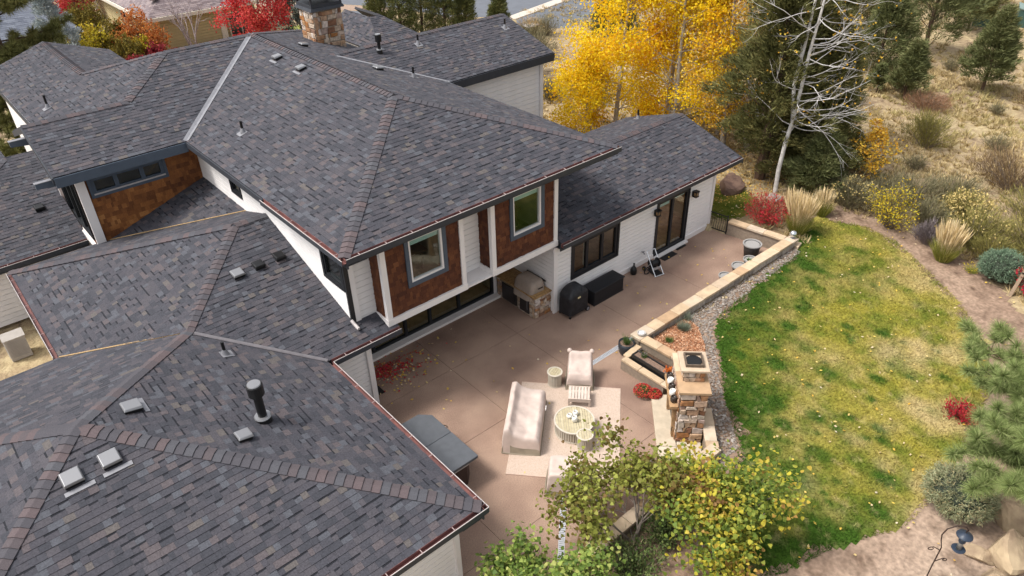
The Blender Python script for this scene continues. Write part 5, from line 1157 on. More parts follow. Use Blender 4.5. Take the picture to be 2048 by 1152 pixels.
# ------------------------------------------------------------------ foliage helpers
class FB:
    def __init__(s): s.V = []; s.C = []
    def tris(s, A): s.V.append(A.reshape(-1, 3)); s.C.append(np.full(len(A), 3)); return s
    def quads(s, A): s.V.append(A.reshape(-1, 3)); s.C.append(np.full(len(A), 4)); return s
    def mesh(s, name, m):
        V = np.concatenate(s.V); C = np.concatenate(s.C); me = npmesh(name, V, np.arange(len(V)), C); me.materials.append(m); return me
    def build(s, name, m, parent=None, kind='stuff', local=True):
        o = link(name, s.mesh(name, m), parent, local)
        return tag(o, kind=kind) if kind else o
def unit(A): return A/np.maximum(np.linalg.norm(A, axis=-1, keepdims=True), 1e-9)
def sph(n): return unit(nr.normal(size=(n, 3)))
def leafq(P, L, W, up=.3, fold=.25):
    """diamond leaves around points P"""
    n = len(P); d = unit(sph(n)+np.array([0, 0, -up])); s = unit(np.cross(d, sph(n))); nn = np.cross(d, s); L = L[:, None]; W = W[:, None]
    return np.stack([P-d*L*.5, P+s*W*.5+nn*W*fold, P+d*L*.5, P-s*W*.5+nn*W*fold], 1)
def spike(P, d, L, w_):
    s = unit(np.cross(d, sph(len(P))))*w_[:, None]*.5
    return np.stack([P-s, P+s, P+d*L[:, None]], 1)
def needle2(P, d, L, w_):
    s = unit(np.cross(d, sph(len(P))))*w_[:, None]*.5; M = P+d*L[:, None]*.45
    return np.stack([P, M+s, P+d*L[:, None], M-s], 1)
U = nr.uniform
def grow(b, tips, p, d, L, r, depth, R_, kids=(3, 5), ang=(25, 60), bend=.16, up=.10, shrink=.62, seg=5, tipr=.35, n=5, start=.3):
    pts = [p]; q = p.copy(); dd = d.copy()
    for i in range(seg):
        dd = (dd+Vector((R_.gauss(0, bend), R_.gauss(0, bend), R_.gauss(0, bend)+up))).normalized(); q = q+dd*(L/seg); pts.append(q.copy())
    rs = [r*(1-(1-tipr)*i/seg) for i in range(seg+1)]; b.tube(pts, rs, n if depth else 4, False)
    if depth == 0: tips += pts[2:]; return
    for k in range(R_.randint(*kids)):
        t = R_.uniform(start, 1); i = min(seg-1, int(t*seg)); c = pts[i].lerp(pts[i+1], t*seg-i); ax = (pts[i+1]-pts[i]).normalized()
        a = R_.uniform(0, 6.283); o = ax.orthogonal().normalized(); o = Matrix.Rotation(a, 3, ax) @ o; an = rad(R_.uniform(*ang))
        grow(b, tips, c, (ax*math.cos(an)+o*math.sin(an)).normalized(), L*shrink*R_.uniform(.7, 1.15)*(1.15-.5*t), rs[i]*.62, depth-1, R_, kids, ang, bend, up, shrink, 4, tipr, 4 if depth < 2 else n, start)
    tips.append(pts[-1])
def arr(tips): return np.array([tuple(t) for t in tips])
LEAFY = dict(grain=.12, gscale=5, rough=.7, spec=.15)
M_asp = rmat('aspen_gold_leaf', [(0, (.70, .30, .02)), (.22, (.76, .42, .018)), (.42, (.82, .56, .014)), (.65, (.86, .65, .022)), (.88, (.82, .67, .05)), (1, (.80, .44, .05))], leaf=.45, pos=(.35, .55), **LEAFY)
M_asp2 = rmat('aspen_amber_leaf', [(0, (.54, .27, .03)), (.5, (.68, .42, .05)), (1, (.74, .55, .10))], leaf=.4, **LEAFY)
M_bark = mat('pale_aspen_bark', (.46, .42, .37), amt=.4, scale=5, noise=(.20, .17, .14)); M_barkw = mat('bleached_dead_bark', (.60, .58, .56), amt=.3, scale=6, noise=(.30, .27, .25)); M_barkb = mat('brown_bark', (.11, .068, .045), amt=.4, scale=9, bump=.6)
M_jun = rmat('juniper_foliage', [(0, (.052, .052, .018)), (.35, (.108, .110, .038)), (.7, (.18, .170, .060)), (1, (.29, .24, .095))], pos=(.9, .45), leaf=.1, **LEAFY)
M_jun2 = rmat('juniper_fresh', [(0, (.075, .085, .032)), (.4, (.135, .15, .058)), (.75, (.19, .20, .085)), (1, (.26, .235, .11))], pos=(.8, .35), leaf=.1, **LEAFY)
M_sage = rmat('sage_foliage', [(0, (.10, .095, .055)), (.4, (.17, .155, .085)), (.75, (.25, .22, .12)), (1, (.33, .28, .16))], pos=(1.2, .4), **LEAFY)
M_rab = rmat('rabbitbrush_stems', [(0, (.11, .10, .030)), (.4, (.20, .18, .055)), (.75, (.30, .26, .08)), (1, (.42, .34, .12))], pos=(1.2, .4), **LEAFY)
M_straw = rmat('straw_plume', [(0, (.52, .38, .18)), (.5, (.66, .51, .28)), (1, (.76, .62, .40))], **LEAFY); M_fgrass = rmat('fountain_grass', [(0, (.14, .17, .03)), (.5, (.25, .26, .05)), (1, (.42, .36, .10))], **LEAFY)

def aspen(label, loc, h, spread, nleaf, m, seed, name='aspen_tree', group='golden aspens behind the right wing', lsz=(.09, .16), zb=.18):
    R_ = random.Random(seed); t_ = thing(name, label, 'tree', loc, R_.uniform(0, 6), group); b = MB(); tips = []
    pts = [Vector((0, 0, -.2))]; d = Vector((R_.gauss(0, .05), R_.gauss(0, .05), 1))
    for i in range(9): pts.append(pts[-1]+Vector((R_.gauss(d.x, .05), R_.gauss(d.y, .05), 1)).normalized()*h/9)
    b.tube(pts, [h*.013*(1-.09*i) for i in range(10)], 8, False)
    nb = 44
    for k in range(nb):
        f = zb+(1-zb)*(k+R_.random())/nb; i = min(8, int(f*9)); p = pts[i].lerp(pts[i+1], f*9-i); a = R_.uniform(0, 6.283); prof = math.sin(min(1, (f-zb)/(1-zb)*1.15+.18)*math.pi)**.7
        L = spread*(.35+.75*prof)*R_.uniform(.7, 1.1); grow(b, tips, p, Vector((math.cos(a), math.sin(a), R_.uniform(.25, .8))).normalized(), L, .028*h/10, 1, R_, (3, 5), (25, 60), .14, .06, .55, 5, .3, 4)
    b.build('trunk', M_bark, t_, True, True)
    T = arr(tips); P = T[nr.integers(0, len(T), nleaf)]+nr.normal(size=(nleaf, 3))*np.array([.26, .26, .22])*spread/2.2
    FB().quads(leafq(P, U(*lsz, nleaf), U(lsz[0]*.8, lsz[1]*.85, nleaf))).build('crown', m, t_); return t_
aspen('bright golden aspen left of the pair, rising behind the gable corner', (29.2, 25.4, .2), 10.5, 2.9, 21000, M_asp, 1, zb=.06); aspen('bright golden aspen right of the pair, rising above the right wing ridge', (30.6, 22.7, .2), 11.5, 2.8, 21000, M_asp, 2, zb=.06)
aspen('golden aspen hidden deepest in the yellow clump', (33.2, 25.2, .2), 12.5, 2.9, 16000, M_asp, 3, zb=.06); aspen('low golden aspen sapling beside the far white gable wall', (27.3, 26.0, .2), 5.2, 1.8, 6500, M_asp, 14, zb=.05)
aspen('slender pale trunked aspen with thin amber leaves behind the right ridge', (31.6, 20.0, .2), 12.5, 2.6, 7500, M_asp2, 4, zb=.08, lsz=(.09, .15)); aspen('second slender amber aspen leaning nearer the dark juniper', (32.6, 19.2, .2), 13, 2.4, 5200, M_asp2, 5, zb=.08, lsz=(.09, .15)); aspen('thin amber aspen with half its leaves fallen among the yellow trees', (33.4, 21.6, .2), 12, 2.3, 4200, M_asp2, 6, zb=.08)
aspen('small amber sapling standing alone in front of the dark juniper', (32.5, 12.7, .25), 3.5, .95, 1500, M_asp2, 7, 'yellow_sapling', None, (.08, .14), .25)

def conifer(label, loc, h, rad_, m, seed, clumps=420, per=55, name='juniper_tree', group='junipers', base=.06, lobes=.35, sl=(.16, .34), trunk=True, top=.9, sw=.05, parent_only=False, cs=.30):
    R_ = random.Random(seed); rs = np.random.default_rng(seed); t_ = thing(name, label, 'tree', loc, R_.uniform(0, 6), group)
    b = MB(); b.tube([(0, 0, -.25), (R_.gauss(0, .06), R_.gauss(0, .06), h*.3), (0, 0, h*.75), (0, 0, h*.97)], [h*.022, h*.017, h*.008, .015], 7, False)
    t = rs.random(clumps)**.85; ang = rs.random(clumps)*6.283
    prof = np.clip((1-t)**.75*1.12, 0, 1)*np.clip((t+.10)/.22, 0, 1)**.6
    lob = 1+lobes*(np.sin(ang*3+seed+t*7)*.6+np.sin(ang*5+2*seed-t*11)*.4)
    rr = rad_*prof*lob*np.sqrt(rs.uniform(.18, 1, clumps)); z = h*(base+(1-base)*t*top)
    C = np.c_[rr*np.cos(ang), rr*np.sin(ang), z+rs.normal(0, .04*h, clumps)*np.clip(t*3, 0, 1)]
    for k in range(0, clumps, max(1, clumps//40)): b.tube([(0, 0, max(.1, C[k, 2]-rr[k]*.5)), tuple(C[k]*np.array([.55, .55, 1])-np.array([0, 0, .06])), tuple(C[k])], [.03*h/8, .02*h/8, .008], 4, False)
    b.build('trunk', M_barkb, t_, True)
    n = clumps*per; cc = np.repeat(C, per, 0); od = unit(np.repeat(np.c_[np.cos(ang), np.sin(ang), np.full(clumps, .75)], per, 0)+sph(n)*.75)
    P = cc+sph(n)*(rs.random((n, 1))**.5)*cs*np.array([1, 1, .7]); FB().tris(spike(P, od, U(*sl, n), U(sw*.6, sw*1.5, n))).build('crown', m, t_); return t_
conifer('huge dark olive juniper with thick brown trunk behind the red shrub', (30.2, 16.9, .2), 12.5, 2.1, M_jun, 21, 640, 88, lobes=.6, base=.16, cs=.42); conifer('broad dark juniper to the right of the bare white tree', (32.1, 15.5, .25), 8.2, 2.1, M_jun, 22, 560, 86, lobes=.6, base=.02, cs=.42)
conifer('tall dark juniper behind the bare white tree', (34.6, 17.2, .2), 12.5, 2.1, M_jun, 23, 560, 80, base=.0, cs=.40); conifer('small round juniper growing low at the foot of the dark juniper', (30.8, 14.3, .25), 3.2, 1.5, M_jun2, 24, 260, 60, cs=.3)
conifer('small bushy juniper in the field with bare lower stem', (45.2, 16.9, .25), 3.7, 1.05, M_jun2, 25, 230, 42, base=.25, group='field junipers'); conifer('cone shaped green juniper standing alone at the right of the field', (49.9, 14.4, .3), 5.0, 1.6, M_jun2, 26, 380, 48, base=.2, lobes=.2, group='field junipers')
conifer('tall full juniper with visible trunk at the top of the field', (55.3, 20.2, .3), 7.5, 3.0, M_jun2, 27, 560, 46, base=.18, group='field junipers', cs=.42); conifer('wide dark juniper left of the tall full one in the field', (49.6, 20.7, .3), 5.6, 2.2, M_jun2, 28, 420, 46, base=.05, group='field junipers', cs=.4)
conifer('tiny juniper sapling in the dry grass near the bare tree', (45.5, 18.8, .3), 1.8, .45, M_jun2, 29, 60, 40, base=.25, group='field junipers', cs=.2); conifer('juniper cut by the top edge above the field path', (66, 30, .4), 6, 2.4, M_jun, 30, 300, 50, group='field junipers', cs=.4)
conifer('dark juniper cut by the top edge left of the field', (58, 27.5, .4), 5, 2.3, M_jun, 31, 300, 50, group='field junipers', cs=.4); conifer('juniper shading the green utility box', (63.5, 20.6, .4), 4.6, 2.0, M_jun, 32, 280, 50, base=.25, group='field junipers', cs=.4); conifer('dark juniper between the field road and the golden aspens', (43.5, 38.6, .3), 4.8, 2.0, M_jun, 33, 320, 50, group='field junipers', cs=.4)
conifer('juniper cut by the top right corner of the field', (72, 23.5, .4), 5.5, 2.6, M_jun, 34, 280, 50, group='field junipers', cs=.4); conifer('grey green juniper at the top edge over the bare white tree', (52, 26, .3), 5.5, 2.2, M_jun2, 35, 280, 50, group='field junipers', cs=.4)

# bare white tree
R_ = random.Random(77); t_ = thing('bare_tree', 'bleached leafless tree with twisting white branches before the dark juniper', 'tree', (29.4, 15.5, .2)); b = MB(); tips = []
pts = [Vector(p) for p in ((0, 0, -.2), (-.02, .05, 1.2), (.0, -.02, 2.6), (.1, -.1, 3.6), (.12, -.18, 5), (.2, -.2, 6.6), (.32, -.3, 8.4), (.4, -.32, 10.4), (.45, -.4, 12.5))]
b.tube(pts, [.11, .10, .09, .085, .078, .066, .05, .035, .018], 8, False); b.tube([pts[3], Vector((.02, .12, 5.2)), Vector((.15, .05, 6.8)), Vector((.2, .0, 8.6)), Vector((.3, .1, 10.5))], [.09, .08, .065, .05, .025], 7, False)
for k in range(64):
    z_ = 2.9+8.5*k/64+R_.uniform(-.2, .2); i = max(j for j in range(8) if pts[j].z <= z_); p = pts[i].lerp(pts[i+1], (z_-pts[i].z)/(pts[i+1].z-pts[i].z))
    a = math.atan2(-.69, .72)+R_.choice((0, 0, 0, math.pi))+R_.gauss(0, .75); grow(b, tips, p, Vector((math.cos(a), math.sin(a), R_.uniform(-.5, .45))).normalized(), R_.uniform(1.5, 3.3)*(1.05-.035*(z_-3)), .023, 2, R_, (3, 4), (18, 50), .15, .06, .55, 6, .3, 5, .35)
b.build('trunk_and_branches', M_barkw, t_, True, True)
T = arr(tips); k = nr.integers(0, len(T), 420); P = T[k]; P = P[P[:, 2] > 4.5]; P = P+nr.normal(size=P.shape)*.15; FB().quads(leafq(P, U(.08, .13, len(P)), U(.07, .11, len(P)))).build('last_leaves', M_asp2, t_)

# ------------------------------------------------------------------ shrubs
def shrub(label, loc, r_, h, m, seed, n=2600, name='shrub', cat='shrub', group=None, leafm=None, nleaf=0, lsz=(.04, .08), stem=True, fan=.9, sl=(.12, .3), sw=.022, flower=None, nfl=0, fsz=(.05, .1), topbias=.5):
    rs = np.random.default_rng(seed); t_ = thing(name, label, cat, loc, 0, group)
    ns = 46; a = rs.random(ns)*6.283; f = np.sqrt(rs.random(ns)); tip = np.c_[np.cos(a)*f*r_, np.sin(a)*f*r_, h*np.sqrt(1-.75*f*f)*rs.uniform(.7, 1.05, ns)]
    b = MB()
    for k in range(ns):
        q = Vector(tip[k]); b.tube([(q.x*.08, q.y*.08, -.05), (q.x*.5+rs.normal(0, .05), q.y*.5+rs.normal(0, .05), q.z*.55), q], [.016*h/1.5+.004, .010*h/1.5+.003, .003], 4, False)
    b.build('stems', M_twig, t_, True)
    k = rs.integers(0, ns, n); u = rs.random(n)**topbias; P = tip[k]*u[:, None]+rs.normal(size=(n, 3))*np.array([.10*r_+.03, .10*r_+.03, .06*h+.02]); P[:, 2] = np.maximum(P[:, 2], .02)
    d = unit(np.c_[P[:, :2]*fan/r_, np.full(n, .9)]+sph(n)*.35)
    if n: FB().tris(spike(P, d, rs.uniform(*sl, n), rs.uniform(sw*.5, sw*1.5, n))).build('foliage', m, t_)
    if nleaf:
        k = rs.integers(0, ns, nleaf); P = tip[k]*(rs.random((nleaf, 1))**.4)+rs.normal(size=(nleaf, 3))*.10*max(r_, .4); P[:, 2] = np.maximum(P[:, 2], .03); FB().quads(leafq(P, rs.uniform(*lsz, nleaf), rs.uniform(lsz[0]*.7, lsz[1]*.8, nleaf))).build('leaves', leafm, t_)
    if nfl:
        k = rs.integers(0, ns, nfl); P = tip[k]+rs.normal(size=(nfl, 3))*np.array([.12, .12, .05])*max(r_, .5); FB().quads(leafq(P, rs.uniform(*fsz, nfl), rs.uniform(*fsz, nfl))).build('flower_heads', flower, t_)
    return t_
M_twig = mat('grey_twigs', (.20, .16, .13), amt=.3, scale=12); M_red = rmat('crimson_leaf', [(0, (.32, .015, .03)), (.5, (.48, .025, .05)), (.8, (.55, .05, .06)), (1, (.40, .07, .04))], leaf=.3, **LEAFY); M_rtw = rmat('reddish_twig_leaf', [(0, (.26, .07, .045)), (.5, (.36, .12, .07)), (1, (.46, .22, .12))], **LEAFY)
M_yel = rmat('lemon_leaf', [(0, (.50, .33, .02)), (.5, (.62, .47, .03)), (1, (.50, .46, .06))], leaf=.3, **LEAFY); M_pur = rmat('purple_grey_twig', [(0, (.13, .105, .11)), (1, (.25, .21, .21))], **LEAFY); M_ochre = rmat('dried_flower_head', [(0, (.44, .33, .12)), (1, (.60, .47, .20))], **LEAFY); M_grn = rmat('fresh_green_leaf', [(0, (.06, .12, .03)), (1, (.15, .22, .06))], leaf=.2, **LEAFY)
shrub('crimson burning bush thinning to red twigs behind the patio end wall', (26.6, 14.1, .3), 1.15, 1.35, M_rtw, 1, 2400, 'burning_bush', leafm=M_red, nleaf=1300, lsz=(.06, .11), sl=(.10, .24)); 
shrub('sprawling shrub with lemon leaves and grey stems beyond the lawn', (30.0, 10.5, .3), 1.35, 2.0, M_sage, 2, 1500, 'yellow_leaf_shrub', leafm=M_yel, nleaf=1500, lsz=(.06, .10)); shrub('grey sage bush left of the lemon leaved shrub', (30.4, 12.4, .3), 1.1, 1.5, M_sage, 3, 3200, 'sagebrush', flower=M_ochre, nfl=220); shrub('grey green sage bush behind the lemon leaved shrub', (32.4, 10.6, .3), 1.5, 1.6, M_sage, 4, 3600, 'sagebrush')
shrub('small purple grey twiggy bush beside the tall plume grass', (29.7, 8.7, .3), .55, .95, M_pur, 5, 2200, 'purple_bush'); shrub('olive rabbitbrush right of the plume grass at the lawn edge', (30.7, 7.3, .3), 1.25, 1.7, M_rab, 6, 4200, 'rabbitbrush', flower=M_ochre, nfl=200); shrub('tall olive rabbitbrush near the right edge above the globe spruce', (31.6, 5.6, .3), 1.3, 1.8, M_rab, 7, 4200, 'rabbitbrush')
shrub('rabbitbrush with pale ochre flower heads behind the purple bush', (32.3, 8.3, .3), 1.25, 1.5, M_rab, 8, 3400, 'rabbitbrush', flower=M_ochre, nfl=650, fsz=(.06, .12)); shrub('large olive bush cut by the right edge of the picture', (34.2, 6.3, .3), 1.6, 1.9, M_rab, 9, 4200, 'rabbitbrush')
for (lab, x_, y_, r_, h, m, sd_) in (('low olive bush between the plume grass and the rabbitbrush', 30.0, 6.4, .8, 1.1, M_rab, 41), ('grey sage bush behind the ochre flowered rabbitbrush', 33.6, 9.4, 1.3, 1.5, M_sage, 42), ('olive rabbitbrush at the right edge over the young maple', 30.6, 4.6, 1.2, 1.5, M_rab, 43), ('grey sage bush between the yellow sapling and lemon leaved shrub', 31.9, 11.7, 1.1, 1.3, M_sage, 44), ('dusky sage bush filling the gap left of the purple bush', 30.9, 9.3, .9, 1.3, M_sage, 45), ('tall olive bush behind the right edge rabbitbrush', 33.0, 4.6, 1.4, 1.9, M_rab, 46)):
    shrub(lab, (x_, y_, .3), r_, h, m, sd_, 3400, 'border_bush', group='border bushes beyond the lawn')
M_brn = rmat('brown_bush_twig', [(0, (.10, .065, .04)), (.5, (.19, .125, .07)), (1, (.30, .21, .10))], **LEAFY)
shrub('big brown bush on the right edge above the rabbitbrush', (37.4, 8.3, .3), 2.1, 1.8, M_brn, 10, 4600, 'brown_bush'); shrub('rounded olive and yellow bush alone in the dry field', (39.4, 13.1, .3), 1.35, 1.9, M_rab, 11, 4600, 'rabbitbrush', group='field bushes'); shrub('low reddish brown bush uphill of the rounded field bush', (44.5, 15.3, .3), 1.3, 1.2, rmat('rust_twig', [(0, (.20, .10, .06)), (1, (.36, .22, .13))], **LEAFY), 12, 2600, 'rust_bush', group='field bushes')
shrub('dark sage under the fallen branch right of the juniper trunk', (31.6, 13.4, .3), 1.2, 1.4, M_brn, 13, 3000, 'sagebrush'); shrub('grey sage bush beside the small field juniper', (46.5, 17.8, .3), 1.1, 1.6, M_sage, 14, 2600, 'sagebrush', group='field bushes'); shrub('rusty bush near the field edge right of the green juniper', (48.8, 10.9, .3), 1.5, 1.3, M_brn, 15, 2600, 'rust_bush', group='field bushes'); shrub('tan bush left of the field path top', (52.5, 23.3, .3), 1.7, 1.5, M_brn, 16, 2600, 'brown_bush', group='field bushes')
proto = shrub('grey sage bush far out in the dry grass', (57, 24.6, .3), .9, .9, M_sage, 17, 1100, 'far_sagebrush', group='far field sagebrush')
for (x_, y_, s_, lab) in ((60, 17, 1.2, 'grey sage bush uphill of the cone shaped green juniper'), (63, 26, 1.4, 'large grey sage bush at the top edge left of the utility boxes'), (55, 13, .9, 'small grey sage bush right of the cone shaped green juniper'), (52.5, 17.3, .8, 'small grey sage bush just left of the cone shaped juniper top'), (68, 15.5, 1.3, 'grey sage bush by the right edge below the utility boxes'), (58, 16.2, .7, 'smallest grey sage bush on the bare path below the utility boxes'), (70, 27, 1.6, 'biggest grey sage bush at the very top of the field'), (61.5, 12.6, 1, 'grey sage bush against the right edge near the top'),
        (41.5, 10.4, .9, 'grey sage bush between the rounded field bush and the brown bush'), (42.8, 18.6, .8, 'grey sage bush just below the tiny juniper sapling'), (36.4, 12.2, .8, 'grey sage bush left of the rounded field bush'), (46.8, 12.4, .7, 'low grey sage bush downhill of the cone shaped juniper')): dup(proto, (x_, y_, float(gh(x_, y_))), rnd.uniform(0, 6), lab, s_)
proto = shrub('brown sage clump on the slope between the far white gable and the aspens', (30.5, 32, .25), 1.3, 1.5, M_sage, 18, 2200, 'slope_sagebrush', group='sage on the slope behind the house')
for (x_, y_, s_, lab) in ((33, 36.5, 1.2, 'brown sage clump halfway up the slope beside the far white gable'), (37.5, 41.5, 1.1, 'brown sage clump just below the road edge'), (35.5, 33.5, 1.0, 'brown sage clump pressed against the golden aspens'), (31.8, 29.4, .8, 'smallest sage clump low on the slope by the white gable wall'), (40.5, 42.8, 1.0, 'sage clump at the top of the slope under the dark juniper'), (36, 38.8, 1.2, 'large sage clump in the middle of the slope'), (33.2, 30.8, .9, 'sage clump left of the lowest golden aspen')): dup(proto, (x_, y_, float(gh(x_, y_))), rnd.uniform(0, 6), lab, s_)
shrub('ochre tufted bush near the road edge above the white gable', (39.6, 44, .3), 1.7, 1.3, rmat('ochre_twig', [(0, (.34, .22, .08)), (1, (.52, .36, .16))], **LEAFY), 19, 2600, 'ochre_bush')
# plume grasses
def plume(label, loc, r_, h, seed, n=900, npl=330):
    rs = np.random.default_rng(seed); t_ = thing('plume_grass', label, 'ornamental grass', loc, 0, 'feather reed grasses at the lawn edge')
    a = rs.random(n)*6.283; o = np.c_[np.cos(a), np.sin(a), np.zeros(n)]; P = o*rs.random((n, 1))*r_*.35; d = unit(o*rs.uniform(.1, .75, (n, 1))+np.array([0, 0, 1.0])); FB().tris(spike(P, d, rs.uniform(.4, .75, n)*h*.8, rs.uniform(.012, .026, n))).build('blades', M_fgrass, t_)
    a = rs.random(npl)*6.283; o = np.c_[np.cos(a), np.sin(a), np.zeros(npl)]; P = o*rs.random((npl, 1))*r_*.3; d = unit(o*rs.uniform(.02, .38, (npl, 1))+np.array([0, 0, 1.0])); L = rs.uniform(.75, 1.0, npl)*h
    f = FB().tris(spike(P, d, L, np.full(npl, .010))); Q = P+d*(L*.62)[:, None]; f.quads(needle2(Q, unit(d+sph(npl)*.06), L*.40, rs.uniform(.03, .055, npl))); f.build('plumes', M_straw, t_)
plume('tall straw plume grass standing behind the glass garden globe', (26.7, 12.75, .3), .75, 1.9, 1, 1300, 520); plume('smaller green based plume grass at the top corner of the lawn', (28.9, 12.9, .3), .6, 1.35, 2, 1200, 130); plume('feathery straw plume grass on the right side of the lawn', (28.9, 7.7, .3), .7, 1.75, 3, 1500, 380); plume('thin greenish plume grass half hidden behind the crimson bush', (28.0, 13.9, .3), .5, 1.3, 4, 500, 90)
# globe spruces
M_spr = rmat('blue_spruce_needle', [(0, (.07, .115, .07)), (.5, (.13, .20, .125)), (1, (.23, .30, .20))], grain=.1, gscale=4); M_spr2 = rmat('blue_spruce_bicolor', [(0, (.13, .145, .07)), (.4, (.25, .27, .145)), (.75, (.38, .385, .235)), (1, (.40, .30, .15))], grain=.1, gscale=4)
def globe(label, loc, r_, h, m, seed, n=9000):
    rs = np.random.default_rng(seed); t_ = thing('globe_spruce', label, 'shrub', loc, 0, 'dwarf globe spruces'); b = MB(); b.tube([(0, 0, -.05), (0, 0, h*.6)], [.05, .02], 6); b.build('stem', M_barkb, t_, True)
    nc = 420; D_ = unit(rs.normal(size=(nc, 3))); D_[:, 2] = np.abs(D_[:, 2])*1.05-.28; D_ = unit(D_); C = D_*np.array([r_, r_, h*.55])*rs.uniform(.84, 1.04, (nc, 1))+np.array([0, 0, h*.47]); k = rs.integers(0, nc, n)
    P = C[k]*1.0+rs.normal(size=(n, 3))*.045; P[:, 2] = np.maximum(P[:, 2], .02); d = unit(D_[k]*.9+rs.normal(size=(n, 3))*.6+np.array([0, 0, .25])); FB().tris(spike(P, d, rs.uniform(.05, .11, n), rs.uniform(.012, .026, n))).build('needles', m, t_)
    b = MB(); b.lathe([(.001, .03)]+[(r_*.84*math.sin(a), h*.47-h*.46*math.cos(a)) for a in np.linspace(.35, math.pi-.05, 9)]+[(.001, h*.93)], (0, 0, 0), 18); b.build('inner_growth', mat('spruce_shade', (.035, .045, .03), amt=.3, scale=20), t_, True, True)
globe('blue green globe spruce by the wooden stake at the right edge', (29.0, 5.7, .3), .78, 1.15, M_spr, 1); globe('large mottled globe spruce near the boulders', (16.75, 2.25, .3), .80, 1.2, M_spr2, 2, 12000)

# ------------------------------------------------------------------ pines with long needles
M_pine = rmat('ponderosa_needle', [(0, (.095, .13, .035)), (.4, (.18, .24, .07)), (.75, (.28, .345, .12)), (1, (.40, .42, .19))], grain=.1, gscale=4, leaf=.1, spec=.3); M_pine2 = rmat('olive_pine_needle', [(0, (.075, .080, .022)), (.4, (.15, .15, .045)), (.75, (.23, .22, .07)), (1, (.33, .29, .11))], grain=.1, gscale=4, pos=(.5, .4)); M_cone = mat('pine_cone', (.13, .065, .035), amt=.4, scale=25)
def tufts(C, Dv, per, L, wd): 
    n = len(C)*per; c = np.repeat(C, per, 0); d = unit(np.repeat(Dv, per, 0)*.55+sph(n)); return spike(c+d*.02, d, U(L*.75, L*1.1, n), np.full(n, wd))
def pine(label, loc, boughs, m, seed, per=130, L=.24, wd=.007, name='pine_tree', trunk=None, cones=10, ntip=7, blen=.5):
    R_ = random.Random(seed); t_ = thing(name, label, 'tree', loc, 0, None); b = MB(); C = []; Dv = []
    if trunk: b.tube([Vector(p) for p in trunk[0]], trunk[1], 9, False)
    for a, c in boughs:
        a, c = Vector(a), Vector(c); mid = a.lerp(c, .5)+Vector((0, 0, -.12)); b.tube([a, mid, c], [.045, .035, .016], 6, False)
        for k in range(ntip):
            t = .35+.65*(k+R_.random())/ntip; p = a.lerp(mid, t*2) if t < .5 else mid.lerp(c, t*2-1); d = ((c-a).normalized()+Vector((R_.gauss(0, .7), R_.gauss(0, .7), R_.uniform(-.1, .6)))).normalized(); e = p+d*blen*R_.uniform(.5, 1.1); b.tube([p, p.lerp(e, .5)+Vector((0, 0, -.03)), e], [.014, .011, .008], 4, False); C.append(e); Dv.append(d)
            for q in (.55, .78): C.append(p.lerp(e, q)); Dv.append(d)
        C.append(c); Dv.append((c-a).normalized())
    b.build('trunk_and_boughs', M_barkb, t_, True, True); FB().tris(tufts(arr(C), arr(Dv), per, L, wd)).build('needles', m, t_)
    me_ = MB().lathe([(.001, 0), (.035, .02), (.045, .05), (.03, .085), (.001, .10)], (0, 0, 0), 8).mesh('pine_cone', M_cone)
    for k in range(cones): o = link('pine_cone', me_, t_, True); o.location = C[R_.randrange(len(C))]+Vector((R_.gauss(0, .05), R_.gauss(0, .05), .0)); o.rotation_euler = (R_.uniform(0, 3), R_.uniform(0, 3), 0)
    return t_
pine('long needled pine reaching in from the right edge over the boulders', (18.4, .3, .3), [((.2, -.3, 2.2), p) for p in ((1.86, 3.6, 2.9), (.72, 2.9, 2.7), (1.5, 2.6, 3.3), (.3, 2.1, 3.1))]+[((-.1, -.3, 2.0), p) for p in ((-2.0, 2.05, 2.4), (-1.1, 2.0, 2.8), (-2.1, 1.35, 3.2), (-2.7, 1.5, 2.2), (-2.6, .9, 2.6), (-1.4, 1.2, 2.5))]+[((0, -.4, 1.4+.26*k), (1.7*math.cos(a_), -.4+1.7*math.sin(a_), 1.7+.27*k)) for k, a_ in enumerate((-1.2, .2, -2.3, -.5, .6, -1.8, -.1, -2.6, -1.0, .4, -1.5, -.4, -2.1, 1.2))], M_pine, 3, 200, .32, .013,
     trunk=([(0, -.6, -.4), (.0, -.5, 1.5), (.1, -.4, 3.2), (.2, -.3, 5.6)], [.14, .12, .08, .02]), cones=16, ntip=13, blen=.7)
R_ = random.Random(5); bo = []
for k in range(76):
    z_ = .6+9.8*k/76; a = R_.uniform(0, 6.283); r_ = 3.4*(1-.045*z_)*R_.uniform(.6, 1.1); bo.append(((0, 0, z_), (r_*math.cos(a), r_*math.sin(a), z_+R_.uniform(-.3, .6))))
pine('big olive pine at the left edge behind the far roof', (5.0, 44.9, 0), bo, M_pine2, 6, 75, .40, .035, trunk=([(0, 0, -.3), (.05, 0, 4), (0, .1, 8), (0, 0, 11)], [.28, .22, .14, .04]), cones=0, ntip=9, blen=1.0)
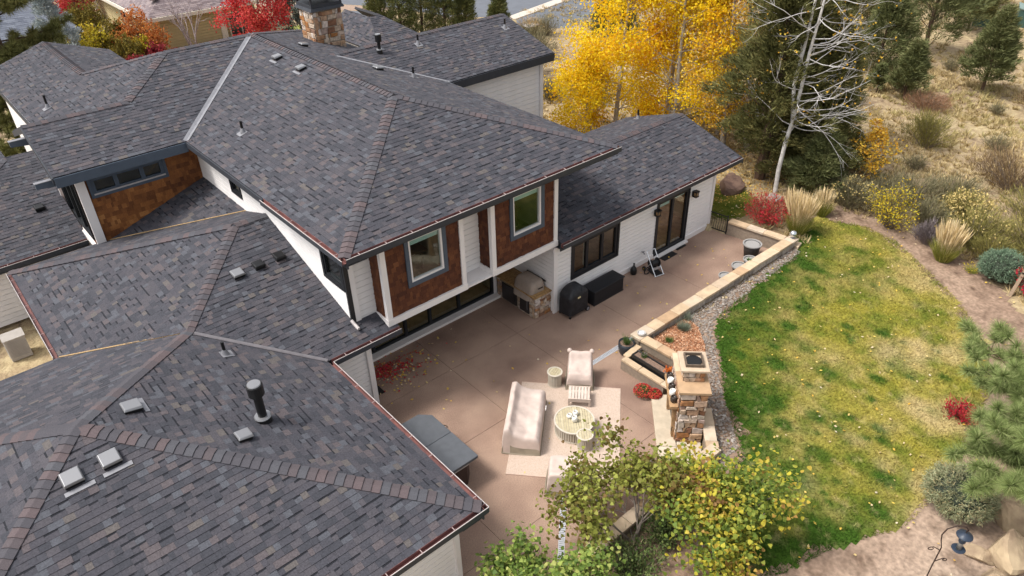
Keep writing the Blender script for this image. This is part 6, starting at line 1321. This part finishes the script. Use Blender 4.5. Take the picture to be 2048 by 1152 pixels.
# ------------------------------------------------------------------ redbuds and small plants round the patio
M_rbA = rmat('redbud_olive_leaf', [(0, (.10, .045, .02)), (.22, (.16, .10, .03)), (.45, (.16, .17, .03)), (.7, (.26, .28, .05)), (.9, (.37, .36, .09)), (1, (.36, .18, .05))], leaf=.3, rough=.6, spec=.25, grain=.1, gscale=6, pos=(1.1, .45)); M_rbB = rmat('redbud_gold_leaf', [(0, (.06, .10, .018)), (.28, (.13, .19, .03)), (.5, (.25, .28, .045)), (.66, (.50, .43, .045)), (.78, (.36, .22, .05)), (.9, (.22, .12, .045)), (1, (.15, .07, .035))], leaf=.3, rough=.6, spec=.25, grain=.1, gscale=6, pos=(.9, .5)); M_rbC = rmat('redbud_green_leaf', [(0, (.085, .14, .03)), (.5, (.17, .25, .045)), (.85, (.30, .36, .08)), (1, (.42, .40, .14))], leaf=.3, rough=.6, spec=.25, grain=.1, gscale=6)
M_rbk = mat('redbud_bark', (.24, .20, .17), amt=.35, scale=14)
def redbud(label, loc, stems, m, seed, n, lsz=(.055, .14), sp=.17):
    R_ = random.Random(seed); t_ = thing('redbud_tree', label, 'tree', loc, 0, 'redbuds by the seat wall'); b = MB(); tips = []
    for (dx, dy, dz, L) in stems: grow(b, tips, Vector((R_.gauss(0, .12), R_.gauss(0, .12), -.1)), Vector((dx, dy, dz)).normalized(), L, .032, 2, R_, (3, 4), (20, 55), .15, .05, .6, 6, .35, 5, .4)
    b.build('stems', M_rbk, t_, True, True); T = arr(tips); P = T[nr.integers(0, len(T), n)]+nr.normal(size=(n, 3))*sp
    P = P[P[:, 2] > .15]; n = len(P); d = unit(sph(n)+np.array([0, 0, -.5])); up_ = unit(sph(n)*.7+np.array([0, 0, 1.2])); s = unit(np.cross(d, up_)); L = U(*lsz, n)[:, None]; nn = np.cross(s, d)*.12*L
    A = np.stack([P, P+s*L*.42+d*L*.12+nn, P+s*L*.40+d*L*.48+nn, P+d*L, P-s*L*.40+d*L*.48+nn, P-s*L*.42+d*L*.12+nn], 1)       # heart-shaped
    f = FB(); f.V.append(A.reshape(-1, 3)); f.C.append(np.full(n, 6)); f.build('crown', m, t_); return t_
redbud('open olive brown redbud overhanging the seat wall and covered chair', (9.75, 7.0, .3), [(-.25, .5, 1, 2.3), (.35, .6, 1, 2.4), (.1, .1, 1, 2.1), (.65, .25, .9, 2.2), (-.4, .3, 1, 2.0), (.3, .9, .9, 2.2), (.8, .5, .9, 2.0), (.0, .75, 1, 2.2)], M_rbA, 3, 4500); redbud('golden green redbud spreading toward the lawn at the bottom', (10.6, 5.6, .3), [(.3, .0, 1, 2.0), (.8, -.3, .7, 2.1), (.9, .2, .8, 2.0), (0, -.4, 1, 1.8), (.3, .6, 1, 1.9), (-.4, .1, 1, 1.7), (.8, -.8, .6, 2.1), (-.2, -.5, .9, 1.6), (.6, .5, .8, 1.9), (-.5, -.3, .9, 1.5)], M_rbB, 4, 7000, sp=.25)
redbud('bright green redbud at the bottom edge left of the drain', (7.0, 7.0, .3), [(-.3, .3, 1, 1.6), (.2, .1, 1, 1.6), (-.4, -.2, 1, 1.5), (.1, .5, .9, 1.5), (.4, -.2, 1, 1.4), (-.5, .5, .9, 1.5)], M_rbC, 5, 3300, sp=.19)
for (lab, x_, y_, r_, h, sd_) in (('dark green shrub under the open olive redbud', 9.1, 6.5, .8, .8, 51), ('green shrub filling the bed below the golden redbud', 10.6, 6.7, .7, .7, 52), ('low green shrub at the bottom edge between the redbuds', 8.3, 5.7, .9, .8, 53)): shrub(lab, (x_, y_, .3), r_, h, M_sage, sd_, 300, 'bed_shrub', group='green shrubs under the redbuds', leafm=rmat('bed_green_leaf', [(0, (.05, .08, .025)), (.6, (.11, .16, .05)), (1, (.20, .24, .08))], leaf=.2, **LEAFY), nleaf=1700, lsz=(.05, .10))
def tuft(label, loc, r_, h, m, n, seed, name, cat='plant', flower=None, nfl=0, wd=.012, fsz=(.03, .06)):
    rs = np.random.default_rng(seed); t_ = thing(name, label, cat, loc); a = rs.random(n)*6.283; o = np.c_[np.cos(a), np.sin(a), np.zeros(n)]; P = o*rs.random((n, 1))*r_*.4; d = unit(o*rs.uniform(.1, 1.2, (n, 1))*r_/h+np.array([0, 0, 1.0])); L = rs.uniform(.5, 1.05, n)*h; FB().tris(spike(P, d, L, rs.uniform(wd*.6, wd*1.4, n))).build('foliage', m, t_)
    if nfl: k = rs.integers(0, n, nfl); FB().quads(leafq(P[k]+d[k]*L[k][:, None]+rs.normal(size=(nfl, 3))*.03, rs.uniform(*fsz, nfl), rs.uniform(*fsz, nfl))).build('flowers', flower, t_)
    return t_
M_lav = rmat('lavender_foliage', [(0, (.13, .16, .11)), (1, (.25, .28, .21))], **LEAFY); M_org = rmat('orange_petal', [(0, (.55, .10, .02)), (1, (.62, .20, .04))], **LEAFY); M_pink = rmat('magenta_petal', [(0, (.42, .06, .20)), (1, (.55, .12, .30))], **LEAFY); M_mum = rmat('red_mum_petal', [(0, (.34, .02, .03)), (.6, (.48, .05, .05)), (1, (.52, .12, .04))], **LEAFY)
tuft('grey green lavender clump in the mulch bed', (17.75, 11.75, .35), .38, .42, M_lav, 520, 1, 'lavender'); tuft('small bright green fern in the mulch bed', (16.82, 11.65, .35), .22, .25, M_grn, 260, 2, 'fern'); tuft('spiky green plant in the dark glazed planter', (15.62, 12.5, .43), .25, .42, M_grn, 150, 3, 'spiky_plant', wd=.018); tuft('wispy lavender sprig near the patio wall above the mulch', (18.3, 12.0, .35), .25, .5, M_lav, 120, 4, 'lavender_sprig')
tuft('small purple stemmed plant in the black trough', (15.32, 11.5, .6), .18, .28, M_grn, 120, 5, 'trough_plant', flower=M_pur, nfl=30); tuft('orange flowers at the fireplace end of the trough', (15.32, 10.5, .6), .14, .16, M_org, 120, 6, 'orange_flowers', flower=M_org, nfl=80); tuft('magenta flowers under the redbud inside the seat wall', (12.1, 7.8, .1), .32, .45, M_grn, 160, 7, 'magenta_flowers', flower=M_pink, nfl=60, fsz=(.06, .12)); tuft('green shoot in the small pot by the wall', (22.9, 12.6, .62), .16, .16, M_grn, 60, 8, 'pot_shoot', wd=.03)
def mum(label, loc, r_, seed):
    rs = np.random.default_rng(seed); t_ = thing('potted_mum', label, 'flowers', loc, 0, 'red mums by the planter'); MB().lathe([(r_*.4, 0), (r_*.5, .12), (r_*.45, .12)], (0, 0, 0), 14).build('pot', M_pot, t_, True); n = 900; D_ = unit(rs.normal(size=(n, 3))); D_[:, 2] = np.abs(D_[:, 2]); P = D_*r_*rs.uniform(.55, 1.0, (n, 1))*np.array([1, 1, .75])+np.array([0, 0, .12]); FB().quads(leafq(P, U(.03, .06, n), U(.02, .04, n))).build('leaves', M_grn, t_); m_ = 520; P = D_[:m_]*r_*rs.uniform(.96, 1.06, (m_, 1))*np.array([1, 1, .75])+np.array([0, 0, .13]); k = (D_[:m_, 2] < .93) | (rs.random(m_) < .2); P = P[k]; FB().quads(leafq(P, U(.03, .055, len(P)), U(.03, .055, len(P)))).build('blooms', M_mum, t_)
mum('round red mum nearest the covered armchair', (14.45, 10.75, 0), .30, 1); mum('smaller red mum tucked against the hearth', (14.62, 10.42, .0), .22, 2)
shrub('low scarlet dwarf maple in the bed below the pine', (20.3, 3.55, .3), .5, .5, M_rtw, 31, 260, 'dwarf_maple', leafm=M_red, nleaf=700, lsz=(.05, .09)); shrub('young red leaved maple at the right edge by the stake', (28.5, 4.5, .3), .7, 1.9, M_rtw, 32, 120, 'maple_sapling', leafm=M_red, nleaf=420, lsz=(.09, .16))
st_ = thing('wooden_stake', 'leaning pale wooden stake beside the red maple sapling', 'stake', (28.2, 5.0, .3)); MB().hexa([(-.06, -.06, -.2), (.06, -.06, -.2), (.06, .06, -.2), (-.06, .06, -.2), (.06, -.22, 1.35), (.17, -.22, 1.35), (.17, -.11, 1.35), (.06, -.11, 1.35)]).build('post', mat('pale_wood', (.36, .27, .19), amt=.3, scale=14), st_, True); MB().box(.0, -.20, 1.0, .17, -.08, 1.03).build('tie', M_vdark, st_, True)
tuft('green and gold iris clump at the right side of the plume grass', (28.8, 6.6, .3), .4, .35, M_fgrass, 300, 12, 'iris_clump', flower=M_yel, nfl=60)
# ------------------------------------------------------------------ dry bunch grass over the field
def bunch(n, x0, x1, y0, y1, seed, hs=(.18, .42)):
    rs = np.random.default_rng(seed); x = rs.uniform(x0, x1, n); y = rs.uniform(y0, y1, n); k = ~inpoly(x, y, [(24, 11), (29.8, 13.6), (30.2, 8), (24, -2), (5, -6), (5, 12)]) & ~inpoly(x, y, SUNK) & ~inpoly(x, y, [(24, 14), (29.5, 14), (29, 20), (24, 20)]); k &= (fbm(x*.25, y*.25, 21) > .36); return x[k], y[k]
xs_, ys_ = bunch(9000, 26, 52, 1, 34, 3); x2, y2 = bunch(6500, 44, 82, 8, 50, 4); X_ = np.r_[xs_, x2]; Y_ = np.r_[ys_, y2]; n = len(X_); per = 13; Z_ = gh(X_, Y_); c = fbm(X_*.3, Y_*.3, 31)
Cc = mixc(np.array([.34, .25, .12]), np.array([.58, .46, .25]), nr.random(n)); Cc = mixc(Cc, np.array([.34, .33, .11]), (c-.55)*3*nr.random(n)); h = U(.16, .44, n)
P = np.repeat(np.c_[X_, Y_, Z_-.02], per, 0); a = nr.random(n*per)*6.283; o = np.c_[np.cos(a), np.sin(a), np.zeros(n*per)]; P = P+o*U(0, .10, (n*per, 1)); d = unit(o*U(.2, 1.2, (n*per, 1))+np.array([0, 0, 1.0])); A = spike(P, d, np.repeat(h, per)*U(.6, 1.1, n*per), U(.03, .07, n*per))
me = npmesh('dry_bunchgrass', A.reshape(-1, 3), np.arange(3*len(A)), np.full(len(A), 3)); me.materials.append(M_blade); tint(me, np.repeat(np.repeat(Cc, per, 0)*U(.7, 1.25, (n*per, 1)), 3, 0)); tag(link('dry_bunchgrass', me), 'straw coloured bunchgrass covering the open field', 'grass', kind='stuff')
# ------------------------------------------------------------------ beyond the house: road, neighbours, street trees
def flat(name, poly, z, m): return tag(MB().prism(poly, z-.05, z).build(name, m), kind='structure')
M_asph = mat('asphalt', (.125, .135, .155), rough=.9, amt=.25, scale=1.5, noise=(.10, .105, .12)); M_conc = mat('pale_concrete', (.52, .46, .40), amt=.15, scale=3); M_grav = mat('brown_gravel', (.34, .24, .18), amt=.4, scale=9)
flat('road', [(35.2, 63.0), (37.2, 59.5), (39.0, 52.0), (43.0, 49.3), (50, 51.2), (80, 62), (80, 110), (20, 110), (24, 82)], .312, M_asph)
flat('road_shoulder', [(33.6, 61.8), (35.6, 58.8), (37.1, 59.4), (35.1, 62.9), (24, 81.9), (22.4, 80.5)], .308, M_grav)
flat('front_path', [(32.6, 60.8), (34.6, 57.9), (35.5, 58.7), (33.5, 61.7)], .316, M_asph)
flat('sidewalk', [(42.0, 48.2), (50.4, 50.0), (60, 53.5), (60, 54.6), (50.2, 51.1), (41.8, 49.2)], .36, M_conc)
flat('driveway', [(40.0, 45.6), (43.5, 43.0), (47.5, 44.5), (53, 49.5), (50.4, 49.9), (42.0, 48.1)], .312, M_asph)
M_fl = mat('watered_lawn', (.26, .26, .055), amt=.4, scale=2, noise=(.15, .18, .03))
flat('front_lawn', [(24.5, 47), (30, 47), (34.3, 57.6), (32.3, 60.6), (27, 60)], .306, M_fl)
mb_ = thing('utility_cabinet', 'small dark meter cabinet with pale lid at the driveway edge', 'cabinet', (39.6, 43.6, .3)); MB().box(-.55, -.35, 0, .55, .35, .75).build('case', mat('dark_green_cabinet', (.05, .055, .045), amt=.2), mb_, True); MB().box(-.6, -.4, .752, .6, .4, .82).build('lid', M_lip, mb_, True)
wl = thing('stone_mailbox_pillar', 'low tan pillar with concrete top seen over the far ridge', 'pillar', (36.9, 49.0, .3)); MB().box(-.9, -.35, 0, .9, .35, 1.0).build('body', mat('tan_block', (.34, .25, .18), amt=.2, scale=8), wl, True); MB().box(-.98, -.42, 1.002, .98, .42, 1.1).build('top', M_conc, wl, True)
for i, (x_, y_, lab) in enumerate(((66.2, 20.6, 'green utility box half hidden by the juniper at the top'), (68.6, 18.4, 'green utility box cut by the top right edge'))):
    t_ = thing('utility_box', lab, 'utility box', (x_, y_, float(gh(x_, y_))), rad(20), 'green utility boxes'); M_ub = mat('utility_green', (.055, .11, .095), rough=.5, amt=.2)
    MB().hexa([(-1.0, -.7, -.2), (1.0, -.7, -.2), (1.0, .7, -.2), (-1.0, .7, -.2), (-1.0, -.7, 1.0), (1.0, -.7, 1.0), (1.0, .7, 1.35), (-1.0, .7, 1.35)]).build('case', M_ub, t_, True); MB().hexa([(-1.06, -.78, 1.0), (1.06, -.78, 1.0), (1.06, .75, 1.37), (-1.06, .75, 1.37), (-1.06, -.78, 1.08), (1.06, -.78, 1.08), (1.06, .75, 1.45), (-1.06, .75, 1.45)]).build('lid', mat('utility_lid', (.20, .27, .25), amt=.2), t_, True)
# neighbour with yellow-cream walls
M_cream = mat('cream_siding', (.50, .42, .235), amt=.08, scale=2); M_ctrim = mat('neighbour_trim', (.70, .64, .54), amt=.05); M_nroof = rmat('brown_grey_shingle', [(0, (.13, .10, .105)), (.5, (.19, .155, .16)), (1, (.25, .20, .195))], grain=.25, gscale=20); M_droof = rmat('blue_grey_shingle', [(0, (.09, .10, .13)), (1, (.15, .165, .20))], grain=.25, gscale=20)
def house2(name, label, loc, parts): t_ = thing(name, label, 'house', loc); parts(t_); return t_
def nroof(pts, down, t_, m, seed):
    P = np.array(pts, float); A = np.c_[P[:, 0], P[:, 1], np.ones(len(P))]; a, b, c = np.linalg.lstsq(A, P[:, 2], rcond=None)[0]; N = Vector((-a, -b, 1)).normalized(); S = Vector((-down[1], down[0], 0)).normalized(); T = N.cross(S)
    if T.z < 0: S = -S; T = N.cross(S)
    fr = Frame(min(pts, key=lambda p: p[2]), S, T); poly = [fr.st(p) for p in pts]
    if sum(poly[i][0]*poly[(i+1) % len(poly)][1]-poly[(i+1) % len(poly)][0]*poly[i][1] for i in range(len(poly))) < 0: poly.reverse()
    n = len(poly); d = MB(); d.add([fr.p(s, t, -.014) for s, t in poly]+[fr.p(s, t, -.15) for s, t in poly], [tuple(range(n)), tuple(range(n, 2*n))[::-1]]+[(i, n+i, n+(i+1) % n, (i+1) % n) for i in range(n)]); o = d.build('roof_slope', M_deck, t_)
    tag(link('shingle_courses', tile_mesh('shingle_courses', fr, cells(poly, .2, (.2, .5), (.006, .014), seed), .2, m), o), kind='stuff')
def nwall(t_, x0, y0, x1, y1, z0, z1, nrm, wins=()):
    P0, P1 = Vector((x0, y0, 0)), Vector((x1, y1, 0)); d = (P1-P0).normalized(); L = (P1-P0).length; n = Vector((*nrm, 0)); e = lambda s, h, z: P0+d*s+n*h+Vector((0, 0, z))
    def blk(s0, s1, a, c, h0, h1): return MB().hexa([e(s0, h0, a), e(s1, h0, a), e(s1, h1, a), e(s0, h1, a), e(s0, h0, c), e(s1, h0, c), e(s1, h1, c), e(s0, h1, c)])
    w_ = blk(0, L, z0, z1, -.2, 0).build('wall', M_cream, t_); me_ = blk(0, L, 0, .2, .001, .03); me_ = me_.mesh('siding_board', M_cream); z = z0
    while z < z1-.2: o = link('siding_board', me_, w_); o.location = (0, 0, z); o.scale = (1, 1, .93); z += .21
    for (s0, s1, a, c) in wins:
        f = blk(s0-.12, s1+.12, a-.12, c+.12, .031, .07).build('window', M_ctrim, t_); blk(s0, s1, a, c, .071, .08).build('pane', mat('far_window', (.03, .035, .04), rough=.08, spec=.8, amt=0), f); blk((s0+s1)/2-.04, (s0+s1)/2+.04, a, c, .081, .1).build('mullion', M_ctrim, f)
def nb1(t_):
    nwall(t_, 16.9, 84, 16.9, 60.6, 0, 2.9, (-1, 0), [(7.2, 8.4, .9, 2.4), (15.2, 16.4, .9, 2.4), (19.2, 20.4, .9, 2.4)]); nwall(t_, 16.9, 60.6, 21.9, 60.6, 0, 2.9, (0, -1)); nwall(t_, 22.2, 61.0, 25.0, 61.0, 0, 2.7, (0, -1), [(.5, 2.3, .3, 2.0)])
    MB().box(21.75, 60.45, 0, 22.2, 60.95, 2.75).build('porch_post', M_ctrim, t_)
    nroof([(16.3, 60.0, 2.9), (16.3, 85, 2.9), (21.5, 85, 5.6), (21.5, 65.2, 5.6)], (-1, 0), t_, M_nroof, 1); nroof([(16.3, 60.0, 2.9), (25.6, 60.0, 2.9), (25.6, 65.2, 5.6), (21.5, 65.2, 5.6)], (0, -1), t_, M_nroof, 2)
    MB().box(16.2, 59.9, 2.62, 25.6, 59.99, 2.88).build('fascia', M_ctrim, t_); MB().box(16.2, 60.0, 2.62, 16.29, 85, 2.88).build('fascia', M_ctrim, t_)
    MB().lathe([(.001, 0), (.25, .03), (.38, .10), (.40, .13), (.37, .12), (.001, .04)], (17.6, 61.8, 3.75), 18).tube([(17.6, 61.8, 3.3), (17.6, 61.8, 3.78)], .04, 6).build('satellite_dish', M_lip, t_)
house2('neighbour_house', 'cream sided neighbour house with brown grey roof at the top left', (19, 70, 0), nb1)
def nb2(t_):
    M = mat('tan_wall', (.36, .28, .20), amt=.1, scale=3)
    MB().box(4, 61.6, 0, 11.3, 76, 2.8).build('wall', M, t_); nroof([(3, 60.8, 2.9), (11.9, 60.8, 2.9), (11.9, 78, 2.9), (7.5, 78, 5.2), (7.5, 64.5, 5.2)][:0] or [(11.9, 60.8, 2.9), (11.9, 80, 2.9), (7.0, 80, 5.2), (7.0, 65.5, 5.2)], (1, 0), t_, M_droof, 3); nroof([(2, 60.8, 2.9), (11.9, 60.8, 2.9), (7.0, 65.5, 5.2), (2, 65.5, 5.2)], (0, -1), t_, M_droof, 4)
    MB().box(2, 60.68, 2.62, 11.95, 60.79, 2.9).build('fascia', M_dark, t_); MB().box(11.91, 60.8, 2.62, 12.0, 80, 2.9).build('fascia', M_dark, t_)
house2('far_left_house', 'tan house with blue grey roof behind the blue spruce at the far left', (7, 68, 0), nb2)
# street trees
M_arb = rmat('arborvitae_foliage', [(0, (.075, .085, .03)), (.4, (.13, .145, .05)), (.75, (.20, .20, .075)), (1, (.28, .25, .10))], pos=(.7, .45), **LEAFY); M_bsp = rmat('pale_blue_spruce', [(0, (.20, .24, .25)), (.5, (.36, .41, .42)), (1, (.55, .58, .58))], **LEAFY)
for i, (x_, y_, h, r_, lab) in enumerate(((29.6, 49.8, 5.6, 1.2, 'leftmost olive arborvitae beside the chimney'), (31.0, 48.9, 6.2, 1.3, 'tall olive arborvitae second from the chimney'), (32.6, 48.4, 6.4, 1.3, 'bushy green arborvitae third from the chimney'), (34.2, 47.6, 6.0, 1.2, 'green arborvitae fourth from the chimney'), (35.9, 47.2, 4.3, 1.0, 'shortest arborvitae at the right end of the row'), (38.8, 46.6, 3.2, .9, 'lone small pale conifer over the far ridge'))):
    conifer(lab, (x_, y_, .3), h, r_, M_arb, 60+i, 300, 48, 'arborvitae', 'arborvitae row behind the house', 0, .2, (.12, .26), top=.95, cs=.34)
conifer('pale blue spruce rising behind the left roof', (9.7, 57.5, .2), 6.6, 2.0, M_bsp, 70, 380, 50, 'blue_spruce', 'spruces', 0, .25, (.12, .24), cs=.3); conifer('grey green spruce between the red maple and the chimney', (25.8, 54.5, .3), 8.0, 2.1, rmat('grey_spruce', [(0, (.08, .10, .085)), (1, (.21, .24, .21))], **LEAFY), 71, 420, 50, 'grey_spruce', 'spruces', 0, .25, cs=.34)
M_mapl = rmat('scarlet_maple_leaf', [(0, (.42, .03, .035)), (.5, (.58, .055, .06)), (.85, (.62, .12, .09)), (1, (.50, .14, .05))], leaf=.35, pos=(.6, .4), **LEAFY)
aspen('brilliant scarlet maple between the neighbour garage and the chimney', (21.9, 53.5, .2), 7.6, 2.3, 12000, M_mapl, 81, 'red_maple', None, (.12, .2), .12)
M_obush = rmat('orange_bush', [(0, (.42, .10, .03)), (.5, (.52, .19, .05)), (1, (.50, .27, .07))], leaf=.3, pos=(.7, .5), **LEAFY); M_ybush = rmat('yellow_bush', [(0, (.30, .24, .02)), (.5, (.46, .38, .03)), (1, (.52, .34, .05))], leaf=.3, pos=(.7, .5), **LEAFY); M_wine = rmat('wine_bush', [(0, (.20, .02, .03)), (1, (.36, .05, .06))], leaf=.3, **LEAFY); M_olv = rmat('olive_bush', [(0, (.12, .10, .02)), (1, (.28, .21, .04))], leaf=.3, **LEAFY)
for (lab, x_, y_, r_, h, m, mm, sd_) in (('big orange bush against the cream neighbour wall', 15.0, 58.0, 1.9, 4.2, M_obush, M_rtw, 91), ('bright yellow green bush left of the orange bush', 11.9, 58.5, 1.5, 3.6, M_ybush, M_rab, 92), ('yellow and rust bush between the yellow and orange bushes', 13.4, 58.6, 1.4, 3.5, M_olv, M_rab, 93), ('olive bush in the middle behind the left roof', 13.5, 56.3, 1.3, 2.9, M_olv, M_rab, 94), ('small yellow green bush below the orange bush', 14.5, 56.6, 1.0, 2.7, M_ybush, M_rab, 99), ('wine red bush below the orange bush at the roof ridge', 15.2, 55.6, 1.3, 2.2, M_wine, M_rtw, 95), ('low wine bush left of the other wine bush', 13.2, 55.0, 1.1, 1.9, M_wine, M_rtw, 96), ('rust bush in the gap between the two neighbour houses', 14.0, 69, 1.6, 3.2, M_olv, M_brn, 97), ('red bush by the far corner of the cream house', 14.9, 75, 1.8, 3.6, M_mapl, M_rtw, 98)):
    shrub(lab, (x_, y_, .1), r_, h, mm, sd_, 1500, 'garden_bush', group='autumn bushes behind the left roof', leafm=m, nleaf=4200, lsz=(.12, .22))
R_ = random.Random(12); t_ = thing('leafless_tree', 'leafless mauve grey tree in front of the neighbour garage', 'tree', (18.4, 57.5, .2)); b = MB(); tips = []
for k in range(5): a = k*1.26; grow(b, tips, Vector((0, 0, -.2)), Vector((math.cos(a)*.4, math.sin(a)*.4, 1)).normalized(), 4.0, .08, 3, R_, (3, 4), (18, 45), .12, .06, .6, 5, .3, 5, .3)
b.build('trunk_and_branches', mat('mauve_bark', (.36, .30, .30), amt=.3, scale=8), t_, True, True)
